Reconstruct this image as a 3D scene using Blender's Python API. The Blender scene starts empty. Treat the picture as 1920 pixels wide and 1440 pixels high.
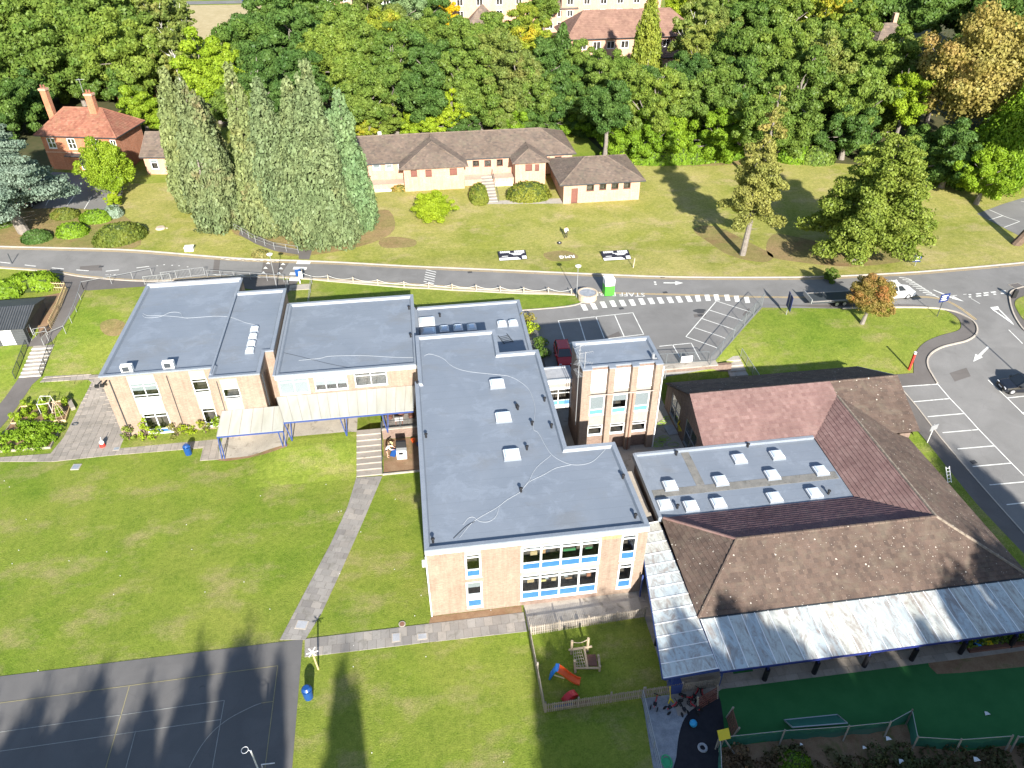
import bpy, math, random
import numpy as np
from mathutils import Vector, Matrix
random.seed(7); np.random.seed(7)
SC = bpy.context.scene; COL = SC.collection
R = math.radians
# ------------------------------------------------------------------ camera, sky, sun, exposure
CAMH = 46.0; FPX = 1392.5
_p, _r, _y = .63322, -.003775, .13814
def _cam_axes():
    cy, sy = math.cos(_y), math.sin(_y)
    f0 = np.array([sy, cy, 0]); right = np.array([cy, -sy, 0]); up = np.array([0, 0, 1.])
    f = math.cos(_p)*f0 - math.sin(_p)*up; u = math.cos(_p)*up + math.sin(_p)*f0
    x = math.cos(_r)*right + math.sin(_r)*u; uu = -math.sin(_r)*right + math.cos(_r)*u
    return x, uu, f
AX, AU, AF = _cam_axes()
cam = bpy.data.objects.new('camera', bpy.data.cameras.new('camera')); COL.objects.link(cam)
cam.matrix_world = Matrix(((AX[0], AU[0], -AF[0], 0), (AX[1], AU[1], -AF[1], 0), (AX[2], AU[2], -AF[2], CAMH), (0, 0, 0, 1)))
cam.data.sensor_width = 36; cam.data.lens = 36*FPX/1920; cam.data.clip_start = .5; cam.data.clip_end = 5000
SC.camera = cam
SUN_EL = 25.5; SUN_AZ = 3.0          # the sun stands behind the camera; shadows run away from it, a touch to the left
w = bpy.data.worlds.new('World'); SC.world = w; w.use_nodes = True
nt = w.node_tree; bg = nt.nodes['Background']
sky = nt.nodes.new('ShaderNodeTexSky'); sky.sky_type = 'NISHITA'; sky.sun_disc = False
sky.sun_elevation = R(SUN_EL); sky.sun_rotation = R(180-SUN_AZ); sky.altitude = 100; sky.air_density = 1.0; sky.dust_density = .6
nt.links.new(sky.outputs[0], bg.inputs[0]); bg.inputs[1].default_value = .086
sl = bpy.data.lights.new('sun', 'SUN'); sl.energy = 4.9; sl.angle = R(.9); sl.color = (1, .945, .86)
so = bpy.data.objects.new('sun', sl); COL.objects.link(so)
sd = Vector((math.sin(R(SUN_AZ))*math.cos(R(SUN_EL)), -math.cos(R(SUN_AZ))*math.cos(R(SUN_EL)), math.sin(R(SUN_EL))))
so.rotation_euler = sd.to_track_quat('Z', 'Y').to_euler(); so.location = (20, -60, 60)
SC.view_settings.view_transform = 'Standard'; SC.view_settings.look = 'None'
SC.view_settings.exposure = 1.36; SC.view_settings.gamma = 1; SC.view_settings.use_curve_mapping = False
SC.cycles.max_bounces = 6; SC.cycles.transparent_max_bounces = 12

# ------------------------------------------------------------------ terrain and reading points off the survey photograph
def sstep(a, b, t):
    t = np.clip((t-a)/(b-a), 0, 1); return t*t*(3-2*t)
_zx = [-60, -34, -29, -15.5, -13, 10, 12, 29, 33, 38, 60]
_za = [62, 62, 60, 60, 60, 60, 57.2, 57.2, 50, 30, 30]
_zb = [84, 84, 76, 74, 71, 71, 59.5, 59.5, 66, 70, 70]
def H(x, y):
    a = np.interp(x, _zx, _za); b = np.interp(x, _zx, _zb)
    h = 2.5*sstep(a, b, y)
    ter = 1.0*sstep(49.5, 55, y)*sstep(-17.5, -13.5, x)*(1-sstep(-7.2, -6.4, x))
    h = np.maximum(h, ter*np.where(y < 62, 1, 0))
    h = h + np.clip(y-88, 0, 40)*.05 + np.clip(y-128, 0, 120)*.015
    return h
def ray(px, py):
    return (px-960)/FPX*AX - (py-720)/FPX*AU + AF
def at(px, py, z=0.):
    d = ray(px, py); t = (z-CAMH)/d[2]; return Vector((d[0]*t, d[1]*t, z))
def atg(px, py):
    z = 1.0
    for _ in range(25):
        p = at(px, py, z); z = .5*z + .5*float(H(p.x, p.y))
    return Vector((p.x, p.y, float(H(p.x, p.y))))
def onY(px, py, y):
    d = ray(px, py); t = y/d[1]; return d[0]*t, CAMH+d[2]*t
def onX(px, py, x):
    d = ray(px, py); t = x/d[0]; return d[1]*t, CAMH+d[2]*t
def G2(*pts): return [atg(*p).xy[:] for p in pts]
def smooth(pts, n=6, closed=False):
    P = [Vector(p) for p in pts]; out = []
    m = len(P)
    rng = range(m if closed else m-1)
    for i in rng:
        p0 = P[(i-1) % m] if closed or i > 0 else P[0]; p1 = P[i]; p2 = P[(i+1) % m]
        p3 = P[(i+2) % m] if closed or i+2 < m else P[-1]
        for k in range(n):
            t = k/n
            out.append(tuple(.5*((2*p1)+(-p0+p2)*t+(2*p0-5*p1+4*p2-p3)*t*t+(-p0+3*p1-3*p2+p3)*t*t*t)))
    if not closed: out.append(tuple(P[-1]))
    return out

# ------------------------------------------------------------------ materials
def mat(name, base=(.5, .5, .5), rough=.8, metal=0, spec=.3):
    m = bpy.data.materials.new(name); m.use_nodes = True
    b = m.node_tree.nodes['Principled BSDF']
    b.inputs['Base Color'].default_value = (*base, 1); b.inputs['Roughness'].default_value = rough
    b.inputs['Metallic'].default_value = metal; b.inputs['Specular IOR Level'].default_value = spec
    return m
class NT:
    def __init__(s, m): s.m = m; s.t = m.node_tree; s.b = s.t.nodes['Principled BSDF']; s._pos = None
    def n(s, typ, **k):
        x = s.t.nodes.new(typ)
        for a, v in k.items(): setattr(x, a, v)
        return x
    def l(s, a, b): s.t.links.new(a, b)
    def pos(s):
        if not s._pos: s._pos = s.n('ShaderNodeNewGeometry')
        return s._pos.outputs['Position']
    def obj(s): return s.n('ShaderNodeTexCoord').outputs['Object']
    def sc(s, v, sx, sy, sz):
        m = s.n('ShaderNodeVectorMath', operation='MULTIPLY'); s.l(v, m.inputs[0]); m.inputs[1].default_value = (sx, sy, sz); return m.outputs[0]
    def noise(s, scale, detail=4, rough=.6, v=None, dist=0):
        x = s.n('ShaderNodeTexNoise'); x.inputs['Scale'].default_value = scale; x.inputs['Detail'].default_value = detail
        x.inputs['Roughness'].default_value = rough; x.inputs['Distortion'].default_value = dist
        s.l(v if v is not None else s.pos(), x.inputs['Vector']); return x.outputs['Fac']
    def ramp(s, fac, stops, interp='LINEAR'):
        x = s.n('ShaderNodeValToRGB'); x.color_ramp.interpolation = interp; e = x.color_ramp.elements
        while len(e) < len(stops): e.new(.5)
        for q, (p, c) in zip(e, stops):
            q.position = p; q.color = (*c, 1) if isinstance(c, tuple) else (c, c, c, 1)
        s.l(fac, x.inputs[0]); return x.outputs[0]
    def mix(s, fac, a, b, mode='MIX'):
        x = s.n('ShaderNodeMix', data_type='RGBA', blend_type=mode)
        for sock, v in ((x.inputs[0], fac), (x.inputs[6], a), (x.inputs[7], b)):
            if isinstance(v, (int, float)): sock.default_value = v
            elif isinstance(v, tuple): sock.default_value = (*v, 1)
            else: s.l(v, sock)
        return x.outputs[2]
    def math(s, op, a, b=0.):
        x = s.n('ShaderNodeMath', operation=op)
        for sock, v in ((x.inputs[0], a), (x.inputs[1], b)):
            if isinstance(v, (int, float)): sock.default_value = v
            else: s.l(v, sock)
        return x.outputs[0]
    def rnd(s):
        g = s.n('ShaderNodeNewGeometry'); o = s.n('ShaderNodeObjectInfo')
        return s.math('FRACT', s.math('ADD', g.outputs['Random Per Island'], o.outputs['Random']))
    def col(s, c): s.l(c, s.b.inputs['Base Color'])
    def bump(s, h, dist=.02, strength=.5):
        x = s.n('ShaderNodeBump'); x.inputs['Distance'].default_value = dist; x.inputs['Strength'].default_value = strength
        s.l(h, x.inputs['Height']); s.l(x.outputs[0], s.b.inputs['Normal'])
def speck(name, a, b, scale=2, rough=.85, fine=25, spec=.25, bumpd=.01, dirt=None):
    """two-tone surface with broad patches and fine grain"""
    m = mat(name, a, rough, spec=spec); k = NT(m)
    c = k.ramp(k.noise(scale, 6, .62), [(.3, a), (.7, b)])
    f = k.noise(fine, 3, .7)
    c = k.mix(1.0, c, k.ramp(f, [(.2, .78), (.8, 1.18)]), 'MULTIPLY')
    if dirt:
        c = k.mix(k.ramp(k.noise(dirt[1], 7, .7, dist=.6), [(.55, 0.), (.72, 1.)]), c, dirt[0])
    k.col(c); k.bump(f, bumpd, .5); return m
M = {}
def grass_mat(name, green, lime, straw, bare, dry=.5, fine=9):
    m = mat(name, green, .9, spec=.15); k = NT(m)
    n1 = k.noise(.10, 9, .6, dist=.3); n2 = k.noise(.45, 8, .68, dist=.2); n3 = k.noise(fine, 5, .75); n4 = k.noise(2.6, 6, .72); n5 = k.noise(.27, 9, .68, v=k.sc(k.pos(), .8, 1.25, 1))
    c = k.mix(k.ramp(n2, [(.3, 0.), (.7, 1.)]), green, lime)
    c = k.mix(k.ramp(k.math('ADD', n1, k.math('MULTIPLY', n4, .35)), [(.54, 0.), (.86, dry)]), c, straw)
    c = k.mix(k.ramp(k.math('ADD', n5, k.math('MULTIPLY', n3, .2)), [(.61, 0.), (.82, .8)]), c, bare)
    c = k.mix(1.0, c, k.ramp(n3, [(.25, .62), (.5, 1.0), (.78, 1.42)]), 'MULTIPLY')
    c = k.mix(1.0, c, k.ramp(n4, [(.3, .84), (.7, 1.16)]), 'MULTIPLY')
    k.col(c); k.bump(n3, .09, .9); return m
M['grass'] = grass_mat('grass', (.105, .175, .016), (.18, .25, .027), (.26, .27, .055), (.33, .27, .13), .75)
M['bank'] = grass_mat('dry_grass', (.165, .20, .03), (.26, .27, .05), (.38, .33, .12), (.42, .33, .18), .9)
M['floor'] = speck('leaf_litter', (.05, .06, .02), (.09, .08, .035), .8, .95, 9)
M['worn'] = grass_mat('worn_grass', (.15, .16, .04), (.25, .21, .08), (.30, .20, .11), (.22, .125, .07), .95)
M['soil'] = speck('soil', (.20, .115, .065), (.28, .19, .115), 1.2, .95, 14, bumpd=.05, dirt=((.1, .12, .03), .5))
def road_mat(name, a, b, patch=None):
    m = mat(name, a, .88, spec=.25); k = NT(m)
    c = k.ramp(k.noise(.35, 6, .6, dist=.5), [(.3, a), (.7, b)])
    c = k.mix(1.0, c, k.ramp(k.noise(30, 3, .8), [(.2, .8), (.8, 1.2)]), 'MULTIPLY')
    c = k.mix(k.ramp(k.noise(1.7, 7, .75, dist=1.), [(.62, 0.), (.75, .55)]), c, tuple(x*.55 for x in a))
    c = k.mix(k.ramp(k.noise(.12, 7, .6, dist=.2), [(.52, 0.), (.55, .22)]), c, tuple(x*.75 for x in a))
    vo = k.n('ShaderNodeTexVoronoi', feature='DISTANCE_TO_EDGE'); vo.inputs['Scale'].default_value = .16; k.l(k.n('ShaderNodeVectorMath', operation='ADD').outputs[0], vo.inputs['Vector'])
    va = vo.inputs['Vector'].links[0].from_node; k.l(k.pos(), va.inputs[0]); nz = k.n('ShaderNodeTexNoise'); nz.inputs['Scale'].default_value = .9; k.l(k.pos(), nz.inputs['Vector']); k.l(nz.outputs['Color'], va.inputs[1])
    c = k.mix(k.ramp(vo.outputs['Distance'], [(0., .2), (.004, 0.)]), c, tuple(x*.4 for x in a))
    k.col(c); k.bump(k.noise(45, 2, .6), .008, .5); return m
M['asphalt'] = road_mat('asphalt', (.172, .168, .162), (.215, .21, .203))
M['asphalt_dark'] = road_mat('dark_asphalt', (.052, .054, .058), (.07, .072, .076))
M['footway'] = road_mat('footway_asphalt', (.118, .107, .10), (.148, .136, .128))
M['court'] = road_mat('playground_asphalt', (.115, .112, .11), (.145, .14, .136))
M['line'] = speck('road_paint', (.62, .62, .58), (.8, .8, .76), 3, .7, 18, dirt=((.25, .24, .23), 2.6))
M['yellow_line'] = speck('yellow_paint', (.55, .38, .13), (.62, .45, .2), 3, .7, 18, dirt=((.2, .18, .14), 1.6))
M['kerb'] = speck('kerb_concrete', (.36, .32, .27), (.46, .41, .35), 1.5, .9, 12)
M['concrete'] = speck('concrete', (.33, .30, .26), (.43, .39, .33), .8, .9, 14, dirt=((.16, .14, .11), 1.1))
M['white'] = mat('white_pvc', (.82, .82, .81), .45, spec=.4)
M['white_worn'] = speck('white_paint', (.74, .74, .70), (.82, .82, .8), 1.5, .6, 10, dirt=((.45, .42, .36), 1.2))
def island(name, cols, rough=.9, dirt=None, fine=30, spec=.25, dscale=1.2, bump=.006, broad=.0):
    """each separate piece of the mesh, and each object, gets its own tone"""
    m = mat(name, cols[0], rough, spec=spec); k = NT(m)
    n = len(cols); c = k.ramp(k.rnd(), [(i/(n-1), q) for i, q in enumerate(cols)])
    c = k.mix(1.0, c, k.ramp(k.noise(fine, 3, .7), [(.2, .82), (.8, 1.16)]), 'MULTIPLY')
    c = k.mix(1.0, c, k.ramp(k.noise(.5, 5, .6), [(.3, .86), (.7, 1.12)]), 'MULTIPLY')
    if dirt: c = k.mix(k.ramp(k.noise(dscale, 8, .72, dist=.8), [(.52, 0.), (.68, .8)]), c, dirt)
    k.col(c); k.bump(k.noise(fine, 3, .7), bump, .5); return m
M['slab'] = island('paving_slab', [(.29, .26, .225), (.34, .30, .26), (.255, .23, .2), (.36, .315, .27)], dirt=(.2, .18, .15))
M['slab_grey'] = island('grey_slab', [(.25, .235, .215), (.30, .28, .255), (.215, .20, .185), (.33, .30, .265)], dirt=(.17, .16, .135))

M['mesh_grey'] = mat('fence_mesh_grey', (.17, .19, .20), .6, .3)
M['speck'] = mat('white_speck', (.7, .7, .66), .8)
def brick_mat(name, c1, c2, mortar, scale=1., rough=.9, stain=None):
    m = mat(name, c1, rough, spec=.2); k = NT(m)
    g = k.n('ShaderNodeNewGeometry'); sp = k.n('ShaderNodeSeparateXYZ'); k.l(g.outputs['Position'], sp.inputs[0])
    sn = k.n('ShaderNodeSeparateXYZ'); k.l(g.outputs['True Normal'], sn.inputs[0])
    ax = k.math('ABSOLUTE', sn.outputs[0]); ay = k.math('ABSOLUTE', sn.outputs[1])
    u = k.math('ADD', k.math('MULTIPLY', sp.outputs[0], ay), k.math('MULTIPLY', sp.outputs[1], ax))
    cb = k.n('ShaderNodeCombineXYZ'); k.l(u, cb.inputs[0]); k.l(sp.outputs[2], cb.inputs[1])
    br = k.n('ShaderNodeTexBrick'); k.l(cb.outputs[0], br.inputs['Vector'])
    br.inputs['Scale'].default_value = 1; br.inputs['Brick Width'].default_value = .225*scale; br.inputs['Row Height'].default_value = .075*scale
    br.inputs['Mortar Size'].default_value = .009*scale; br.inputs['Color1'].default_value = (*c1, 1); br.inputs['Color2'].default_value = (*c2, 1)
    br.inputs['Mortar'].default_value = (*mortar, 1)
    c = k.mix(1.0, br.outputs['Color'], k.ramp(k.noise(.8, 6, .65), [(.3, .88), (.7, 1.1)]), 'MULTIPLY')
    c = k.mix(1.0, c, k.ramp(k.noise(9, 4, .7), [(.3, .9), (.7, 1.1)]), 'MULTIPLY')
    if stain: c = k.mix(k.ramp(k.noise(.9, 7, .7, v=k.sc(k.pos(), 1, 1, .35), dist=.5), [(.56, 0.), (.74, .6)]), c, stain)
    st = k.noise(1.0, 6, .7, v=k.sc(k.pos(), 3.2, 3.2, .22)); c = k.mix(1.0, c, k.ramp(st, [(.35, .84), (.6, 1.05)]), 'MULTIPLY')
    k.col(c); k.bump(br.outputs['Fac'], -.006, .6); return m
M['brick_buff'] = brick_mat('buff_brick', (.265, .185, .138), (.32, .24, .182), (.29, .24, .195), stain=(.3, .25, .2))
M['brick_brown'] = brick_mat('brown_brick', (.20, .13, .10), (.27, .19, .15), (.2, .17, .15), stain=(.12, .11, .09))
M['brick_orange'] = brick_mat('orange_brick', (.52, .25, .11), (.56, .31, .16), (.45, .34, .24))
M['brick_pink'] = brick_mat('pale_red_brick', (.50, .265, .175), (.56, .33, .23), (.48, .38, .3))
M['brick_red'] = brick_mat('red_brick', (.40, .12, .05), (.48, .17, .08), (.4, .27, .2))
M['render_cream'] = speck('cream_render', (.37, .345, .26), (.44, .41, .32), 1.3, .9, 9, dirt=((.34, .33, .25), .9))
M['fascia'] = speck('white_fascia', (.76, .75, .72), (.83, .82, .8), 1.2, .5, 8)
M['lintel'] = speck('grey_lintel_board', (.30, .27, .235), (.37, .33, .29), 2, .8, 12)

def felt_mat(name, a, b):
    m = mat(name, a, .55, spec=.5); k = NT(m)
    c = k.ramp(k.noise(.25, 6, .6, dist=.6), [(.3, a), (.7, b)])
    # lap seams of the sheets, faint, plus scuffs and dried puddles
    sp = k.n('ShaderNodeSeparateXYZ'); k.l(k.pos(), sp.inputs[0])
    wv = k.math('FRACT', k.math('DIVIDE', k.math('ADD', sp.outputs[1], k.math('MULTIPLY', k.noise(.6, 3), .12)), 1.05))
    c = k.mix(k.ramp(wv, [(.0, .55), (.035, 0.)]), c, tuple(x*.55 for x in a))
    c = k.mix(k.ramp(k.noise(.32, 9, .7, dist=.4), [(.53, 0.), (.6, .28), (.62, .12)]), c, tuple(x*1.5 for x in b)); c = k.mix(k.ramp(k.noise(.18, 8, .65, v=k.sc(k.pos(), 1, 1.6, 1), dist=.3), [(.55, 0.), (.68, .3)]), c, (.17, .165, .15))
    c = k.mix(k.ramp(k.noise(.9, 8, .75, v=k.sc(k.pos(), 1, 2.2, 1), dist=1.2), [(.57, 0.), (.7, .35)]), c, tuple(x*1.35 for x in b))
    c = k.mix(1.0, c, k.ramp(k.noise(22, 3, .8), [(.2, .9), (.8, 1.1)]), 'MULTIPLY')
    k.col(c); k.bump(k.noise(2.5, 6, .7), .012, .4); return m
M['felt'] = felt_mat('roof_membrane', (.165, .193, .232), (.20, .228, .268))
M['felt_edge'] = speck('roof_edge_membrane', (.20, .23, .27), (.235, .262, .302), 1.0, .5, 10, spec=.5)
M['felt_old'] = speck('old_roof_gutter_felt', (.15, .15, .14), (.23, .22, .2), 1.4, .9, 10, dirt=((.07, .07, .055), 2.))
M['lead'] = speck('lead_flashing', (.3, .31, .33), (.4, .41, .43), 2, .5, 14)
M['cable_white'] = mat('white_cable', (.40, .43, .46), .5)
M['black'] = mat('black_plastic', (.02, .02, .022), .5)
M['blue_steel'] = mat('blue_steel', (.04, .07, .22), .4, spec=.5)
M['navy_steel'] = mat('navy_steel', (.02, .03, .16), .4, spec=.5)
M['pad'] = mat('black_post_pad', (.015, .015, .02), .6)
M['galv'] = mat('galvanised_steel', (.42, .43, .44), .45, .5, .5)
M['dark_steel'] = mat('dark_steel', (.06, .07, .08), .5, .3)
M['blue_panel'] = speck('blue_panel', (.035, .13, .42), (.045, .155, .47), 1.5, .35, 8, spec=.5)
M['pale_blue_panel'] = speck('pale_blue_panel', (.10, .27, .50), (.13, .31, .54), 1.5, .35, 8, spec=.5)
def glass_mat(name, tint, refl=.16):
    m = bpy.data.materials.new(name); m.use_nodes = True; t = m.node_tree; t.nodes.remove(t.nodes['Principled BSDF'])
    out = t.nodes['Material Output']; tr = t.nodes.new('ShaderNodeBsdfTransparent'); tr.inputs[0].default_value = (*tint, 1)
    gl = t.nodes.new('ShaderNodeBsdfGlossy'); gl.inputs['Roughness'].default_value = .03; gl.inputs[0].default_value = (.9, .95, 1, 1)
    fr = t.nodes.new('ShaderNodeLayerWeight'); pw = t.nodes.new('ShaderNodeMath'); pw.operation = 'POWER'; pw.inputs[1].default_value = 4.
    t.links.new(fr.outputs['Facing'], pw.inputs[0]); ad = t.nodes.new('ShaderNodeMath'); ad.operation = 'MULTIPLY_ADD'; ad.inputs[1].default_value = .7; ad.inputs[2].default_value = refl*.4; t.links.new(pw.outputs[0], ad.inputs[0])
    mx = t.nodes.new('ShaderNodeMixShader'); t.links.new(ad.outputs[0], mx.inputs[0]); t.links.new(tr.outputs[0], mx.inputs[1]); t.links.new(gl.outputs[0], mx.inputs[2])
    t.links.new(mx.outputs[0], out.inputs[0]); return m
M['glass'] = glass_mat('window_glass', (.86, .89, .9))
M['glass_dark'] = mat('dark_glass', (.018, .022, .026), .06, spec=.8)
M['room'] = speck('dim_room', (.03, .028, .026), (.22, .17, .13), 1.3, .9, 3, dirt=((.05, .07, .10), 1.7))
M['blind'] = mat('white_blind', (.36, .37, .37), .7)
M['dome'] = mat('rooflight_dome', (.62, .70, .78), .12, spec=.9)
M['dome'].node_tree.nodes['Principled BSDF'].inputs['Coat Weight'].default_value = .6

def tile_mat(name, cols, moss, dots=.0, rough=.9):
    m = mat(name, cols[0], rough, spec=.2); k = NT(m)
    n = len(cols); c = k.ramp(k.rnd(), [(i/(n-1), q) for i, q in enumerate(cols)])
    c = k.mix(1.0, c, k.ramp(k.noise(.35, 7, .65, dist=.5), [(.3, .8), (.7, 1.18)]), 'MULTIPLY')
    c = k.mix(1.0, c, k.ramp(k.noise(16, 4, .75), [(.25, .72), (.75, 1.25)]), 'MULTIPLY')
    c = k.mix(k.ramp(k.noise(.7, 8, .72, dist=1.), [(.5, 0.), (.68, .7)]), c, moss)
    if dots:
        v = k.n('ShaderNodeTexVoronoi'); v.inputs['Scale'].default_value = 1.5; k.l(k.pos(), v.inputs['Vector'])
        rr = k.math('MULTIPLY', k.noise(.9, 3, .6), dots)
        hit = k.math('LESS_THAN', v.outputs['Distance'], rr)
        v2 = k.n('ShaderNodeTexVoronoi'); v2.inputs['Scale'].default_value = 4.; k.l(k.pos(), v2.inputs['Vector'])
        hit2 = k.math('LESS_THAN', v2.outputs['Distance'], k.math('MULTIPLY', k.noise(1.4, 3, .6), dots*1.1))
        c = k.mix(k.math('MAXIMUM', hit, hit2), c, (.46, .42, .36))
    k.col(c); k.bump(k.noise(18, 3, .7), .01, .6); return m
M['tile_brown'] = tile_mat('brown_concrete_tile', [(.105, .075, .06), (.13, .092, .074), (.09, .066, .055), (.145, .105, .084)], (.15, .125, .095), .16)
M['tile_pink'] = tile_mat('pink_concrete_tile', [(.185, .113, .103), (.215, .135, .122), (.17, .102, .094), (.24, .155, .14)], (.25, .17, .15))
M['tile_pink_shaded'] = tile_mat('shaded_pink_concrete_tile', [(.15, .085, .09), (.17, .10, .10), (.135, .078, .082)], (.17, .12, .11))  # pink tile with the shade of the north-facing inner slope put into its colour
M['tile_grey'] = tile_mat('grey_brown_tile', [(.15, .115, .095), (.185, .14, .11), (.125, .10, .085), (.21, .16, .125)], (.17, .15, .11))
M['tile_red'] = tile_mat('red_clay_tile', [(.25, .105, .07), (.29, .13, .085), (.21, .085, .058), (.32, .155, .105)], (.24, .15, .09))
M['tile_rose'] = tile_mat('rose_roof_tile', [(.21, .125, .095), (.24, .145, .11), (.19, .11, .085)], (.27, .17, .12))
M['moss'] = speck('ridge_moss', (.16, .13, .10), (.3, .25, .2), 4, .95, 14)
def poly_mat():
    m = mat('polycarbonate_sheet', (.6, .7, .74), .3, spec=.5); k = NT(m)
    c = k.ramp(k.rnd(), [(0, (.46, .53, .55)), (.5, (.54, .60, .60)), (1, (.56, .57, .51))])
    c = k.mix(k.ramp(k.noise(.9, 7, .75, v=k.sc(k.pos(), 1.6, .5, 1), dist=1.5), [(.45, 0.), (.62, .75)]), c, (.26, .20, .165))
    c = k.mix(k.ramp(k.noise(3.5, 8, .85, dist=.8), [(.56, 0.), (.66, .8)]), c, (.10, .09, .085))
    k.col(c); return m
M['poly'] = poly_mat()
def poly_pale():
    m = mat('cream_sheet', (.72, .71, .62), .4, spec=.4); k = NT(m)
    c = k.ramp(k.noise(.5, 6, .6, v=k.sc(k.pos(), 2.2, .4, 1)), [(.3, (.36, .36, .30)), (.7, (.48, .48, .43))])
    c = k.mix(k.ramp(k.noise(.8, 7, .75, v=k.sc(k.pos(), 1.8, .35, 1), dist=.8), [(.56, 0.), (.75, .45)]), c, (.27, .25, .15)); k.col(c); return m
M['poly_pale'] = poly_pale()
def wood_mat(name, a, b, rough=.85):
    m = mat(name, a, rough); k = NT(m)
    k.col(k.mix(1.0, k.ramp(k.rnd(), [(0, a), (1, b)]), k.ramp(k.noise(12, 4, .7), [(.25, .75), (.75, 1.2)]), 'MULTIPLY')); return m
M['wood_grey'] = wood_mat('weathered_wood', (.27, .235, .19), (.36, .32, .27))
M['wood_new'] = wood_mat('pale_new_wood', (.50, .36, .19), (.58, .44, .25))
M['wood_log'] = wood_mat('debarked_log', (.42, .33, .22), (.5, .4, .28))
M['turf'] = speck('artificial_turf', (.024, .125, .035), (.034, .15, .046), .8, .95, 40, bumpd=.01)
M['rubber'] = speck('black_rubber_surface', (.018, .018, .024), (.028, .028, .034), 2, .9, 40)
M['gravel'] = speck('grey_gravel', (.20, .22, .25), (.34, .36, .39), 2.2, .95, 16, bumpd=.04)
M['bark_grey'] = speck('grey_bark', (.16, .14, .12), (.26, .23, .2), 3, .95, 12, bumpd=.04)
M['bark_brown'] = speck('brown_bark', (.10, .07, .05), (.17, .12, .09), 3, .95, 12, bumpd=.04)
M['bark_white'] = speck('birch_bark', (.5, .48, .44), (.62, .6, .55), 3, .9, 8, dirt=((.08, .07, .06), 3))
def leaf_mat(name, a, b, hot=None, trans=.30, hf=.25):
    """leaves vary in tone per leaf, per branch mass and per tree; a share of them may have turned"""
    m = bpy.data.materials.new(name); m.use_nodes = True; k = NT(m)
    t = m.node_tree; out = t.nodes['Material Output']
    g = k.n('ShaderNodeNewGeometry'); o = k.n('ShaderNodeObjectInfo')
    off = k.n('ShaderNodeVectorMath', operation='ADD'); k.l(g.outputs['Position'], off.inputs[0]); k.l(o.outputs['Location'], off.inputs[1])
    c = k.mix(k.ramp(k.noise(.33, 5, .7, v=off.outputs[0]), [(.35, 0.), (.65, 1.)]), a, b)
    if hot: c = k.mix(k.ramp(k.noise(.2, 4, .7, v=off.outputs[0]), [(.62-hf, 0.), (.76-hf, 1.)]), c, hot)
    c = k.mix(1.0, c, k.ramp(g.outputs['Random Per Island'], [(0, .78), (1, 1.24)]), 'MULTIPLY')
    c = k.mix(1.0, c, k.ramp(o.outputs['Random'], [(0, (.82, .86, .9)), (.5, (1., 1., 1.)), (1, (1.22, 1.12, .95))]), 'MULTIPLY')
    d = k.n('ShaderNodeBsdfDiffuse'); tr = k.n('ShaderNodeBsdfTranslucent'); k.l(c, d.inputs[0])
    k.l(k.mix(1.0, c, (1.25, 1.3, .55), 'MULTIPLY'), tr.inputs[0])
    mx = k.n('ShaderNodeMixShader'); mx.inputs[0].default_value = trans; k.l(d.outputs[0], mx.inputs[1]); k.l(tr.outputs[0], mx.inputs[2])
    gl = k.n('ShaderNodeBsdfGlossy'); gl.inputs['Roughness'].default_value = .45; gl.inputs[0].default_value = (.7, .75, .7, 1)
    m2 = k.n('ShaderNodeMixShader'); m2.inputs[0].default_value = .012; k.l(mx.outputs[0], m2.inputs[1]); k.l(gl.outputs[0], m2.inputs[2])
    k.l(m2.outputs[0], out.inputs[0]); t.nodes.remove(k.b); return m
L = {
 'green': leaf_mat('green_leaves', (.095, .165, .028), (.175, .24, .045)),
 'dark': leaf_mat('dark_green_leaves', (.06, .125, .028), (.105, .175, .038)),
 'olive': leaf_mat('olive_leaves', (.13, .185, .04), (.20, .235, .055), (.26, .25, .07), hf=.06),
 'lime': leaf_mat('bright_yellow_green_leaves', (.20, .30, .02), (.28, .37, .03)),
 'yellow': leaf_mat('yellowing_leaves', (.17, .25, .03), (.28, .30, .035), (.38, .32, .03), hf=.10),
 'gold': leaf_mat('golden_leaves', (0.624, 0.403, 0.015), (0.650, 0.467, 0.019)),
 'brown': leaf_mat('brown_turning_leaves', (.215, .215, .07), (.265, .23, .08), (.29, .215, .085), hf=.08),
 'rust': leaf_mat('rust_and_green_leaves', (.24, .23, .05), (.34, .22, .07), (.42, .17, .06), hf=.1),
 'blue': leaf_mat('blue_green_needles', (.135, .185, .085), (.185, .23, .105), (.205, .215, .09), .2, hf=.04),
 'sea': leaf_mat('sea_green_needles', (.11, .19, .095), (.155, .235, .115), None, .2),
 'tan': leaf_mat('tan_tinged_needles', (.14, .185, .085), (.19, .22, .095), (.25, .20, .105), .2, hf=.05),
 'cedar': leaf_mat('silver_green_needles', (.17, .235, .17), (.235, .29, .215), None, .2),
 'larch': leaf_mat('ochre_green_needles', (.19, .215, .06), (.25, .25, .07), (.29, .24, .08), .25, hf=.04),
 'fir': leaf_mat('light_green_needles', (.165, .225, .035), (.25, .29, .05), None, .28),
 'laurel': leaf_mat('glossy_laurel_leaves', (0.127, 0.226, 0.018), (0.195, 0.306, 0.025)),
 'rough': leaf_mat('bramble_leaves', (0.078, 0.091, 0.033), (0.130, 0.104, 0.050), (0.169, 0.098, 0.055), .15, hf=.12),
 'hedge': leaf_mat('clipped_hedge_leaves', (0.098, 0.137, 0.023), (0.176, 0.193, 0.033), (0.215, 0.145, 0.037), .2, hf=.05),
}

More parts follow.
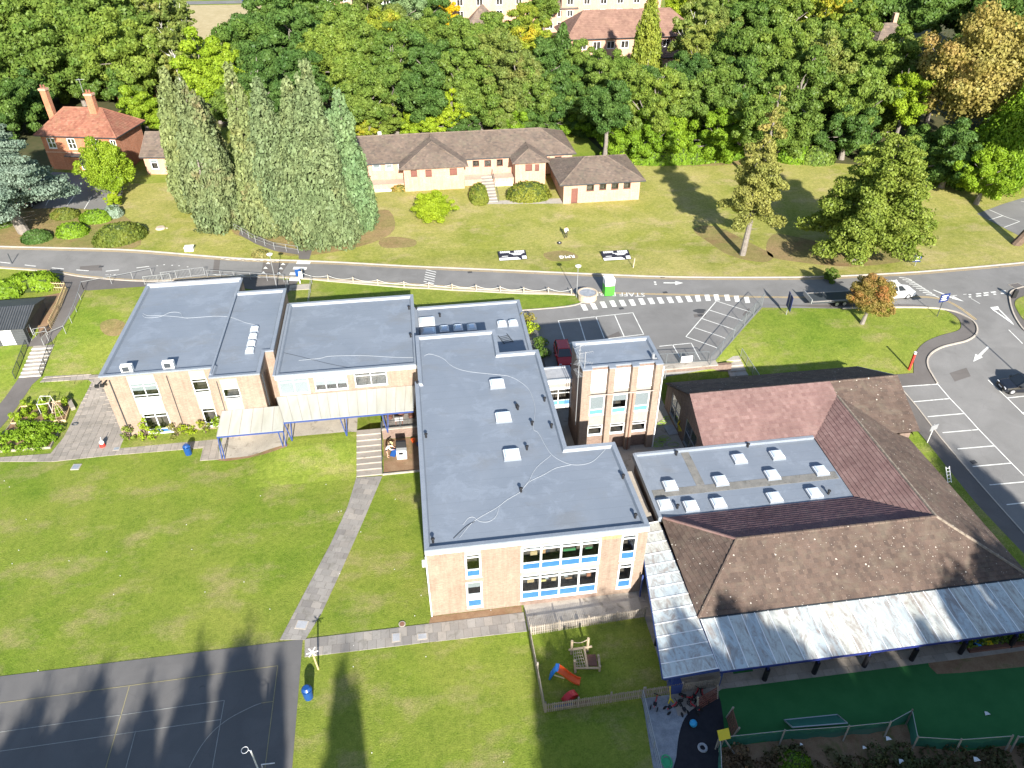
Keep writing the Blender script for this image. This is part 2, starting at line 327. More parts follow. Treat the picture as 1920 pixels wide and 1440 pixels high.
# ------------------------------------------------------------------ mesh building
ORG = {}
class MB:
    def __init__(s): s.v = []; s.f = []; s.mi = []
    def add(s, vs, fs, mi=0):
        o = len(s.v); s.v += [tuple(map(float, q)) for q in vs]; s.f += [tuple(i+o for i in f) for f in fs]; s.mi += [mi]*len(fs); return s
    def box(s, x0, x1, y0, y1, z0, z1, mi=0):
        if x0 > x1: x0, x1 = x1, x0
        if y0 > y1: y0, y1 = y1, y0
        return s.add([(x0, y0, z0), (x1, y0, z0), (x1, y1, z0), (x0, y1, z0), (x0, y0, z1), (x1, y0, z1), (x1, y1, z1), (x0, y1, z1)],
              [(0, 3, 2, 1), (4, 5, 6, 7), (0, 1, 5, 4), (1, 2, 6, 5), (2, 3, 7, 6), (3, 0, 4, 7)], mi)
    def obox(s, c, size, rz=0, tilt=0, mi=0):
        """box centred at c, turned by rz about z after a tilt about its own x axis"""
        mt = Matrix.Rotation(rz, 3, 'Z') @ Matrix.Rotation(tilt, 3, 'X'); a, b, d = (q/2 for q in size); c = Vector(c)
        vs = [c + mt @ Vector((sx*a, sy*b, sz*d)) for sz in (-1, 1) for sx, sy in ((-1, -1), (1, -1), (1, 1), (-1, 1))]
        return s.add(vs, [(0, 3, 2, 1), (4, 5, 6, 7), (0, 1, 5, 4), (1, 2, 6, 5), (2, 3, 7, 6), (3, 0, 4, 7)], mi)
    def prism(s, poly, z0, z1, mi=0):
        n = len(poly); A = sum(poly[i][0]*poly[(i+1) % n][1]-poly[(i+1) % n][0]*poly[i][1] for i in range(n))
        if A < 0: poly = poly[::-1]
        vs = [(p[0], p[1], z0) for p in poly]+[(p[0], p[1], z1) for p in poly]
        fs = [tuple(range(n))[::-1], tuple(range(n, 2*n))]+[(i, (i+1) % n, n+(i+1) % n, n+i) for i in range(n)]
        return s.add(vs, fs, mi)
    def beam(s, p, q, w, h=None, mi=0, up=(0, 0, 1)):
        p, q = Vector(p), Vector(q); d = (q-p)
        if d.length < 1e-6: return s
        d.normalize(); u = Vector(up)
        if abs(d.dot(u)) > .98: u = Vector((1, 0, 0))
        a = d.cross(u).normalized()*(w/2); b = a.cross(d).normalized()*((h or w)/2)
        vs = [p-a-b, p+a-b, p+a+b, p-a+b, q-a-b, q+a-b, q+a+b, q-a+b]
        return s.add(vs, [(0, 1, 2, 3), (7, 6, 5, 4), (0, 4, 5, 1), (1, 5, 6, 2), (2, 6, 7, 3), (3, 7, 4, 0)], mi)
    def tube(s, pts, rad, n=6, mi=0, closed=False):
        pts = [Vector(p) for p in pts]; m = len(pts); rad = rad if isinstance(rad, (list, tuple)) else [rad]*m
        ring0 = len(s.v); vs = []; fs = []
        prev = None
        for i, p in enumerate(pts):
            if closed: d = pts[(i+1) % m]-pts[i-1]
            else: d = pts[min(i+1, m-1)]-pts[max(i-1, 0)]
            d.normalize(); ref = Vector((0, 0, 1)) if abs(d.z) < .9 else Vector((1, 0, 0))
            a = d.cross(ref).normalized(); b = a.cross(d)
            for k in range(n):
                t = 2*math.pi*k/n; vs.append(p+(a*math.cos(t)+b*math.sin(t))*rad[i])
        for i in range(m if closed else m-1):
            for k in range(n):
                j = (i+1) % m; fs.append((i*n+k, i*n+(k+1) % n, j*n+(k+1) % n, j*n+k))
        if not closed: fs += [tuple(range(n))[::-1], tuple(range((m-1)*n, m*n))]
        return s.add(vs, fs, mi)
    def cyl(s, c, r, z0, z1, n=14, mi=0, r1=None):
        r1 = r if r1 is None else r1
        vs = [(c[0]+r*math.cos(2*math.pi*k/n), c[1]+r*math.sin(2*math.pi*k/n), z0) for k in range(n)]
        vs += [(c[0]+r1*math.cos(2*math.pi*k/n), c[1]+r1*math.sin(2*math.pi*k/n), z1) for k in range(n)]
        return s.add(vs, [tuple(range(n))[::-1], tuple(range(n, 2*n))]+[(k, (k+1) % n, n+(k+1) % n, n+k) for k in range(n)], mi)
    def ball(s, c, r, nu=10, nv=7, sx=1, sy=1, sz=1, mi=0):
        vs = [(c[0], c[1], c[2]-r*sz)]
        for j in range(1, nv):
            t = math.pi*j/nv
            for k in range(nu): vs.append((c[0]+r*sx*math.sin(t)*math.cos(2*math.pi*k/nu), c[1]+r*sy*math.sin(t)*math.sin(2*math.pi*k/nu), c[2]-r*sz*math.cos(t)))
        vs.append((c[0], c[1], c[2]+r*sz)); fs = [(0, 1+(k+1) % nu, 1+k) for k in range(nu)]
        for j in range(nv-2):
            for k in range(nu): a = 1+j*nu; fs.append((a+k, a+(k+1) % nu, a+nu+(k+1) % nu, a+nu+k))
        a = 1+(nv-2)*nu; fs += [(a+k, a+(k+1) % nu, len(vs)-1) for k in range(nu)]
        return s.add(vs, fs, mi)
    def mesh(s, name, mats):
        me = bpy.data.meshes.new(name); me.from_pydata(s.v, [], s.f)
        for m_ in (mats if isinstance(mats, (list, tuple)) else [mats]): me.materials.append(M[m_] if isinstance(m_, str) else m_)
        if any(s.mi): me.polygons.foreach_set('material_index', s.mi)
        return me
    def build(s, name, mats, parent=None, smooth_=False, **tags):
        if parent is not None:
            o = ORG.get(parent.name, (0, 0, 0)); s.v = [(a-o[0], b-o[1], c-o[2]) for a, b, c in s.v]
        me = s.mesh(name, mats)
        if smooth_: me.polygons.foreach_set('use_smooth', [True]*len(me.polygons))
        ob = bpy.data.objects.new(name, me); COL.objects.link(ob)
        if parent is not None: ob.parent = parent; ORG[ob.name] = ORG.get(parent.name, (0, 0, 0))
        tag(ob, **tags); return ob
def tag(o, label=None, cat=None, group=None, kind=None):
    if label: o['label'] = label
    if cat: o['category'] = cat
    if group: o['group'] = group
    if kind: o['kind'] = kind
    return o
def thing(name, label, cat, loc=(0, 0, 0), group=None, rz=0):
    o = bpy.data.objects.new(name, None); o.empty_display_size = .5; COL.objects.link(o); o.location = loc; o.rotation_euler = (0, 0, rz)
    ORG[o.name] = (0, 0, 0) if rz else tuple(loc)      # a turned thing is built in its own frame
    return tag(o, label, cat, group)
def local(o): ORG[o.name] = (0, 0, 0); return o
def copy_tree(o, parent=None):
    c = o.copy(); COL.objects.link(c); c.parent = parent
    for ch in o.children: copy_tree(ch, c)
    return c
def put(proto, loc, rz, label, first=[], scale=None, group=None):
    """the first call moves the prototype itself, later calls copy it"""
    if proto.name in first: o = copy_tree(proto)
    else: o = proto; first.append(proto.name)
    o.location = loc; o.rotation_euler = (0, 0, rz); o['label'] = label
    if group: o['group'] = group
    if scale: o.scale = scale if isinstance(scale, tuple) else (scale,)*3
    return o
def struct(name, mb, m): return mb.build(name, m, kind='structure')

# ------------------------------------------------------------------ ground sheets
XS = sorted(set([-1600, -700, -400, -260, -180, -130]+list(range(-100, 121, 1))+[140, 170, 220, 300, 420, 700, 1600]))
YS = sorted(set([-900, -300, -120, -50, -20]+list(range(0, 141, 1))+[145, 150, 160, 170, 185, 200, 230, 260, 300, 360, 450, 700, 1200, 2500]))
def terrain():
    nx, ny = len(XS), len(YS); X, Y = np.meshgrid(XS, YS); Z = H(X, Y)
    v = np.stack([X, Y, Z], -1).reshape(-1, 3).tolist(); f = []
    for j in range(ny-1):
        for i in range(nx-1):
            a = j*nx+i; f += [(a, a+1, a+nx+1), (a, a+nx+1, a+nx)]
    m = MB(); m.v = [tuple(q) for q in v]; m.f = f; m.mi = [0]*len(f); return struct('ground', m, 'grass')
terrain()
def clip(poly, a, b, c):
    out = []; n = len(poly)
    for i in range(n):
        p, q = poly[i], poly[(i+1) % n]; dp = a*p[0]+b*p[1]+c; dq = a*q[0]+b*q[1]+c
        if dp >= 0: out.append(p)
        if (dp >= 0) != (dq >= 0):
            t = dp/(dp-dq); out.append((p[0]+(q[0]-p[0])*t, p[1]+(q[1]-p[1])*t))
    return out
def zt(x, y):
    import bisect
    i = min(max(bisect.bisect_right(XS, x)-1, 0), len(XS)-2); j = min(max(bisect.bisect_right(YS, y)-1, 0), len(YS)-2)
    x0, x1, y0, y1 = XS[i], XS[i+1], YS[j], YS[j+1]; u = (x-x0)/(x1-x0); v = (y-y0)/(y1-y0)
    a, b, c, d = (float(H(p, q)) for p, q in ((x0, y0), (x1, y0), (x1, y1), (x0, y1)))
    return a+(b-a)*u+(c-b)*v if u >= v else a+(c-d)*u+(d-a)*v
def sheet(name, poly, dz, m, build=True):
    """a thin surface laid on the terrain"""
    mb = MB(); ys = [p[1] for p in poly]; A = sum(poly[i][0]*poly[(i+1) % len(poly)][1]-poly[(i+1) % len(poly)][0]*poly[i][1] for i in range(len(poly)))
    if A < 0: poly = poly[::-1]
    for j in range(len(YS)-1):
        if YS[j+1] < min(ys) or YS[j] > max(ys): continue
        row = clip(clip(poly, 0, 1, -YS[j]), 0, -1, YS[j+1])
        if len(row) < 3: continue
        xs = [p[0] for p in row]
        for i in range(len(XS)-1):
            if XS[i+1] < min(xs) or XS[i] > max(xs): continue
            c = clip(clip(row, 1, 0, -XS[i]), -1, 0, XS[i+1])
            if len(c) < 3: continue
            x0, y0 = XS[i], YS[j]; sx = XS[i+1]-x0; sy = YS[j+1]-y0
            hz = [float(H(p, q)) for p, q in ((x0, y0), (x0+sx, y0), (x0+sx, y0+sy), (x0, y0+sy))]
            if max(hz)-min(hz) < 1e-5: parts = [c]
            else: parts = [clip(c, 1/sx, -1/sy, -x0/sx+y0/sy), clip(c, -1/sx, 1/sy, x0/sx-y0/sy)]
            for k, q in enumerate(parts):
                if len(q) < 3: continue
                vs = []
                for px, py in q:
                    u = (px-x0)/sx; v = (py-y0)/sy
                    z = (hz[0]+(hz[1]-hz[0])*u+(hz[2]-hz[1])*v) if (len(parts) == 1 or k == 0) else (hz[0]+(hz[2]-hz[3])*u+(hz[3]-hz[0])*v)
                    vs.append((px, py, z+dz))
                mb.add(vs, [tuple(range(len(vs)))])
    return struct(name, mb, m) if build else mb
def resample(pts, step):
    out = [Vector(pts[0][:2])]
    for a, b in zip(pts[:-1], pts[1:]):
        a, b = Vector(a[:2]), Vector(b[:2]); n = max(1, int((b-a).length/step))
        out += [a.lerp(b, (k+1)/n) for k in range(n)]
    return out
def ribbon(mb, pts, w, dz, dash=None, h=0, step=.5):
    """flat line (h=0) or upstand following the ground"""
    P = resample(pts, step if not dash else min(step, dash[0]/2)); run = 0
    for i in range(len(P)-1):
        a, b = P[i], P[i+1]; L_ = (b-a).length; run += L_
        if L_ < 1e-5 or (dash and (run % (dash[0]+dash[1])) > dash[0]): continue
        t0 = (P[i]-P[i-1]) if i else b-a; t1 = (P[i+2]-P[i+1]) if i+2 < len(P) else b-a
        def nrm(u, v):
            d = u.normalized()+v.normalized(); d.normalize(); return Vector((-d.y, d.x))*w/2
        n0 = nrm(t0, b-a); n1 = nrm(b-a, t1)
        q = [a+n0, a-n0, b-n1, b+n1]; z = [zt(p.x, p.y)+dz for p in q]
        if not h: mb.add([(p.x, p.y, zz) for p, zz in zip(q, z)], [(0, 1, 2, 3)])
        else:
            vs = [(p.x, p.y, zz) for p, zz in zip(q, z)]+[(p.x, p.y, zz+h) for p, zz in zip(q, z)]
            fs = [(4, 5, 6, 7), (1, 2, 6, 5), (3, 0, 4, 7)]
            if i == 0: fs.append((0, 1, 5, 4))
            if i == len(P)-2: fs.append((2, 3, 7, 6))
            mb.add(vs, fs)
    return mb
def inside(poly, x, y):
    c = False; n = len(poly)
    for i in range(n):
        x1, y1 = poly[i]; x2, y2 = poly[(i+1) % n]
        if (y1 > y) != (y2 > y) and x < (x2-x1)*(y-y1)/(y2-y1)+x1: c = not c
    return c
SLABM = {}
def slabs(parent, poly, origin, ang, w, l, m, limit=300, t=.045, dz=.0, stagger=.5, name='paving_slab', z=None):
    """lay slabs one by one over a polygon: whole ones near the camera are parts, the rest one joined part"""
    ca, sa = math.cos(ang), math.sin(ang); inv = [((x-origin[0])*ca+(y-origin[1])*sa, -(x-origin[0])*sa+(y-origin[1])*ca) for x, y in poly]
    u0, u1 = min(p[0] for p in inv), max(p[0] for p in inv); v0, v1 = min(p[1] for p in inv), max(p[1] for p in inv)
    key = (w, l, t, m)
    if key not in SLABM:
        q = MB(); g = .009; e = .012
        q.box(-w/2+g, w/2-g, -l/2+g, l/2-g, -.04, t); SLABM[key] = q.mesh(name, m)
    A = sum(inv[i][0]*inv[(i+1) % len(inv)][1]-inv[(i+1) % len(inv)][0]*inv[i][1] for i in range(len(inv)))
    if A < 0: inv = inv[::-1]
    full = []; rest = MB()
    for j in range(math.floor(v0/l), math.ceil(v1/l)):
        for i in range(math.floor(u0/w)-1, math.ceil(u1/w)+1):
            cu, cv = (i+.5+(stagger if j % 2 else 0))*w, (j+.5)*l
            cs = [(cu+sx*w/2*.96, cv+sy*l/2*.96) for sx in (-1, 1) for sy in (-1, 1)]
            k = sum(inside(inv, *c) for c in cs)
            if k == 0 and not inside(inv, cu, cv): continue
            x, y = origin[0]+cu*ca-cv*sa, origin[1]+cu*sa+cv*ca
            if k == 4: full.append((x, y)); continue
            c = inv
            for a_, b_, c_ in ((1, 0, -(cu-w/2+.009)), (-1, 0, cu+w/2-.009), (0, 1, -(cv-l/2+.009)), (0, -1, cv+l/2-.009)): c = clip(c, a_, b_, c_)
            if len(c) > 2:
                wp = [(origin[0]+p*ca-q*sa, origin[1]+p*sa+q*ca) for p, q in c]; zz = zt(x, y) if z is None else z
                rest.prism(wp, zz+dz-.04, zz+dz+t)
    full.sort(key=lambda p: p[0]**2+p[1]**2); rnd = random.Random(len(full)); O = ORG.get(parent.name, (0, 0, 0))
    for x, y in full[:limit]:
        o = bpy.data.objects.new(name, SLABM[key]); COL.objects.link(o); o.parent = parent
        zz = zt(x, y) if z is None else z
        sl_ = (zt(x, y+.3)-zt(x, y-.3))/.6 if z is None else 0; sx_ = (zt(x+.3, y)-zt(x-.3, y))/.6 if z is None else 0
        o.location = (x-O[0], y-O[1], zz+dz+rnd.uniform(-.006, .006)-O[2]); o.rotation_euler = (math.atan(sl_)+rnd.uniform(-.008, .008), -math.atan(sx_)+rnd.uniform(-.008, .008), ang+rnd.uniform(-.006, .006))
    for x, y in full[limit:]:
        zz = zt(x, y) if z is None else z; rest.obox((x, y, zz+dz+t/2-.02), (w-.018, l-.018, t+.04), ang)
    if rest.v: tag(rest.build(name+'_run' if name != 'paving_slab' else 'paving_edge', m, parent), kind='stuff')
# ------------------------------------------------------------------ roads, paths, lawns
# upper lawns, drier than the playing field
sheet('lawn', G2((-60, 470), (60, 465), (250, 470), (480, 487), (770, 500), (1120, 515), (1440, 520), (1700, 511), (1990, 486), (1990, 330), (1700, 290), (1400, 285), (1080, 300), (700, 345), (340, 340), (270, 345), (100, 330), (-60, 330)), .012, 'bank')
N_EDGE = smooth(G2((-90, 459), (0, 463), (120, 466), (250, 470), (400, 482), (480, 487), (620, 492), (770, 500), (960, 508), (1120, 515), (1260, 520), (1440, 521), (1560, 519), (1700, 512), (1800, 504), (1920, 493), (2050, 478)), 5)
LOT_W = smooth(G2((1580, 579), (1680, 577), (1745, 578), (1785, 584), (1808, 593), (1826, 605), (1832, 618), (1828, 630), (1812, 640), (1788, 646), (1766, 652), (1748, 662), (1739, 675), (1740, 690), (1748, 705), (1757, 720)), 5)
S_EDGE = smooth(G2((-90, 496), (0, 503), (60, 507), (110, 512), (160, 520), (280, 528), (400, 521), (500, 520), (560, 523), (640, 527), (760, 534), (900, 543), (1000, 548), (1080, 554)), 4)
road = N_EDGE + G2((2050, 640), (2100, 1200), (1990, 1085), (1925, 1007), (1830, 900), (1762, 820), (1717, 761), (1686, 725)) + LOT_W[::-1] + G2((1420, 577), (1180, 560)) + S_EDGE[::-1]
sheet('road', road, .034, 'asphalt')
carpark = G2((1178, 553), (1240, 556), (1440, 565), (1447, 570), (1432, 574), (1350, 665), (1330, 692), (1262, 704), (1180, 716), (1040, 716), (990, 660), (975, 583), (1060, 574), (1098, 566), (1118, 556))
sheet('staff_car_park', carpark, .040, 'asphalt')
FW = G2((1425, 573), (1580, 580), (1680, 579), (1745, 581), (1782, 587), (1802, 596), (1802, 614), (1795, 620), (1760, 630), (1730, 645), (1716, 662), (1712, 690), (1716, 705), (1665, 708), (1700, 715), (1757, 720))
fw_in = smooth(G2((1430, 572), (1560, 572), (1640, 571), (1700, 571), (1745, 575), (1776, 584), (1796, 597), (1802, 612), (1794, 621), (1765, 629), (1738, 640), (1721, 655), (1714, 672), (1713, 700)), 4)
sheet('pavement', fw_in + G2((1640, 706), (1672, 712), (1700, 770), (1690, 800), (1715, 840), (1800, 950), (1925, 1100), (1990, 1180), (1990, 1085), (1925, 1007), (1830, 900), (1762, 820), (1717, 761), (1686, 725), (1757, 721)) + LOT_W[::-1], .046, 'footway')
sheet('grass_strip', G2((1693, 803), (1715, 803), (1735, 826), (1768, 868), (1830, 945), (1925, 1045), (1990, 1130), (1990, 1200), (1925, 1088), (1850, 1000), (1770, 905), (1693, 815)), .075, 'grass')
sheet('asphalt_path', G2((125, 521), (168, 524), (158, 545), (140, 580), (118, 615), (98, 640), (80, 650), (48, 650), (70, 628), (100, 600), (118, 560), (132, 530)), .03, 'footway')
sheet('asphalt_path', G2((36, 708), (78, 706), (60, 722), (45, 745), (12, 790), (-10, 815), (-40, 850), (-60, 850), (-20, 780), (10, 745)), .028, 'footway')
sheet('gateway_pavement', G2((118, 515), (330, 514), (470, 516), (560, 528), (530, 560), (480, 545), (380, 525), (290, 536), (165, 545), (120, 540), (95, 540), (60, 520)), .026, 'footway')
sheet('bank_soil', smooth(G2((-60, 420), (20, 395), (90, 388), (200, 392), (240, 410), (262, 440), (250, 466), (120, 464), (0, 461), (-60, 455)), 3), .03, 'worn')
sheet('bank_soil', smooth(G2((430, 425), (520, 420), (600, 430), (690, 400), (730, 395), (740, 430), (700, 455), (620, 474), (540, 480), (500, 460), (440, 440)), 3), .028, 'worn')
for i, p in enumerate([((1300, 430), (1345, 425), (1420, 462), (1450, 480), (1430, 492), (1370, 480), (1330, 455)), ((1450, 440), (1520, 450), (1600, 470), (1680, 472), (1700, 488), (1600, 500), (1500, 492), (1440, 478)), ((712, 450), (740, 444), (778, 450), (776, 462), (740, 465), (715, 463)),
                    ((190, 605), (215, 598), (235, 607), (230, 625), (205, 630), (190, 620)), ((1160, 295), (1240, 300), (1350, 296), (1420, 305), (1300, 312), (1200, 306)), ((1020, 475), (1060, 470), (1085, 482), (1060, 490), (1030, 488))]):
    sheet('worn_earth', smooth(G2(*p), 4, True), .02, 'worn')
sheet('forecourt', G2((55, 320), (230, 330), (232, 352), (225, 385), (205, 396), (160, 392), (110, 390), (60, 392), (80, 360)), .036, 'asphalt')
sheet('side_car_park', G2((1832, 401), (1880, 383), (1990, 350), (2060, 400), (1990, 470), (1920, 447)), .036, 'asphalt')
# playground court and its lines
court = [(-70, 33.6), (-10.45, 33.72), (-10.25, 20), (-10.1, 8), (-70, 8)]
sheet('playground_court', court, .03, 'court')
def line(name, pts, w, m='line', dz=.052, dash=None, raw=False):
    mb = MB(); ribbon(mb, pts if raw else [p[:] for p in G2(*pts)], w, dz, dash); return struct(name, mb, m)
M['line_faint'] = speck('worn_court_paint', (.26, .26, .24), (.36, .36, .34), 2, .8, 10)
M['line_court_yellow'] = speck('worn_yellow_paint', (.27, .24, .13), (.34, .30, .17), 2, .8, 10)
for p in (((-60, 1382), (421, 1314)), ((-60, 1418), (414, 1350)), ((421, 1314), (397, 1450)), ((255, 1371), (234, 1450)), ): line('court_line', p, .05, 'line_faint')
for p in (((-60, 1327), (521, 1249)), ((521, 1249), (496, 1450)), ((243, 1287), (196, 1450)), ((490, 1319), (512, 1316))): line('court_line', p, .05, 'line_court_yellow')
line('court_line', smooth([(355, 1440), (376, 1402), (400, 1372), (430, 1348), (470, 1327), (490, 1319)], 4), .05, 'line_faint')
# bottom right play areas
cx = [p for p in G2((1345, 1292), (1500, 1270), (1738, 1238), (1742, 1250), (1757, 1264), (1800, 1262), (1925, 1250), (2060, 1240), (2060, 1420), (1895, 1397), (1800, 1410), (1712, 1398), (1700, 1358), (1352, 1402))]
sheet('artificial_turf', cx, .022, 'turf')
sheet('gravel_area', G2((1204, 1310), (1340, 1290), (1352, 1330), (1330, 1370), (1290, 1400), (1290, 1460), (1228, 1460)), .02, 'gravel')
sheet('rubber_surface', smooth(G2((1345, 1298), (1310, 1320), (1285, 1345), (1273, 1378), (1268, 1420), (1262, 1470), (1340, 1470), (1352, 1402), (1358, 1370)), 3, True), .032, 'rubber')
sheet('earth_bed', G2((1740, 1236), (1800, 1222), (1925, 1210), (2060, 1195), (2060, 1240), (1925, 1250), (1800, 1262), (1757, 1264), (1742, 1250)), .024, 'soil')
sheet('rough_ground', G2((1352, 1402), (1700, 1358), (1712, 1398), (1800, 1410), (1895, 1397), (2060, 1420), (2060, 1600), (1340, 1600)), .02, 'soil')
# terrace and yard concrete
sheet('terrace_concrete', [(-19.9, 56.6), (-19.9, 54.35), (-13.5, 54.35), (-13.4, 55.4), (-7.1, 55.4), (-7.1, 59), (-19.9, 59)], .03, 'concrete')
sheet('worn_sand', smooth([(-20.1, 54.5), (-19, 54.0), (-17, 54.1), (-15, 53.9), (-13.6, 54.1), (-13.6, 54.6), (-17, 54.7)], 3, True), .02, 'soil')
sheet('yard_concrete', [(10, 43), (23.3, 43), (23.3, 58), (10, 58)], .02, 'concrete')
sheet('yard_concrete', [(5.6, 32.1), (14.6, 32.1), (14.6, 34.4), (5.6, 34.4)], .02, 'concrete')
sheet('dirt_bed', [(-4.7, 50.1), (-1.0, 50.1), (-1.0, 54.9), (-4.7, 54.9)], .03, 'soil')
sheet('dirt_bed', [(-1.3, 34.35), (5.4, 34.35), (5.4, 33.7), (-1.5, 33.7)], .02, 'soil')

# slabs laid one by one
def path_thing(name, poly, dz, m, **k):
    o = sheet(name, poly, dz, 'slab_bed'); slabs(o, poly, m=m, **k); return o
M['slab_bed'] = speck('slab_joint_earth', (.10, .09, .075), (.14, .125, .1), 2, .95, 14)
P1 = G2((525, 1200), (572, 1200), (603, 1150), (640, 1070), (680, 980), (717, 893), (668, 896), (652, 950), (620, 1020), (580, 1095))
path_thing('paved_path', P1, .015, 'slab_grey', origin=(-12.1, 33.9), ang=R(-17.5), w=.75, l=.6, limit=150)
P2 = [(-10.2, 32.25), (-10.3, 33.72), (-1.6, 33.74), (5.5, 33.74), (5.5, 32.1), (-1.7, 32.2)]
path_thing('paved_path', P2, .015, 'slab_grey', origin=(-10.2, 32.2), ang=0., w=.62, l=.75, limit=120)
P3 = G2((0, 866), (-40, 870), (-60, 862), (0, 858), (95, 851), (120, 820), (150, 760), (172, 717), (165, 712), (75, 717), (85, 706), (187, 702), (215, 770), (237, 822), (410, 800), (410, 862), (375, 864), (381, 840), (200, 855), (100, 866))
path_thing('paved_terrace', P3, .015, 'slab', origin=(-35, 56.2), ang=R(1), w=.62, l=.62, limit=300, stagger=0)
P4 = [(14.2, 24.2), (14.2, 38.3), (17.1, 38.3), (17.1, 29.7), (46, 29.7), (46, 27.9), (46, 25.6), (37, 25.6), (17.7, 25.8)]
path_thing('canopy_paving', P4, .015, 'slab', origin=(14.2, 25.6), ang=0., w=.9, l=.6, limit=120)

# kerbs and painted lines
mk = MB(); ribbon(mk, N_EDGE, .16, 0, h=.15); struct('kerb', mk, 'kerb')
mk = MB(); ribbon(mk, LOT_W, .16, 0, h=.15); struct('kerb', mk, 'kerb')
mk = MB(); ribbon(mk, S_EDGE, .14, 0, h=.12); struct('kerb', mk, 'kerb')
mk = MB(); ribbon(mk, G2((1686, 725), (1717, 761), (1762, 820), (1830, 900), (1925, 1007), (1990, 1085)), .12, 0, h=.09); struct('kerb', mk, 'kerb')
mk = MB(); ribbon(mk, smooth(G2((975, 583), (1040, 578), (1078, 573), (1094, 566)), 3), .14, 0, h=.12); struct('kerb', mk, 'kerb')
def off(pts, d):
    P = [Vector(p[:2]) for p in pts]; out = []
    for i, p in enumerate(P):
        t = (P[min(i+1, len(P)-1)]-P[max(i-1, 0)]).normalized(); out.append((p.x-t.y*d, p.y+t.x*d))
    return out
for d in (-.32, -.55): line('yellow_line', off(N_EDGE, d), .08, 'yellow_line', raw=True)
line('yellow_line', off(S_EDGE, .3), .09, 'yellow_line', raw=True)
YL = smooth(G2((1108, 548), (1180, 550), (1300, 553), (1440, 557), (1560, 557), (1680, 556), (1740, 557), (1775, 564), (1800, 577), (1818, 590), (1831, 600)), 4)
for d in (0, -.22): line('yellow_line', off(YL, d), .08, 'yellow_line', raw=True)
line('edge_line', [(0, 492), (60, 499), (120, 505), (190, 510), (240, 505), (280, 500)], .13, dash=(1.7, 2.0))
for x, y in ((295, 499), (308, 497), (323, 498), (336, 499), (352, 501)): line('edge_line', [(x-1.5, y), (x+1.5, y)], .12)
for j in range(2):
    pts = []; d = 3 if j else 0
    for i in range(9): pts.append((414+i*14, 484.5+i*.6+(2.5 if i % 2 else 0)+d*0))
    if not j: line('zigzag_line', pts, .11)
    else: line('zigzag_line', [(p[0]-20, p[1]+29) for p in pts[:8]], .11)
# zebra crossing, raised table, hatching, bays
def patch(name, quads, m='line', dz=.055):
    mb = MB()
    for q in quads:
        p = sheet('x', G2(*q), dz, m, build=False); mb.add(p.v, p.f)
    return struct(name, mb, m)
zeb = []
for (x, y) in ((554.5, 486), (548, 496.5), (541.5, 507)): zeb.append(((x, y), (x+25, y+.6), (x+23.5, y+5.4), (x-2, y+4.8)))
for i, q in enumerate(zeb): patch('crossing_stripe', [[(a+3, b+4.5) for a, b in q]])
patch('crossing_stripe', [((545, 519.5), (563, 520.5), (560, 528), (541, 527))])
sheet('speed_table', G2((494, 489), (543, 491), (520, 524), (488, 523)), .045, 'footway')
for x, y in ((503, 494), (498, 503), (494, 512), (531, 496), (527, 504), (523, 513)): patch('speed_table_mark', [((x-4.5, y+1.5), (x+4.5, y+1.5), (x, y-2.5))], dz=.06)
for i in range(6): line('hatch_line', [(799-i*.9, 506.5+i*4.3), (818-i*.9, 511+i*4.3)], .13)
ks = [(1095, 577), (1113, 575), (1131, 572), (1149, 570), (1167, 569), (1185, 568), (1203, 566), (1220.5, 565), (1238, 564), (1256, 563), (1273, 562), (1291, 561), (1308, 560), (1326, 559), (1343, 558.5), (1363, 559), (1381, 561), (1400, 563)]
for i, (x, y) in enumerate(ks):
    s = -4 if i < 12 else -1
    patch('walkway_stripe', [((x-5+s/2, y-5.5), (x+4+s/2, y-6), (x+6-s/2, y+5.5), (x-3-s/2, y+6))])
bay = .1
for p in ([(1046.7, 602), (1186.5, 587), (1206.7, 627.5), (1061, 645), (1046.7, 602)], [(1085, 598), (1098, 640)], [(1117, 594), (1133, 635)], [(1152, 590), (1170, 631)],
          [(1343, 565), (1286, 632), (1345, 653)], [(1343, 565), (1408, 586)], [(1330, 582), (1392, 602)], [(1316, 598), (1379, 620)], [(1302, 615), (1360, 635)],
          [(1236, 650), (1296, 644), (1315, 680)], [(1261, 647), (1284, 690)]): line('bay_line', p, bay)
lotl = [(1758, 721), (1781, 748), (1808, 776), (1834, 805), (1864, 836), (1896, 869), (1925, 898), (1990, 965)]
line('bay_line', lotl, .1)
for a, b in (((1684, 726), (1758, 721)), ((1713, 754), (1781, 748)), ((1739, 782), (1808, 776)), ((1767, 812), (1836, 806)), ((1795, 842.5), (1865, 836.5)), ((1823.5, 875.5), (1896, 869)), ((1855, 910), (1922, 904)), ((1887, 947), (1960, 939))): line('bay_line', [a, b], .1)
line('bay_line', [(1852, 713), (1888, 747), (1925, 783)], .1); line('bay_line', [(1888, 747), (1925, 743)], .1); line('bay_line', [(1915, 775), (1960, 771)], .1)
line('bay_line', [(1855, 394), (1880, 405), (1912, 416)], .1); line('bay_line', [(1880, 405), (1854, 413)], .1); line('bay_line', [(1911, 416), (1882, 427)], .1); line('bay_line', [(1914, 378), (1925, 380)], .1)
line('bay_line', [(172, 369), (158, 393)], .1); line('bay_line', [(139, 368), (126, 386)], .1); line('bay_line', [(98, 362), (86, 386)], .1)
patch('road_arrow', [((1244, 530), (1266, 530.4), (1266, 532), (1244, 532)), ((1266, 527.5), (1281, 531.3), (1266, 535))])
patch('road_arrow', [((1851, 650), (1854.5, 652), (1838, 669), (1833.5, 666.5)), ((1828.5, 664.5), (1842.5, 670.5), (1824.5, 679))])
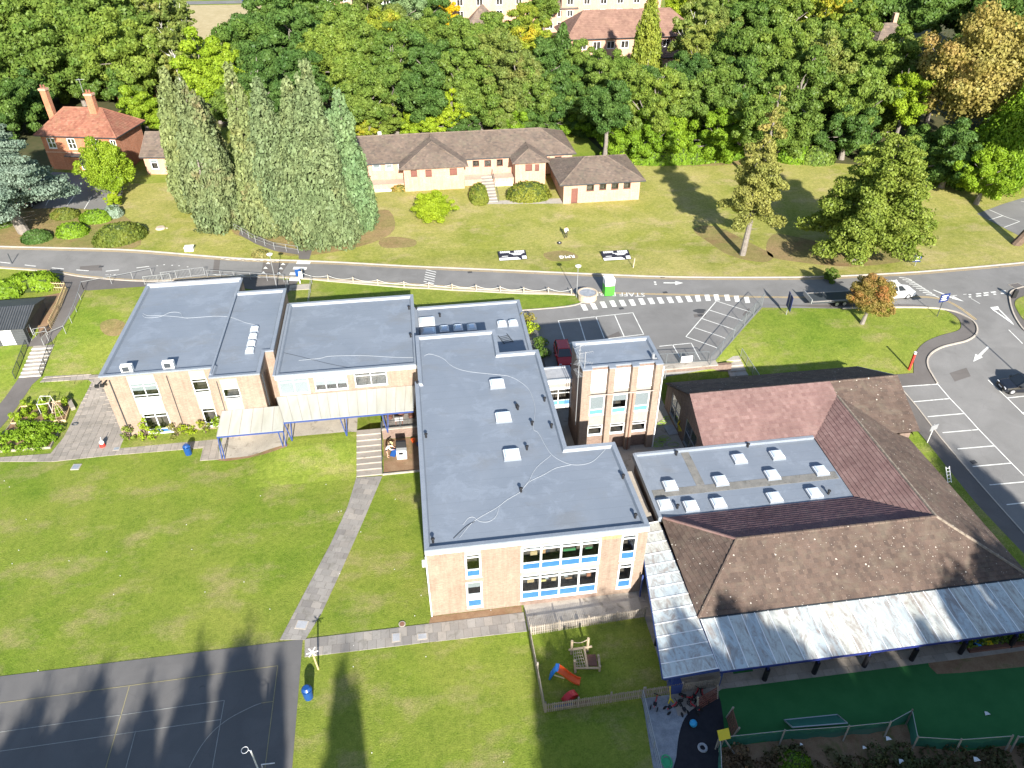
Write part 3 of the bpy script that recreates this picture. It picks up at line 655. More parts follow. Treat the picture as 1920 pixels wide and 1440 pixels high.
patch('give_way_triangle', [((1856, 577), (1871, 575), (1874, 581), (1861, 582)), ((1861, 582), (1863.5, 581.7), (1899, 606), (1901, 610.5)), ((1871.5, 581), (1874, 580.6), (1899, 606), (1901, 610.5))])
patch('road_arrow', [((1748, 544), (1751, 544), (1786, 558), (1784, 560)), ((1786, 555), (1807, 566), (1785, 561))])
for j in range(9):
    x, y = 1685.5+j*6.3, 521+j*4
    line('hatch_line', smooth([(x, y), (x+13, y+1.2), (x+24, y+5.2)], 3), .14)
line('hatch_line', [(1658, 529), (1682, 533)], .2); line('hatch_line', [(1688, 536), (1703, 539)], .2)
for d in (0, 4.2): line('give_way_line', [(1816, 553.5+d), (1890, 545.2+d)], .22, dash=(.65, .45))
line('give_way_line', [(1764, 558), (1812, 552)], .08, dash=(.8, .8)); line('lane_line', [(1891, 619), (1917, 645)], .1)
line('lane_line', [(1820, 560), (1837, 570)], .07)
isl = smooth(G2((1893, 552), (1905, 543), (1930, 537), (1990, 528), (2040, 560), (2020, 620), (1960, 640), (1925, 625), (1905, 600), (1895, 575)), 5, True)
sheet('island_paving', isl, .12, 'footway'); mk = MB(); ribbon(mk, isl+isl[:1], .16, 0, h=.17); struct('kerb', mk, 'kerb')
line('yellow_line', [Vector(p) for p in off(isl[::-1], .35)][::1], .08, 'yellow_line', raw=True)
sheet('island_grass', smooth(G2((1902, 568), (1925, 556), (1990, 548), (2000, 600), (1960, 620), (1925, 606), (1910, 590)), 4, True), .16, 'grass')
def lettering(name, txt, p, size, rz, m='line', tilt=0, parent=None, align='CENTER', ext=.0, stretch=1., **k):
    c = bpy.data.curves.new(name, 'FONT'); c.body = txt; c.size = size; c.align_x = align; c.align_y = 'CENTER'; c.extrude = ext; c.resolution_u = 2
    c.materials.append(M[m]); o = bpy.data.objects.new(name, c); COL.objects.link(o); o.location = p; o.rotation_euler = (tilt, 0, rz); o.scale = (1, stretch, 1)
    if parent is not None: o.parent = parent; q = ORG.get(parent.name, (0, 0, 0)); o.location = Vector(p)-Vector(q)
    dg = bpy.context.evaluated_depsgraph_get(); me = bpy.data.meshes.new_from_object(o.evaluated_get(dg)); o2 = bpy.data.objects.new(name, me); COL.objects.link(o2)
    o2.location = o.location; o2.rotation_euler = o.rotation_euler; o2.scale = o.scale; o2.parent = o.parent; bpy.data.objects.remove(o); o = o2
    tag(o, **k); return o
p = atg(1189, 552.5); q = atg(1229, 553); e = atg(1150, 551.5)
lettering('road_lettering', 'STAFF PARKING', (e.x-.4, e.y, e.z+.062), 1.15, math.atan2(q.y-e.y, q.x-e.x)+math.pi, kind='structure', stretch=1.1)
lettering('road_lettering', 'NO EXIT', (atg(190, 513).x, atg(190, 513).y, 2.5+.062), 1.0, R(180-10), kind='structure', stretch=1.0)
mk = MB()
for x, y in ((1226, 529.5), (1227, 533.5)): a, b = atg(x, y), atg(x+4, y); mk.beam((a.x, a.y, a.z+.05), (b.x, b.y, b.z+.05), .25, .01)
struct('road_lettering', mk, 'line')
# covers set in the paths
def cover(px, py, w, l, rz, m, label, round_=False):
    p = atg(px, py); t = thing('manhole_cover', label, 'manhole cover', p); local(t)
    mb = MB()
    if round_: mb.cyl((0, 0), w/2, -.02, .075, 18)
    else: mb.box(-w/2, w/2, -l/2, l/2, -.02, .068)
    mb.build('surround', 'kerb', t); mb = MB()
    if round_: mb.cyl((0, 0), w/2-.06, .05, .082, 18)
    else: mb.box(-w/2+.07, w/2-.07, -l/2+.07, l/2-.07, .05, .076)
    mb.build('lid', m, t); t.rotation_euler.z = rz
M['iron'] = speck('rusty_iron', (.20, .10, .065), (.26, .14, .1), 5, .85, 20)
M['plate'] = speck('steel_plate', (.22, .25, .28), (.28, .31, .34), 3, .5, 20)
cover(566, 1172, .85, .75, R(-15), 'lead', 'square cover near the lower end of the slanting paved path')
cover(743, 1196, .62, .75, 0, 'lead', 'square cover in the straight path, further from the school wall')
cover(792, 1194, .72, .55, 0, 'lead', 'square cover in the straight path, nearer the school wall')
cover(754, 1171, .5, .5, 0, 'iron', 'rusty round cover in the grass by the straight path', True)
cover(143, 876, .75, .75, R(-5), 'plate', 'grey plate in bare earth on the playing field')
cover(219, 842, .6, .5, 0, 'plate', 'blue grey plate in the slabs near the red and white toy')
cover(1905, 536, 1.5, .9, R(10), 'footway', 'dark square cover in the road by the junction')

# repairs and ironwork in the tarmac
for q in (((402, 486), (413, 487), (410, 512), (399, 511)), ((150, 500), (190, 497), (192, 508), (150, 508)), ((1392, 590), (1404, 578), (1410, 584), (1396, 596)), ((1118, 640), (1160, 622), (1165, 630), (1124, 648)), ((1780, 700), (1812, 690), (1820, 706), (1790, 716)), ((1300, 590), (1322, 588), (1324, 594), (1302, 596))):
    sheet('tarmac_patch', G2(*q), .043, 'footway')
for px, py in ((190, 500.5), (1242, 520), (1247, 549), (881, 511), (1577, 530), (1165, 579), (1313, 592), (1825, 867)):
    p = atg(px, py); mk = MB(); mk.obox((p.x, p.y, p.z+.048), (.55, .42, .02), .1); struct('drain_cover', mk, 'asphalt_dark')
p = atg(1312, 584); sheet('oil_stain', smooth([(p.x+.7*math.cos(a)*(1+.3*math.sin(3*a)), p.y+.5*math.sin(a)) for a in np.arange(0, 6.2, .6)], 3, True), .046, 'asphalt_dark')
rr = random.Random(12); wf = MB()
for i in range(44):
    p = at(rr.uniform(0, 960), rr.uniform(880, 1430))
    if not inside(court, p.x, p.y): wf.obox((p.x, p.y, .03), (.055, .045, .04), rr.uniform(0, 3))
tag(wf.build('daisies', 'speck'), 'white specks of daisies and scraps scattered over the playing field', 'daisies', kind='stuff')
# the main car park and the road go on to the east of the view
sheet('car_park_beyond', [(48, 33), (48, 12), (95, 12), (95, 64), (72, 64)], .026, 'asphalt')
sheet('road', [(80, 74.5), (80, 66), (119, 72), (119, 82)], .03, 'asphalt')
# ------------------------------------------------------------------ buildings: helpers
def wall_face(mb, a, b, z0, z1, openings, depth=.12, mi=0, reveal=0):
    """outer wall skin from a to b (outside on the right hand) with real openings and reveals; z1 may slope via tuple"""
    a, b = Vector(a), Vector(b); W = (b-a).length; d = (b-a)/W; n = Vector((d.y, -d.x))
    us = sorted({0, W}|{max(0, min(W, u)) for o in openings for u in o[:2]}); zs = sorted({z0, z1}|{max(z0, min(z1, z)) for o in openings for z in o[2:4]})
    P = lambda u, z, o=0: (a.x+d.x*u-n.x*o, a.y+d.y*u-n.y*o, z)
    for i in range(len(us)-1):
        for j in range(len(zs)-1):
            cu, cz = (us[i]+us[i+1])/2, (zs[j]+zs[j+1])/2
            if any(o[0] < cu < o[1] and o[2] < cz < o[3] for o in openings): continue
            mb.add([P(us[i], zs[j]), P(us[i+1], zs[j]), P(us[i+1], zs[j+1]), P(us[i], zs[j+1])], [(0, 1, 2, 3)], mi)
    for u0, u1, c0, c1 in [o[:4] for o in openings]:
        u0, u1 = max(0, u0), min(W, u1)
        for q in ((P(u0, c0), P(u0, c0, depth), P(u0, c1, depth), P(u0, c1)), (P(u1, c0, depth), P(u1, c0), P(u1, c1), P(u1, c1, depth)),
                  (P(u0, c0, depth), P(u0, c0), P(u1, c0), P(u1, c0, depth)), (P(u0, c1), P(u0, c1, depth), P(u1, c1, depth), P(u1, c1))):
            mb.add(q, [(0, 1, 2, 3)], mi)
def room(mb, a, b, o, depth=.12, deep=1.3):
    a, b = Vector(a), Vector(b); d = (b-a).normalized(); n = Vector((d.y, -d.x)); u0, u1, c0, c1 = o[:4]
    P = lambda u, z, t: (a.x+d.x*u-n.x*t, a.y+d.y*u-n.y*t, z)
    v = [P(u, z, t) for t in (depth+.02, deep) for u, z in ((u0, c0), (u1, c0), (u1, c1), (u0, c1))]
    mb.add(v, [(4, 5, 6, 7), (0, 1, 5, 4), (1, 2, 6, 5), (2, 3, 7, 6), (3, 0, 4, 7)])
def window(parent, a, b, o, cols=1, rows=(('glass', 1),), fm='white', bar=.07, depth=.12, seed=0, things=True, name='window', items=()):
    """frame, then each light of it: rows bottom to top (kind, share)"""
    a, b = Vector(a[:2]), Vector(b[:2]); d = (b-a).normalized(); n = Vector((d.y, -d.x)); u0, u1, z0, z1 = o[:4]; W = u1-u0; Hh = z1-z0
    P = lambda u, z, t: Vector((a.x+d.x*u-n.x*t, a.y+d.y*u-n.y*t, z))
    def bx(mb, ua, ub, za, zb, t0, t1):
        v = [P(u, z, t) for t in (t0, t1) for u, z in ((ua, za), (ub, za), (ub, zb), (ua, zb))]
        mb.add(v, [(0, 1, 2, 3), (7, 6, 5, 4), (0, 4, 5, 1), (1, 5, 6, 2), (2, 6, 7, 3), (3, 7, 4, 0)])
    t0, t1 = depth-.10, depth+.01
    fr = MB(); zs = [z0]
    for kd, s in rows: zs.append(zs[-1]+Hh*s/sum(r[1] for r in rows))
    for i in range(cols+1):
        u = u0+W*i/cols; w_ = bar if i in (0, cols) else bar*.9
        bx(fr, max(u0, u-w_/2 if 0 < i < cols else (u if i == 0 else u-w_)), min(u1, u+w_/2 if 0 < i < cols else (u+w_ if i == 0 else u)), z0, z1, t0, t1)
    for j, z in enumerate(zs):
        q = bar*.5 if 0 < j < len(zs)-1 else bar
        za, zb = (z, z+q) if j == 0 else ((z-q, z) if j == len(zs)-1 else (z-q/2, z+q/2))
        for i in range(cols): bx(fr, u0+W*i/cols+bar*.5, u0+W*(i+1)/cols-bar*.5, za, zb, t0+.008, t1-.003)
    win = fr.build(name, fm, parent); rnd = random.Random(seed)
    for i in range(cols):
        for j, (kd, s) in enumerate(rows):
            ua, ub, za, zb = u0+W*i/cols+bar*.45, u0+W*(i+1)/cols-bar*.45, zs[j]+bar*.3, zs[j+1]-bar*.3
            g = MB(); bx(g, ua, ub, za, zb, t0+.05, t0+.062)
            if kd in ('glass', 'half', 'blind', 'sliver'):
                if things: g.build('pane', 'glass', win)
                else: g.build('pane', 'glass_dark', win)
                cov = {'glass': 0, 'sliver': .12, 'half': .5, 'blind': 1.}[kd]
                if cov and things:
                    q = MB(); bx(q, ua, ub, zb-(zb-za)*cov, zb, t0+.10, t0+.11); q.build('blind', 'blind', win)
            else: g.build('panel', kd, win)
    for k, (fu, fz, w_, h_, m_) in enumerate(items):
        g = MB(); cu_, cz_ = u0+W*fu, z0+Hh*fz; bx(g, cu_-w_/2, cu_+w_/2, cz_-h_/2, cz_+h_/2, depth+.25+.05*(k % 3), depth+.32+.05*(k % 3)); g.build('display_board', m_, win)
    s = MB(); bx(s, u0-.03, u1+.03, z0-.05, z0, -.03, depth); s.build('sill', fm, win)
    return win
def oy(plane_y, px0, py0, px1, py1, a=None):
    """opening on a wall y=const from the picture's left/right/top/bottom middle points"""
    xm, ym = (px0+px1)/2, (py0+py1)/2
    u0 = onY(px0, ym, plane_y)[0]; u1 = onY(px1, ym, plane_y)[0]; z1 = onY(xm, py0, plane_y)[1]; z0 = onY(xm, py1, plane_y)[1]
    return [u0, u1, z0, z1]
def flat_block(t, poly, z0, z1, wm, opens=None, par_w=.38, par_h=.26, roofm='felt', fascia=(), seamless=()):
    """brick walls, membrane roof with a raised edge; opens = {edge index: [openings in edge coordinates]}"""
    n = len(poly); opens = opens or {}
    w_ = MB(); rm = MB()
    for i in range(n):
        a, b = poly[i], poly[(i+1) % n]; wall_face(w_, a, b, z0, z1-.03, opens.get(i, []))
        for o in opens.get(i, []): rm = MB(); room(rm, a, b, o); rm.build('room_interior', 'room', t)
    w_.build('wall', wm, t)
    inn = []; outr = []
    for i in range(n):
        p, a, b = Vector(poly[i-1]), Vector(poly[i]), Vector(poly[(i+1) % n]); d0 = (a-p).normalized(); d1 = (b-a).normalized()
        n0 = Vector((-d0.y, d0.x)); n1 = Vector((-d1.y, d1.x)); inn.append(a+(n0+n1)*par_w); outr.append(a-(n0+n1)*.06)
    zr = z1-par_h; q = MB()
    for i in range(n):
        j = (i+1) % n; o0, o1, i0, i1 = outr[i], outr[j], inn[i], inn[j]
        m0, m1 = i0.lerp(o0, .25), i1.lerp(o1, .25)
        q.add([(*o0, z1-.16), (*o1, z1-.16), (*o1, z1), (*o0, z1), (*m0, z1-.03), (*m1, z1-.03), (*i0, zr-.02), (*i1, zr-.02)], [(0, 1, 2, 3), (3, 2, 5, 4), (4, 5, 7, 6)])
    q.build('roof_edge', 'felt_edge', t)
    r_ = MB(); r_.add([(*p, zr) for p in inn], [tuple(range(n))]); r_.build('roof', roofm, t)
    for i in fascia:
        a, b = Vector(poly[i]), Vector(poly[(i+1) % n]); d = (b-a).normalized(); nn = Vector((d.y, -d.x)); f = MB()
        f.beam((*(a+nn*.04-d*.04), z1-.34), (*(b+nn*.04+d*.04), z1-.34), .07, .35); f.build('fascia', 'fascia', t)
    return zr
def skylight(t, x, y, zr, w_, l_, k=1.):
    c = MB(); c.prism([(x-w_/2-.1, y-l_/2-.1), (x+w_/2+.1, y-l_/2-.1), (x+w_/2+.1, y+l_/2+.1), (x-w_/2-.1, y+l_/2+.1)], zr-.01, zr+.16)
    s = c.build('skylight', 'felt_edge', t)
    f = MB(); f.box(x-w_/2-.04, x+w_/2+.04, y-l_/2-.04, y+l_/2+.04, zr+.16, zr+.23); f.build('rim', 'white', s)
    d = MB(); zb = zr+.23; r = .28
    v = [(x-w_/2, y-l_/2, zb), (x+w_/2, y-l_/2, zb), (x+w_/2, y+l_/2, zb), (x-w_/2, y+l_/2, zb)]
    for f_, h_ in ((.9, .12), (.62, .22*k)): v += [(x-w_/2*f_, y-l_/2*f_, zb+h_), (x+w_/2*f_, y-l_/2*f_, zb+h_), (x+w_/2*f_, y+l_/2*f_, zb+h_), (x-w_/2*f_, y+l_/2*f_, zb+h_)]
    fs = [(8, 9, 10, 11)]
    for q in (0, 4):
        for i in range(4): fs.append((q+i, q+(i+1) % 4, q+4+(i+1) % 4, q+4+i))
    d.add(v, fs); d.build('dome', 'dome', s); return s
def px_sky(t, z, zr, px, py, w_, l_, k=1.):
    p = at(px, py, z); skylight(t, p.x, p.y, zr, w_, l_, k)
def outlet(t, px, py, zr, m='black'):
    p = at(px, py, zr); q = MB(); q.cyl((p.x, p.y), .09, zr-.01, zr+.32, 8); q.ball((p.x, p.y, zr+.36), .15, 8, 5, sz=.6); q.build('vent_pipe', m, t)
def roof_cable(t, pts, z, r=.015, m='cable_white'):
    P = smooth([at(x, y, z).xy[:] for x, y in pts], 6); q = MB(); q.tube([(p[0], p[1], z+r) for p in P], r, 4); q.build('cable', m, t)

M['hedge_g'] = mat('green_display_paper', (.08, .25, .1), .8); M['pipe_y'] = mat('yellow_display_paper', (.6, .5, .2), .8)
# ---- left two storey block
A = thing('classroom_block', 'two storey buff brick block with a flat blue grey roof, beside the paved terrace', 'school building', (-24, 67, 0))
pa = [(-29.3, 58.9), (-19.45, 58.9), (-19.45, 57.3), (-15.1, 57.3), (-15.1, 61.0), (-14.3, 61.0), (-14.3, 73.0), (-19.3, 73.0), (-19.3, 76.1), (-29.3, 76.1)]
yA = 58.9
oA = {'u1': oy(yA, 246, 718, 298, 747), 'l1': oy(yA, 272, 774, 320, 811), 'u2': oy(yA, 361, 710, 391, 737), 'l2': oy(yA, 382.5, 765, 408, 802)}
oA['l1'][2] = .12; oA['l2'][2] = .35
o3 = oy(57.3, 419, 728.5, 451, 749)
sh = lambda o, x0: [o[0]-x0, o[1]-x0, o[2], o[3]]
for k in oA: oA[k] = sh(oA[k], -29.3)
o3 = sh(o3, -19.45)
zA = 7.2; flat_block(A, pa, 0, zA, 'brick_buff', {0: list(oA.values()), 2: [o3]})
window(A, pa[0], pa[1], oA['u1'], 2, (('glass', .2), ('half', .58), ('blind', .22)), seed=1)
window(A, pa[0], pa[1], oA['l1'], 2, (('blue_panel', .2), ('glass', .62), ('glass', .18)), bar=.1, seed=2)
window(A, pa[0], pa[1], oA['u2'], 1, (('glass', .2), ('glass', .6), ('glass', .2)), seed=3)
window(A, pa[0], pa[1], oA['l2'], 1, (('glass', .2), ('glass', .62), ('glass', .18)), seed=4)
window(A, pa[2], pa[3], o3, 1, (('glass', .25), ('glass', .75)), seed=5)
for o, segs, yy, x0 in ((oA['u1'], ((oA['l1'][3], oA['u1'][2]), (oA['u1'][3], 7.0)), 58.9, -29.3), (oA['u2'], ((oA['l2'][3], oA['u2'][2]), (oA['u2'][3], 7.0)), 58.9, -29.3), (o3, ((.2, o3[2]), (o3[3], 6.9)), 57.3, -19.45)):
    for s0, s1 in segs:
        q = MB(); q.box(x0+o[0], x0+o[1], yy-.025, yy+.02, s0+.01, s1-.06); q.build('rendered_panel', 'render_cream', A)
for x, y, r in ((-28.55, 58.84, .05), (-23.6, 58.84, .03), (-18.9, 57.25, .03), (-15.0, 57.9, .05)):
    q = MB(); q.tube([(x, y-.03, 6.7), (x, y-.03, .1)], r, 6); q.build('downpipe', 'dark_steel', A)
q = MB(); q.beam((-19.4, 57.7, zA+.02), (-19.4, 73.2, zA+.02), .18, .12); q.build('upstand', 'felt_edge', A)
q = MB(); q.beam((-29.2, 76.0, zA+.05), (-19.4, 76.0, zA+.05), .35, .1); q.build('upstand', 'lead', A)
for x, y in ((477, 615.5), (474, 629.5), (471, 643), (468, 656)): px_sky(A, zA-.05, zA-.26, x, y, .62, .62, .7)
roof_cable(A, [(267, 591), (275, 596), (300, 594), (320, 586), (338, 587), (345, 596), (375, 595), (405, 593), (432, 595), (460, 605), (478, 609)], zA-.24)
roof_cable(A, [(268, 588), (278, 592), (300, 592), (330, 594), (352, 597)], zA-.24)
for x, y in ((238, 690), (316, 683)):
    p = at(x, y, zA+.2); u = MB(); u.box(p.x-.5, p.x+.5, p.y-.22, p.y+.22, zA-.2, zA+.55); a_ = u.build('air_conditioner', 'white_worn', A)
    f = MB(); f.box(p.x-.36, p.x+.22, p.y-.235, p.y-.215, zA-.05, zA+.45); f.build('grille', 'dark_steel', a_)
for x, y in ((-29.2, 58.75), (-28.75, 58.8)):
    q = MB(); q.beam((x, y, 6.75), (x-.25, y-.45, 6.62), .08); q.beam((x-.15, y-.45, 6.5), (x-.4, y-.6, 6.65), .24); q.build('floodlight', 'black', A)

# ---- middle hall range
B = thing('school_hall', 'two storey brick range with a wide flat roof above the long cream canopy', 'school building', (-8, 64, 0))
pb = [(-14.0, 58.2), (-.9, 58.2), (-.9, 71.5), (-14.0, 71.5)]
yB = 58.2; w1, w2, w3 = oy(yB, 516, 709.5, 580, 741), oy(yB, 590, 706, 652, 733), oy(yB, 665, 697.5, 726, 725)
for w_ in (w1, w2, w3): w_[0] += 14.0; w_[1] += 14.0; w_[2] += .12
w1[0] = max(w1[0], .15)
flat_block(B, pb, .6, 6.2, 'brick_buff', {0: [w1, w2, w3]}, fascia=(0,))
window(B, pb[0], pb[1], w1, 2, (('blind', .75), ('blind', .25)), seed=6); window(B, pb[0], pb[1], w2, 3, (('half', .75), ('blind', .25)), seed=7); window(B, pb[0], pb[1], w3, 2, (('glass', .75), ('sliver', .25)), seed=8)
for w_ in (w1, w2, w3): q = MB(); q.box(-14+w_[0], -14+w_[1], yB-.03, yB+.02, w_[3]+.01, 5.68); q.build('lintel', 'lintel', B)
q = MB(); q.beam((-14.05, 58.0, 6.27), (-14.05, 71.2, 6.27), .22, .14); q.build('upstand', 'felt_edge', B)
roof_cable(B, [(560, 676), (600, 672), (620, 668), (680, 667), (740, 670), (790, 671)], 5.97)
roof_cable(B, [(525, 660), (560, 668), (620, 683), (660, 690)], 5.97, .012, 'black')
outlet(B, 767, 580, 5.94); outlet(B, 770, 632, 5.94)

# ---- low rear range
D = thing('low_flat_range', 'single storey flat roofed range with small rooflights, facing the lawn by the road', 'school building', (5, 67, 0))
pd = [(-.85, 61.6), (10.7, 61.6), (10.9, 72.4), (-.85, 72.4)]
flat_block(D, pd, 1, 4.05, 'brick_buff', par_h=.18)
for x, y, w_, l_ in ((800, 602, 1.6, 1.6), (803, 620.5, 1.5, 1.25), (833, 616, .9, 1.0), (859, 614, .9, 1.0), (884.5, 613, .9, 1.0), (941, 606, .85, .85), (962, 604.5, .85, .85)): px_sky(D, 4.1, 3.87, x, y, w_, l_)
outlet(D, 825, 594, 3.87); outlet(D, 781, 582, 3.87)
def ladder(px, py, z, L_, w_, rz, label, tilt=0, m='galv', loc=None):
    t = thing('ladder', label, 'ladder', loc or at(px, py, z+.06)); local(t); q = MB()
    for s in (-1, 1): r = MB(); r.beam((s*w_/2, -L_/2, 0), (s*w_/2, L_/2, 0), .06, .06); r.build('rail', m, t)
    for i in range(int(L_/.3)): r = MB(); r.beam((-w_/2, -L_/2+.15+i*.3, 0), (w_/2, -L_/2+.15+i*.3, 0), .04); r.build('rung', m, t)
    t.rotation_euler = (tilt, 0, rz); return t
ladder(948, 635, 3.87, 1.7, 1.0, R(15), 'dark roof ladder lying on the low flat roof behind the notch', m='dark_steel')

# ---- main block nearest the field
Cb = thing('main_school_block', 'big two storey buff brick block with three rooflights along its flat roof', 'school building', (6, 45, 0))
pc = [(-1.2, 34.4), (14.45, 34.4), (14.25, 43.4), (10.35, 43.4), (10.45, 57.4), (6.75, 57.4), (6.85, 61.5), (-.85, 61.5), (-.85, 53.9), (-1.15, 53.9)]
yC = 34.4; sC = lambda o: [o[0]+1.2, o[1]+1.2, o[2], o[3]]
cu, cl = sC(oy(yC, 976.8, 1018.6, 1125.5, 1064)), sC(oy(yC, 976, 1072, 1119.7, 1118))
ru, rl = sC(oy(yC, 1164, 1003, 1193, 1049.7)), sC(oy(yC, 1157.6, 1057, 1185, 1102)); lu, ll = sC(oy(yC, 872, 1039, 902.5, 1083)), sC(oy(yC, 874.5, 1091, 905, 1139))
flat_block(Cb, pc, 0, 7.2, 'brick_buff', {0: [cu, cl, ru, rl, lu, ll]}, fascia=(0,))
cr = (('blue_panel', .31), ('glass', .53), ('sliver', .16))
window(Cb, pc[0], pc[1], cu, 4, cr, bar=.15, seed=10, items=((.17, .55, .5, .4, 'wood_new'), (.2, .72, .9, .1, 'blind'), (.29, .55, .35, .5, 'brick_orange'), (.4, .76, 1.0, .1, 'blind'), (.62, .5, .9, .2, 'hedge_g'), (.87, .46, .5, .12, 'hedge_g'))); window(Cb, pc[0], pc[1], cl, 4, cr, bar=.15, seed=11, items=((.14, .6, .5, .38, 'wood_new'), (.35, .62, .26, .26, 'blind'), (.31, .5, .4, .2, 'pipe_y'), (.44, .55, .35, .3, 'wood_new'), (.6, .62, .28, .26, 'blind'), (.64, .48, .5, .1, 'brick_orange'), (.82, .66, .4, .24, 'blind'), (.9, .55, .3, .35, 'brick_red')))
for o, r in ((ru, cr), (rl, cr), (lu, cr), (ll, (('blue_panel', .3), ('white', .2), ('half', .5)))): window(Cb, pc[0], pc[1], o, 1, r, bar=.13, seed=12)
for o, s0, s1 in ((cu, cu[3], 6.66), (ru, ru[3], 6.66), (lu, lu[3], 6.66), (cl, cl[3], cu[2]-.06), (ru, rl[3], ru[2]-.06)):
    q = MB(); q.box(-1.2+o[0], -1.2+o[1], yC-.03, yC+.02, s0+.012, s1); q.build('lintel', 'lintel', Cb)
q = MB(); q.box(-1.2+cu[1]+.02, -1.2+ru[0]-.02, yC-.012, yC+.02, 6.22, 6.66); q.build('brick_course', 'brick_orange', Cb)
q = MB(); q.box(-1.2+cl[0], -1.2+cl[1], yC-.02, yC+.02, .02, cl[2]-.06); q.build('plinth', 'brick_brown', Cb)
for y in (.12,):
    q = MB(); q.tube([(-1.22, 34.3, 6.6), (-1.22, 34.3, .1)], .055, 6); q.build('downpipe', 'white_worn', Cb)
    q = MB(); q.box(-1.5, -1.18, 34.2, 34.5, 5.7, 6.1); q.build('floodlight', 'white_worn', Cb)
for x, y in ((932, 716.5), (943.5, 779), (959.5, 849)): px_sky(Cb, 7.25, 6.94, x, y, 1.15, 1.05)
for x, y in ((783, 722.5), (971, 768), (969, 765), (988, 843), (998, 797), (1021, 752), (799, 820), (977, 922), (1034, 802), (1168, 897), (1191, 971), (812, 1017)): outlet(Cb, x, y, 6.95)
roof_cable(Cb, [(795, 668), (806, 664), (830, 672), (850, 688), (880, 697), (935, 703), (955, 706), (975, 716), (993, 733), (1003, 765), (1000, 803), (1010, 813), (1032, 850), (1060, 868), (1085, 872), (1110, 866), (1130, 848), (1141, 835)], 6.95)
roof_cable(Cb, [(862, 1008), (888, 978), (930, 953), (950, 938), (976, 922), (990, 905), (1020, 890), (1042, 878), (1070, 872)], 6.95)
roof_cable(Cb, [(868, 984), (878, 972), (888, 970), (900, 978), (917, 978), (930, 968), (936, 950)], 6.95, .016)
roof_cable(Cb, [(850, 1010), (873, 988), (890, 978)], 6.95, .02, 'black'); roof_cable(Cb, [(1033, 854), (1005, 878), (990, 905), (976, 921)], 6.95, .014)
q = MB(); q.box(-.84, -.80, 58.3, 61.4, 4.1, 6.1); q.build('brick_recess', 'brick_brown', Cb)

# ---- link bridge
Lk = thing('link_bridge', 'first floor glazed link between the main block and the stair tower', 'link bridge', (12, 55, 3))
lo = [.15, 2.55, 3.0, 4.9]
flat_block(Lk, [(10.5, 54.0), (13.2, 54.0), (13.2, 55.9), (10.5, 55.9)], 2.7, 6.15, 'fascia', {0: [lo]}, par_w=.15, par_h=.1, roofm='lead')
window(Lk, (10.5, 54.0), (13.2, 54.0), lo, 2, (('pale_blue_panel', .3), ('glass', .45), ('glass', .25)), seed=14)
q = MB(); q.box(10.52, 13.18, 53.95, 54.02, 5.15, 5.55); q.build('lintel', 'lintel', Lk)

# ---- stair tower
T = thing('stair_tower', 'three storey brick tower with four brick piers and white panels between them', 'tower', (17, 52.6, 0))
pt = [(13.1, 50.75), (20.15, 50.75), (20.15, 54.7), (13.1, 54.7)]
yT = 50.75; cols_ = ((1103.7, 1132.5), (1146, 1175.5), (1188.5, 1217)); ops = []
cx_ = [(13.98, 15.38), (16.05, 17.45), (18.1, 19.5)]
for (u0, u1) in cx_: ops += [[u0-13.1, u1-13.1, 6.95, 9.1], [u0-13.1, u1-13.1, 4.1, 6.25], [u0-13.1, u1-13.1, 1.75, 2.95]]
flat_block(T, pt, 0, 9.55, 'brick_brown', {0: ops}, par_w=.32)
for k in range(3):
    a_, b_ = pt[0], pt[1]
    window(T, a_, b_, ops[3*k], 2, (('white', 1),), seed=20+k); window(T, a_, b_, ops[3*k+1], 1, (('pale_blue_panel', .28), ('blind' if k != 1 else 'half', .72)), bar=.1, seed=23+k)
    window(T, a_, b_, ops[3*k+2], 1, (('glass', .72), ('glass', .28)), bar=.1, seed=26+k)
    u0, u1 = cx_[k]; q = MB(); q.box(u0, u1, yT-.03, yT+.01, 6.32, 6.88); q.build('grey_panel', 'lintel', T)
    q = MB(); q.box(u0, u1, yT-.03, yT+.01, 3.02, 4.0); q.build('concrete_band', 'lintel', T)
for x0, x1 in ((13.1, 13.9), (15.45, 15.98), (17.5, 18.04), (19.56, 20.15)):
    q = MB(); q.box(x0, x1, 50.3, 50.745, 0, 9.45); q.build('pier', 'brick_buff', T)
    q = MB(); q.box(x0-.04, x1+.04, 50.25, 50.80, 9.45, 9.56); q.build('pier_cap', 'felt_edge', T)
q = MB(); q.tube([(20.25, 50.3, 9.2), (20.25, 50.3, .05)], .06, 6); q.build('downpipe', 'white', T)
q = MB(); q.tube([(17.75, 50.2, 6.6), (17.75, 50.2, .05)], .05, 6); q.build('downpipe', 'iron', T)
q = MB(); q.tube([(13.7, 50.2, 6.75), (19.6, 50.2, 6.75)], .05, 6); q.build('pipe', 'lintel', T)
q = MB(); q.cyl((19.6, 51.4), .14, 9.3, 9.9, 8); q.box(19.5, 19.9, 51.2, 51.35, 9.3, 9.5); q.build('roof_vent', 'galv', T)
an = thing('aerial_mast', 'cluster of television aerials on poles at the corner of the stair tower', 'aerial', (13.0, 50.9, 7)); q = MB()
for x, y, z0, z1 in ((12.9, 51.0, 4.0, 11.6), (13.3, 50.6, 8.0, 11.2), (12.75, 50.4, 3.5, 10.6)): q.tube([(x, y, z0), (x, y, z1)], .035, 5)
q.build('pole', 'galv', an)
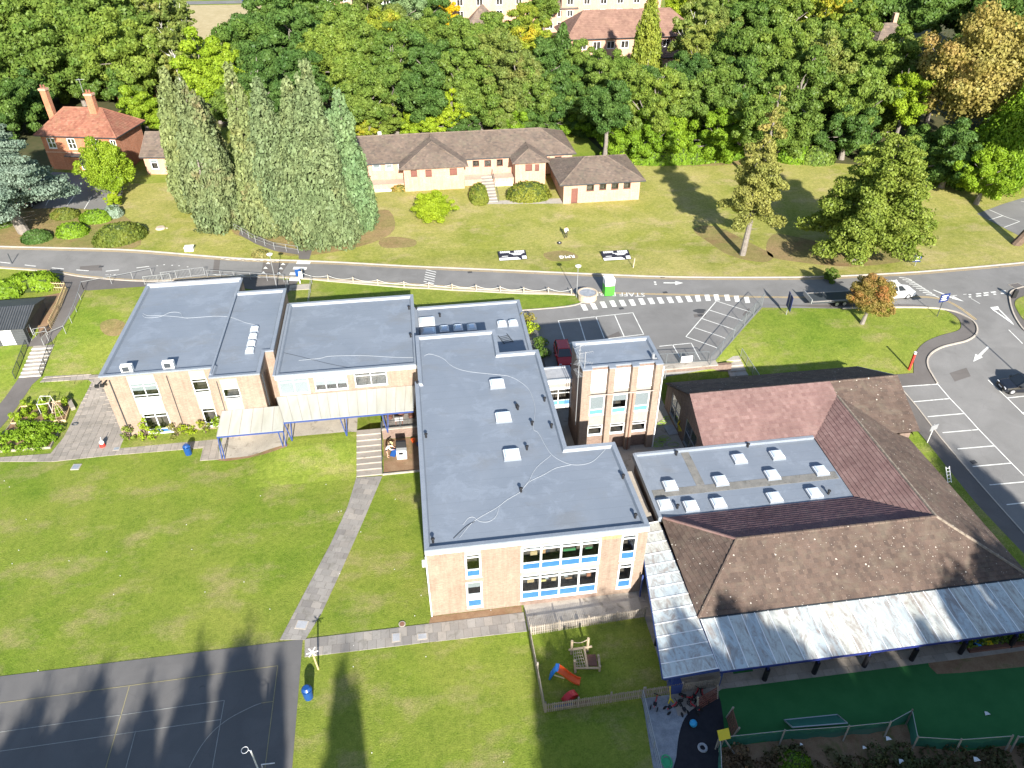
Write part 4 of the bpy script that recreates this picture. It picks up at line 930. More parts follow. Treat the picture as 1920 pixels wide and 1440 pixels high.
for x, y, z, an_ in ((12.9, 51, 11.5, 25), (12.9, 51, 10.7, 80), (13.3, 50.6, 11.1, 10), (13.3, 50.6, 10.2, -30), (12.75, 50.4, 10.4, 60), (12.75, 50.4, 9.2, 100)):
    q = MB(); d = Vector((math.cos(R(an_)), math.sin(R(an_)), 0)); s = Vector((-d.y, d.x, 0)); c = Vector((x, y, z)); q.beam(c-d*.6, c+d*.7, .03)
    for k in range(7): e = c-d*.55+d*k*.2; q.beam(e-s*(.34-.02*k), e+s*(.34-.02*k), .02)
    q.build('aerial', 'galv', an)

# ---- pitched roof classroom ring
def tiles(t, poly, m, course=.34, wide=.33, lift=.05, name='roof_tiles', under=None, seed=3):
    """courses of separate overlapping tiles over a sloping polygon, clipped to its outline"""
    P = [Vector(p) for p in poly]; n = (P[1]-P[0]).cross(P[2]-P[0])
    if n.z < 0: P = P[::-1]; n = -n
    n.normalize(); u = Vector((0, 0, 1)).cross(n).normalized(); v = n.cross(u)     # v climbs the slope
    if v.z < 0: v = -v; u = -u
    O = P[0]; q2 = [((p-O).dot(u), (p-O).dot(v)) for p in P]
    A_ = sum(q2[i][0]*q2[(i+1) % len(q2)][1]-q2[(i+1) % len(q2)][0]*q2[i][1] for i in range(len(q2)))
    if A_ < 0: q2 = q2[::-1]
    W = lambda a, b, h: tuple(O+u*a+v*b+n*h)
    un = MB(); un.add([W(a, b, -.02) for a, b in q2], [tuple(range(len(q2)))]); un.build('roof_slope', under or m, t)
    mb = MB(); rnd = random.Random(seed); v0, v1 = min(p[1] for p in q2), max(p[1] for p in q2)
    for j in range(int((v1-v0)/course)+1):
        ya, yb = v0+j*course, min(v0+(j+1)*course, v1); row = clip(clip(q2, 0, 1, -ya), 0, -1, yb)
        if len(row) < 3: continue
        ua, ub = min(p[0] for p in row), max(p[0] for p in row); st = (j % 2)*wide/2
        i = math.floor((ua-st)/wide)
        while i*wide+st < ub:
            a_, b_ = i*wide+st, (i+1)*wide+st; c = clip(clip(row, 1, 0, -a_), -1, 0, b_); i += 1
            if len(c) < 3: continue
            jt = rnd.uniform(-.004, .007); hh = [lift*(1-(p[1]-ya)/course*.85)+jt for p in c]
            base = len(c); vs = [W(p[0], p[1], h) for p, h in zip(c, hh)]; lo_ = [k for k in range(base) if abs(c[k][1]-ya) < 1e-4]
            fs = [tuple(range(base))]
            if len(lo_) == 2:
                x, y = lo_ if (lo_[1]-lo_[0]) == 1 else lo_[::-1]; vs += [W(c[x][0], c[x][1], -.015), W(c[y][0], c[y][1], -.015)]; fs.append((x, base, base+1, y))
            mb.add(vs, fs)
    return tag(mb.build(name, m, t), kind='stuff')
def cap(t, a, b, m, r=.12, name='ridge_tiles', step=.45):
    """ridge or hip capping of separate half round tiles"""
    a, b = Vector(a), Vector(b); L_ = (b-a).length; k = max(1, int(L_/step)); mb = MB(); rnd = random.Random(int(L_*10))
    for i in range(k):
        p, q = a.lerp(b, i/k), a.lerp(b, (i+.97)/k); j = rnd.uniform(-.008, .012); mb.tube([p+Vector((0, 0, j)), q+Vector((0, 0, j))], [r, r*.93], 6)
    return tag(mb.build(name, m, t), kind='stuff')
E_ = thing('classroom_ring', 'single storey block of brown tiled roofs ringed round a flat roof with eleven rooflights', 'school building', (30, 43, 0))
zf, zrg, ze = 3.5, 5.3, 2.72; zb, yb_ = 5.85, 50.3
FW_ = (17.0, 38.2); FEs = (32.9, 38.2); FNE = (33.1, 45.5); RSW = (21.0, 33.9); RSE = (36.5, 33.9); RNE = (36.5, 48.9)
eSW, eSE, eNE = (17.0, 29.6), (42.0, 29.6), (42.0, 46.6)
tiles(E_, [(*eSW, ze), (*eSE, ze), (*RSE, zrg), (*RSW, zrg)], 'tile_brown', name='front_roof_tiles')
tiles(E_, [(*eSE, ze), (42.0, 45.25, ze), (40.43, 45.25, 3.457), (36.5, 49.13, zrg), (*RSE, zrg)], 'tile_brown', name='side_roof_tiles')
tiles(E_, [(*eSW, ze), (*RSW, zrg), (17.0, 38.4, ze+.75)], 'tile_brown', name='hip_roof_tiles')
tiles(E_, [(*RSW, zrg), (*RSE, zrg), (*FEs, zf+.05), (17.2, 38.2, zf+.05)], 'tile_pink_shaded', name='inner_front_tiles')
tiles(E_, [(*RSE, zrg), (*RNE, zrg), (*FNE, zf+.05), (*FEs, zf+.05)], 'tile_pink', name='inner_side_tiles')
tiles(E_, [(23.0, 45.5, zf+.05), (*FNE, zf+.05), (*RNE, zrg-.01), (36.3, yb_, zb), (23.0, yb_, zb)], 'tile_pink', name='inner_rear_tiles')
tiles(E_, [(36.3, yb_, zb), (43.0, yb_, zb), (42.9, 45.2, 3.45), (40.43, 45.2, 3.45), (36.5, 49.13, 5.3)], 'tile_brown', name='end_roof_tiles')
tiles(E_, [(23.0, yb_, zb), (43.0, yb_, zb), (43.2, 56.3, ze), (23.0, 56.3, ze)], 'tile_brown', name='rear_roof_tiles', under='tile_brown')
for a_, b_ in (((*RSW, zrg), (*RSE, zrg)), ((*RSE, zrg), (*RNE, zrg)), ((*RSW, zrg), (*eSW, ze)), ((*RSE, zrg), (*eSE, ze)), ((23, yb_, zb), (43.0, yb_, zb)), ((36.5, 49.1, 5.33), (36.3, yb_, zb))): cap(E_, a_, b_, 'moss' if a_[:2] == RSE else 'tile_brown')
cap(E_, (*RSW, zrg), (17.1, 38.2, zf+.1), 'tile_pink'); cap(E_, (43.0, yb_, zb), (43.2, 56.3, ze), 'lead', .07)
q = MB(); q.prism([(16.95, 38.2), (32.9, 38.2), (33.1, 45.5), (23.0, 45.5), (16.95, 45.5)], 3.2, zf-.03); q.build('flat_roof', 'felt', E_)
q = MB(); q.box(16.85, 33.0, 45.45, 45.72, 3.3, 3.72); q.build('roof_edge', 'felt_edge', E_); q = MB(); q.box(16.72, 17.0, 38.2, 45.7, 3.2, 3.68); q.build('roof_edge', 'felt_edge', E_)
q = MB(); q.prism([(17.1, 40.5), (32.8, 40.5), (32.85, 41.35), (17.1, 41.35)], zf-.05, zf-.012); q.build('gutter_strip', 'felt_old', E_)
q = MB(); q.prism([(20.9, 41.4), (21.6, 41.4), (21.6, 45.4), (20.9, 45.4)], zf-.05, zf-.010); q.build('gutter_strip', 'felt_old', E_)
for x, y in ((1257, 907), (1352, 898), (1387, 857), (1458, 850), (1540, 879), (1449, 887), (1247, 943), (1296, 945), (1348, 940), (1453, 929), (1528, 921)): px_sky(E_, zf+.3, zf-.03, x, y, .95, .9)
for x, y in ((1268, 853), (1402, 838), (1270, 953), (1553, 926)): outlet(E_, x, y, zf)
w_ = MB(); rm = MB(); g1 = [[1.5, 3.9, .5, 3.0], [5.6, 8.4, .3, 3.4]]
a_, b_ = (23.2, 56.0), (23.2, 45.6); wall_face(w_, a_, b_, 0, 3.1, [[o[0], o[1], o[2], min(o[3], 3.05)] for o in g1])
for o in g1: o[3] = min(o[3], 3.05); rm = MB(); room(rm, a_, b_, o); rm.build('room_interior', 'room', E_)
w_.add([(23.2, 56.0, 3.1), (23.2, 45.6, 3.1), (23.2, 45.6, 3.5), (23.2, yb_, 5.75), (23.2, 56, 3.1)], [(0, 1, 2, 3)])
for p, r in (((17.3, 30.2), (41.5, 30.2)), ((41.5, 30.2), (41.5, 45.8)), ((41.5, 45.8), (42.6, 45.8)), ((42.6, 45.8), (42.6, 55.9)), ((42.6, 55.9), (23.2, 55.9)), ((23.2, 45.6), (17.0, 45.6)), ((17.0, 45.6), (17.0, 38.3)), ((17.3, 38.3), (17.3, 30.2))): wall_face(w_, p, r, 0, 2.8 if p[1] < 50 and r[1] < 50 else 2.8, [])
wall_face(w_, (17.0, 45.6), (17.0, 38.3), 2.75, 3.25, []); wall_face(w_, (23.2, 45.6), (17.0, 45.6), 2.75, 3.35, [])
w_.add([(42.6, 45.3, 2.8), (42.6, 55.9, 2.8), (42.6, yb_, 5.7)], [(0, 1, 2)])
w_.build('wall', 'brick_brown', E_)
for i, o in enumerate(g1): window(E_, a_, b_, o, 2, (('glass', .5), ('glass', .5)), 'galv', seed=30+i)
q = MB(); q.box(17.0, 42.0, 29.48, 29.6, ze-.16, ze-.02); q.box(16.88, 17.0, 29.5, 38.3, ze-.16, ze-.02); q.build('gutter', 'dark_steel', E_)
for x in np.arange(18.5, 41, 3.2): q = MB(); q.box(x, x+2.2, 30.14, 30.19, .3, 2.3); q.build('window', 'glass_dark', E_)

# ---- canopies
def canopy(t, a, b, c, d, n, m, barm, gut=None, frame='blue_steel', barr=.06):
    """sheet roof a-b (high edge) to d-c (low edge) in n panels with glazing bars"""
    a, b, c, d = map(Vector, (a, b, c, d)); nn = (b-a).cross(d-a).normalized(); nn = nn if nn.z > 0 else -nn
    for i in range(n):
        p = [a.lerp(b, i/n), a.lerp(b, (i+1)/n), d.lerp(c, (i+1)/n), d.lerp(c, i/n)]; q = MB(); top = [x+nn*.02 for x in p]; q.add(top+[x-nn*.012 for x in p], [(0, 1, 2, 3), (7, 6, 5, 4), (0, 4, 5, 1), (1, 5, 6, 2), (2, 6, 7, 3), (3, 7, 4, 0)]); q.build('roof_panel', m, t)
        q = MB(); q.beam(p[0]+nn*.03, p[3]+nn*.03, barr, .05); q.build('glazing_bar', barm, t)
    q = MB(); q.beam(b+nn*.03, c+nn*.03, barr, .05); q.build('glazing_bar', barm, t)
    q = MB(); q.beam(d-Vector((0, 0, .08)), c-Vector((0, 0, .08)), .14, .14); q.build('gutter', frame, t)
    q = MB(); q.beam(a-nn*.08, b-nn*.08, .08, .1); q.build('wall_rail', frame, t)
K1 = thing('playground_canopy', 'long weathered translucent canopy on blue posts along the brown tiled classrooms', 'canopy', (30, 27.5, 0))
canopy(K1, (17.15, 29.5, 2.66), (46.2, 29.5, 2.66), (46.2, 25.7, 2.35), (17.15, 25.7, 2.35), 30, 'poly', 'white', frame='navy_steel')
K2 = thing('walkway_canopy', 'narrow blue edged canopy running back beside the main block', 'canopy', (15.5, 32, 0))
canopy(K2, (17.0, 25.75, 2.66), (17.0, 38.6, 2.80), (15.35, 38.6, 2.60), (13.35, 25.75, 2.35), 13, 'poly', 'white')
q = MB(); q.beam((13.4, 25.72, 2.3), (17.1, 25.72, 2.5), .12, .14); q.build('edge_beam', 'blue_steel', K2)
for x in (14.2, 17.6):
    q = MB(); q.beam((x, 26.1, 0), (x, 26.1, 2.4), .11); q.build('post', 'blue_steel', K2)
q = MB(); q.box(14.1, 14.9, 25.9, 26.5, .02, 1.0); q.build('blue_locker', 'blue_steel', K2)
for y in (29.7, 33.9): q = MB(); q.beam((14.35, y, 0), (14.35, y, 2.45), .1); s_ = q.build('post', 'blue_steel', K2)
q = MB(); q.cyl((14.35, 29.7), .16, 0, 1.2, 10); q.build('post_padding', 'pad', K2)
for i, x in enumerate((20.8, 24.35, 28.0, 31.5, 35.15, 38.95, 42.5)):
    q = MB(); q.beam((x, 26.05, 0), (x, 26.05, 2.3), .1); s_ = q.build('post', 'navy_steel', K1)
    q = MB(); q.cyl((x, 26.05), .17, 0, 1.25, 10); q.build('padding', 'pad', s_)
K3 = thing('terrace_canopy', 'cream sheet canopy with blue gutter under the hall windows', 'canopy', (-8, 56, 1))
canopy(K3, (-14.3, 58.12, 3.75), (-1.25, 58.12, 3.75), (-1.6, 54.6, 3.45), (-13.3, 54.6, 3.45), 14, 'poly_pale', 'lintel', barr=.04)
for x in (-13.0, -8.0, -4.2):
    for dx in (-.35, .25): q = MB(); q.beam((x, 54.85, .9), (x+dx, 54.75, 3.4), .09); q.build('post', 'blue_steel', K3)
K4 = thing('porch_canopy', 'cream sheet canopy on blue posts standing out over the worn lawn edge', 'canopy', (-16.5, 56, 0))
canopy(K4, (-19.2, 57.22, 3.35), (-13.5, 57.22, 3.35), (-13.35, 53.9, 3.05), (-19.15, 53.9, 3.05), 6, 'poly_pale', 'lintel', barr=.04)
for x, dx in ((-19.45, .35), (-19.2, 0), (-13.75, -.1), (-13.55, .15)): q = MB(); q.beam((x, 54.35, 0), (x+dx, 54.0 if dx else 54.6, 3.0), .09); q.build('post', 'blue_steel', K4)
# terrace wall, steps, balcony and dirt bed beside the main block
W1 = thing('terrace_wall', 'low brick retaining wall with white coping between terrace and dirt bed', 'wall', (-3, 55, 0)); q = MB(); q.box(-4.75, -1.2, 55.0, 55.3, 0, 1.15); q.build('brickwork', 'brick_brown', W1); q = MB(); q.box(-4.75, -1.2, 54.95, 55.35, 1.15, 1.24); q.build('coping', 'concrete', W1)
q = MB(); q.box(-4.7, -1.2, 55.36, 58.1, .6, 1.02); struct('terrace', q, 'slab_bed'); slabs(bpy.data.objects['terrace'], [(-4.7, 55.4), (-1.2, 55.4), (-1.2, 58.1), (-4.7, 58.1)], (-4.7, 55.4), 0., .6, .6, 'slab_grey', t=.03, z=1.02)
def railing(name, label, pts, h, m, n_posts=None, bars=0, step=1.6, rails=(1.,), cat='railing', w_=.05, barw=.018, zs=None, group=None):
    t = thing(name, label, cat, (*pts[0][:2], pts[0][2] if len(pts[0]) > 2 else zt(*pts[0])), group)
    P = [Vector((p[0], p[1], p[2] if len(p) > 2 else zt(p[0], p[1]))) for p in pts]
    for a_, b_ in zip(P[:-1], P[1:]):
        L_ = (b_-a_).length; k = max(1, round(L_/step))
        for i in range(k+1 if b_ is P[-1] else k):
            p = a_.lerp(b_, i/k); p.z = p.z if len(pts[0]) > 2 else zt(p.x, p.y); q = MB(); q.beam(p, p+Vector((0, 0, h)), w_); q.build('post', m, t)
        def gz(f): p = a_.lerp(b_, f); p.z = p.z if len(pts[0]) > 2 else zt(p.x, p.y); return p
        for r in rails:
            q = MB(); kk = max(1, int(L_/2)) if len(pts[0]) < 3 else 1
            for i in range(kk): q.beam(gz(i/kk)+Vector((0, 0, h*r)), gz((i+1)/kk)+Vector((0, 0, h*r)), w_*.8)
            q.build('rail', m, t)
        if bars:
            q = MB(); nb = int(L_/bars)
            for i in range(nb): p = gz((i+.5)/nb); q.beam(p+Vector((0, 0, .08)), p+Vector((0, 0, h)), barw)
            tag(q.build('bars', m, t), kind='stuff')
    return t
railing('railing', 'black barred railing above the terrace wall by the picnic stools', [(-4.7, 55.1, 1.24), (-1.3, 55.1, 1.24)], .9, 'dark_steel', bars=.13, rails=(1., .1))
railing('handrail', 'dark handrail down the side of the wide garden steps', [(-4.75, 55.0, 1.1), (-4.75, 50.1, .05)], .85, 'dark_steel', step=1.7)
S1 = thing('garden_steps', 'wide concrete steps with pale nosings up from the paved path to the terrace', 'steps', (-6, 52, 0))
for i in range(8):
    y0 = 50.1+i*.66; z = (i+1)*1.08/8
    q = MB(); q.box(-7.1, -4.85, y0, y0+.68, -.05 if i == 0 else z-.3, z); s_ = q.build('step', 'slab', S1); q = MB(); q.box(-7.1, -4.85, y0-.02, y0+.07, z-.05, z+.008); q.build('nosing', 'concrete', s_)
W2 = thing('low_kerb_wall', 'thin pale kerb at the foot of the dirt bed', 'kerb wall', (-3, 50, 0)); q = MB(); q.box(-4.8, -1.2, 50.0, 50.12, -.05, .16); q.build('kerb_stone', 'concrete', W2)

# ---- steps between the two blocks behind, hut steps
S2 = thing('entrance_steps', 'steps with tube rails between the blocks down from the road crossing', 'steps', (-14.5, 78, 2)); yy = [82.5, 81.2, 80.2, 79.4, 78.6, 77.8, 77.0, 76.2]
for i in range(7): q = MB(); q.box(-15.6, -13.2, yy[i+1], yy[i], 1.2, 2.56-i*.15); q.build('step', 'concrete', S2)
for x, lab in ((-15.8, 'tube handrail on the hall steps, nearer the left block'), (-13.0, 'tube handrail on the hall steps, nearer the lawn with white posts')): railing('handrail', lab, [(x, 82.6, 2.5), (x, 76.0, 2.1)], 1.0, 'galv', rails=(1., .5), step=2.)
S3 = thing('hut_steps', 'flight of eight pale steps beside the dark timber hut', 'steps', (-41.5, 72, 0))
for i in range(8): q = MB(); z = .70+(i+1)*.105; q.box(-42.35, -40.2, 69.6+i*.6, 70.25+i*.6, z-.4, z); s_ = q.build('step', 'concrete', S3); q = MB(); q.box(-42.35, -40.2, 69.58+i*.6, 69.68+i*.6, z-.03, z+.008); q.build('nosing', 'white_worn', s_)
railing('handrail', 'mesh handrail on the outer side of the hut steps', [(-42.7, 69.5, .6), (-42.9, 74.4, 1.5)], .95, 'dark_steel', rails=(1., .1), bars=.12)
railing('handrail', 'mesh handrail on the inner side of the hut steps', [(-40.1, 69.5, .6), (-40.3, 74.4, 1.5)], .95, 'dark_steel', rails=(1., .1), bars=.12)
# ---- dark timber hut
Hh = thing('timber_hut', 'dark grey timber hut with ribbed roof and a white door', 'hut', (-45.5, 77.5, 1.6)); q = MB()
xr, zr0, zr1 = -43.2, 3.7, 4.2
od = [3.4, 5.6, 1.5, 3.4]
wall_face(q, (-50.2, 74.9), (-42.9, 74.9), 1.2, 3.75, [[4.6, 6.0, 1.45, 3.45]]); wall_face(q, (-42.9, 74.9), (-42.9, 81.0), 1.2, 3.75, [[.6, 1.5, 1.7, 3.2]]); wall_face(q, (-42.9, 81.0), (-50.2, 81.0), 1.2, 3.75, [])
M['clad'] = speck('dark_cladding', (.055, .06, .065), (.08, .085, .09), 1.2, .6, 10, spec=.4)
q.build('wall', 'clad', Hh)
for i in range(9): q = MB(); q.box(-50.2, -42.88, 74.86, 74.9, 1.3+i*.27, 1.34+i*.27); q.build('board_edge', 'clad', Hh)
window(Hh, (-50.2, 74.9), (-42.9, 74.9), [4.6, 6.0, 1.45, 3.45], 1, (('white', 1),), bar=.12, name='door'); window(Hh, (-42.9, 74.9), (-42.9, 81.0), [.6, 1.5, 1.7, 3.2], 1, (('glass', 1),), things=False)
q = MB(); q.add([(-50.6, 74.55, 3.7), (-42.55, 74.55, 3.7), (-42.3, 77.9, 4.75), (-50.6, 77.9, 4.75), (-42.55, 81.3, 3.8), (-50.6, 81.3, 3.8)], [(0, 1, 2, 3), (3, 2, 4, 5), (1, 4, 2), (1, 0, 5, 4)])
q.build('roof', 'clad', Hh)
for i in range(31): x = -50.5+i*.265; q = MB(); q.beam((x, 74.5, 3.74), (x, 77.88, 4.79), .07, .05); q.build('roof_rib', 'dark_steel', Hh)
q = MB(); q.add([(-42.85, 75.1, 3.7), (-42.85, 80.9, 3.75), (-42.6, 77.9, 4.6)], [(0, 1, 2)]); q.build('gable', 'white_worn', Hh)
for i in range(7): f = i/7; q = MB(); q.beam((-42.78, 75.3+i*.75, 3.7), (-42.55, 76.4+i*.6, 4.1+.1*(3-abs(3-i))), .05, .06); q.build('gable_board', 'dark_steel', Hh)
q = MB(); q.box(-50, -42.2, 74.0, 74.8, 1.1, 1.42); struct('hut_plinth', q, 'concrete')

# ---- pale brick house range beyond the road
def hip(t, x0, x1, y0, y1, ze, zr, ra, rb, m, lh=True, rh=True, capm=None, rear=True, course=.34, wide=.36, ry=None, rear_ze=None):
    ym = ry or (y0+y1)/2; A0, A1, B0, B1 = (x0, y0, ze), (x1, y0, ze), (x0, y1, rear_ze or ze), (x1, y1, rear_ze or ze); Ra, Rb = (ra, ym, zr), (rb, ym, zr)
    tiles(t, [A0, A1, Rb, Ra], m, course, wide)
    if rear: tiles(t, [B1, B0, Ra, Rb], m, course, wide)
    tiles(t, [B0, A0, Ra], m, course, wide) if ra > x0+.3 else None
    tiles(t, [A1, B1, Rb], m, course, wide) if rb < x1-.3 else None
    for p, q in ((Ra, Rb), (Ra, A0), (Rb, A1), (Ra, B0), (Rb, B1)):
        if (Vector(p)-Vector(q)).length > .5: cap(t, p, q, capm or m, .11)
    q = MB(); q.add([A0, A1, B1, B0], [(3, 2, 1, 0)]); q.build('soffit', 'fascia', t)
    q = MB()
    for p, r in ((A0, A1), (A1, B1), (B0, A0)): q.beam(Vector(p)-Vector((0, 0, .06)), Vector(r)-Vector((0, 0, .06)), .09, .12)
    q.build('gutter', 'dark_steel', t)
def fwin(t, y, x0, x1, items, cols=1, rows=(('glass', 1),), fm='brown_frame', pad=0):
    out = []
    for (a0, b0, a1, b1) in items:
        o = oy(y, a0, b0, a1, b1); out.append([o[0]-x0, o[1]-x0, o[2], o[3]])
    return out
M['brown_frame'] = speck('brown_window_frame', (.12, .06, .045), (.16, .08, .06), 2, .6, 10)
M['shutter'] = speck('red_brown_shutter', (.17, .07, .055), (.2, .085, .065), 2, .6, 10)
def fblock(t, poly, z0, z1, wm, wins, seed=0):
    """walls with windows given per edge as (opening, cols, rows, frame)"""
    w_ = MB(); rm = MB(); n = len(poly)
    for i in range(n):
        a_, b_ = poly[i], poly[(i+1) % n]; ws = wins.get(i, []); wall_face(w_, a_, b_, z0, z1, [x[0] for x in ws])
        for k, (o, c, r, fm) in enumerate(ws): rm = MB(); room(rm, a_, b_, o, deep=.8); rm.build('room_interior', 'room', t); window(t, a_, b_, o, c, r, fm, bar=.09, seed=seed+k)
    w_.build('wall', wm, t)
F1 = thing('office_range', 'long single storey pale red brick range with two hipped bays beyond the lawn', 'house', (9, 114, 4.4))
g1_ = (('glass', 1),); bl = (('glass', .3), ('blind', .7))
mw = fwin(F1, 110.8, -7.2, 0, [(699, 308, 713, 319), (723, 308, 736, 319), (746.5, 307, 755, 318), (886, 301, 898.5, 312), (908, 300, 921, 312), (931, 298.5, 943, 311), (1027, 295, 1031, 303), (1040, 293, 1053, 297)])
fblock(F1, [(-7.2, 110.8), (24.9, 110.8), (24.9, 120.6), (-7.2, 120.6)], 3.9, 7.1, 'brick_pink', {0: [(o, 1, bl if i < 3 else g1_, 'white' if i < 3 else 'brown_frame') for i, o in enumerate(mw)]}, 40)
hip(F1, -7.9, 25.4, 110.2, 121.2, 7.1, 9.5, -7.9, 20.6, 'tile_grey', ry=115.7)
b1 = fwin(F1, 107.75, -1.0, 0, [(770, 318.5, 782, 331), (797.6, 318, 809.6, 331), (843, 315.5, 857, 328)])
fblock(F1, [(-1.0, 107.75), (7.9, 107.75), (7.9, 110.75), (-1.0, 110.75)], 3.3, 7.0, 'brick_pink', {0: [(o, 1, (('shutter', .85), ('blind', .15)), 'brown_frame') for o in b1]}, 50)
tiles(F1, [(-1.6, 107.2, 7.02), (8.5, 107.2, 7.02), (3.45, 112.2, 9.3)], 'tile_grey'); tiles(F1, [(8.5, 107.2, 7.02), (8.5, 110.4, 7.06), (3.45, 115.2, 9.4), (3.45, 112.2, 9.3)], 'tile_grey'); tiles(F1, [(-1.6, 110.4, 7.06), (-1.6, 107.2, 7.02), (3.45, 112.2, 9.3), (3.45, 115.2, 9.4)], 'tile_grey')
for p, r in (((-1.6, 107.2, 7.05), (3.45, 112.2, 9.36)), ((8.5, 107.2, 7.05), (3.45, 112.2, 9.36)), ((3.45, 112.2, 9.36), (3.45, 115.4, 9.5))): cap(F1, p, r, 'tile_grey', .1)
b2 = fwin(F1, 107.75, 15.6, 0, [(985, 308, 998, 320), (1003, 308, 1011, 320)])
fblock(F1, [(15.6, 107.75), (20.2, 107.75), (20.2, 110.75), (15.6, 110.75)], 3.3, 7.0, 'brick_pink', {0: [(o, 1, (('shutter', 1),), 'brown_frame') for o in b2]}, 55)
tiles(F1, [(15.1, 107.2, 7.02), (20.7, 107.2, 7.02), (17.9, 109.8, 8.3)], 'tile_grey'); tiles(F1, [(20.7, 107.2, 7.02), (20.7, 110.4, 7.06), (17.9, 112.9, 8.4), (17.9, 109.8, 8.3)], 'tile_grey'); tiles(F1, [(15.1, 110.4, 7.06), (15.1, 107.2, 7.02), (17.9, 109.8, 8.3), (17.9, 112.9, 8.4)], 'tile_grey')
for p, r in (((15.1, 107.2, 7.05), (17.9, 109.8, 8.34)), ((20.7, 107.2, 7.05), (17.9, 109.8, 8.34))): cap(F1, p, r, 'tile_grey', .1)
q = MB(); q.cyl((-4.2, 116.2), .3, 9.2, 9.9, 8); q.build('vent_cowl', 'white_worn', F1)
q = MB(); q.box(-8, -1.1, 108.6, 110.7, 3.2, 4.45); q.box(8.0, 10.6, 108.6, 110.7, 3.2, 4.45); q.box(12.4, 15.5, 108.6, 110.7, 3.2, 4.45); struct('raised_walk', q, 'brick_pink')
q = MB(); q.box(-6, -2, 108.2, 108.55, 3.2, 3.75); q.box(12.5, 15.2, 107.9, 108.5, 3.2, 4.0); struct('low_terrace_wall', q, 'white_worn')
S4 = thing('house_steps', 'long straight flight of pale steps up to the brick range', 'steps', (11.5, 105, 3.3))
for i in range(9): y0 = 102.6+i*.88; z = 3.22+(i+1)*.135; q = MB(); q.box(10.5, 12.3, y0, y0+.9, z-.6, z); q.build('step', 'concrete', S4)
railing('handrail', 'black handrail along the long steps between the clipped bushes', [(12.4, 102.5, 3.3), (12.4, 110.2, 4.5)], .9, 'dark_steel', step=1.2)
sheet('house_path', G2((910, 378), (912, 383), (1056, 382), (1055, 372), (960, 375)), .03, 'concrete')
F2 = thing('hipped_annexe', 'small hipped pale brick annexe at the end of the long brick range', 'house', (27, 105, 3.1))
ww = fwin(F2, 100.6, 21.6, 0, [(1099.7, 346, 1114, 358), (1123.6, 344.5, 1137, 356), (1146, 343.5, 1160, 355), (1169, 342, 1182.5, 353.5)])
fblock(F2, [(21.6, 100.6), (32.9, 100.6), (32.9, 110.5), (21.6, 110.5)], 2.8, 6.2, 'brick_pink', {0: [(o, 1, g1_, 'brown_frame') for o in ww]+[([1.15, 2.1, 3.2, 5.4], 1, (('shutter', 1),), 'brown_frame')]}, 60)
hip(F2, 20.9, 33.5, 100.0, 111.0, 6.2, 8.2, 25.6, 28.8, 'tile_grey')

# ---- red brick house at the left edge
G_ = thing('red_brick_house', 'red brick villa with red tiled hipped roof and two tall chimneys', 'house', (-50, 122, 4.2), rz=R(-14))
def gw(u0, u1, z0, z1): return [u0+6, u1+6, z0, z1]
gwz = [gw(-5.2, -3.9, 3.4, 5.0), gw(-1.9, -.6, 3.4, 5.0), gw(2.0, 3.3, 3.4, 5.0), gw(5.1, 6.0, 3.4, 5.0)]
sash = (('glass', .5), ('glass', .5))
fblock(G_, [(-6, 0), (6.1, 0), (6.1, 7.5), (-6, 7.5)], -.3, 5.5, 'brick_red', {0: [(o, 2, sash, 'white') for o in gwz]+[(gw(-.9, .1, .2, 2.3), 1, (('dark_steel', 1),), 'white')]}, 70)
hip(G_, -6.6, 6.7, -.6, 8.1, 5.5, 8.6, -3.2, 3.0, 'tile_red', capm='tile_red')
for x, y, z0, z1, w_ in ((-6.1, 4.5, 0, 11.2, .95), (2.0, 3.2, 7.2, 11.0, 1.15)):
    q = MB(); q.box(x-w_/2, x+w_/2, y-.4, y+.4, z0, z1); c_ = q.build('chimney', 'brick_red', G_); q = MB(); q.box(x-w_/2-.1, x+w_/2+.1, y-.5, y+.5, z1-.35, z1-.05); q.build('chimney_cap', 'brick_pink', c_)
    for k in range(2): q = MB(); q.cyl((x-.25+.5*k, y), .14, z1, z1+.45, 8); q.build('chimney_pot', 'tile_red', c_)
q = MB(); q.box(1.3, 2.7, 2.6, 2.8, 7.1, 7.5); q.build('flashing', 'white_worn', G_)
q = MB(); q.beam((1.2, 3.2, 11), (1.2, 3.2, 13), .05); q.beam((.6, 3.2, 12.8), (1.9, 3.4, 12.9), .05); q.beam((.9, 2.9, 12.9), (.9, 3.6, 12.9), .04); q.build('aerial', 'galv', G_)
q = MB(); q.box(-2.4, 1.6, -1.2, -.02, 2.55, 2.7); q.build('porch_roof', 'dark_steel', G_)
q = MB(); q.box(-6, 6.1, -.06, -.003, 2.75, 2.9); q.build('string_course', 'brick_pink', G_)
G2_ = thing('low_side_wing', 'low wing with grey tiled roof and white windows beside the red villa', 'house', (-40.5, 119.4, 4.0), rz=R(-9))
gz = [[.9, 2.0, .9, 2.4], [3.3, 4.4, .9, 2.4], [5.7, 6.8, .9, 2.4]]
fblock(G2_, [(0, 0), (9, 0), (9, 7.2), (0, 7.2)], -.4, 2.9, 'brick_pink', {0: [(o, 1, (('glass', .65), ('blind', .35)), 'white') for o in gz]}, 75)
hip(G2_, -.3, 9.4, -.5, 7.7, 2.9, 5.5, -.3, 9.4, 'tile_grey')

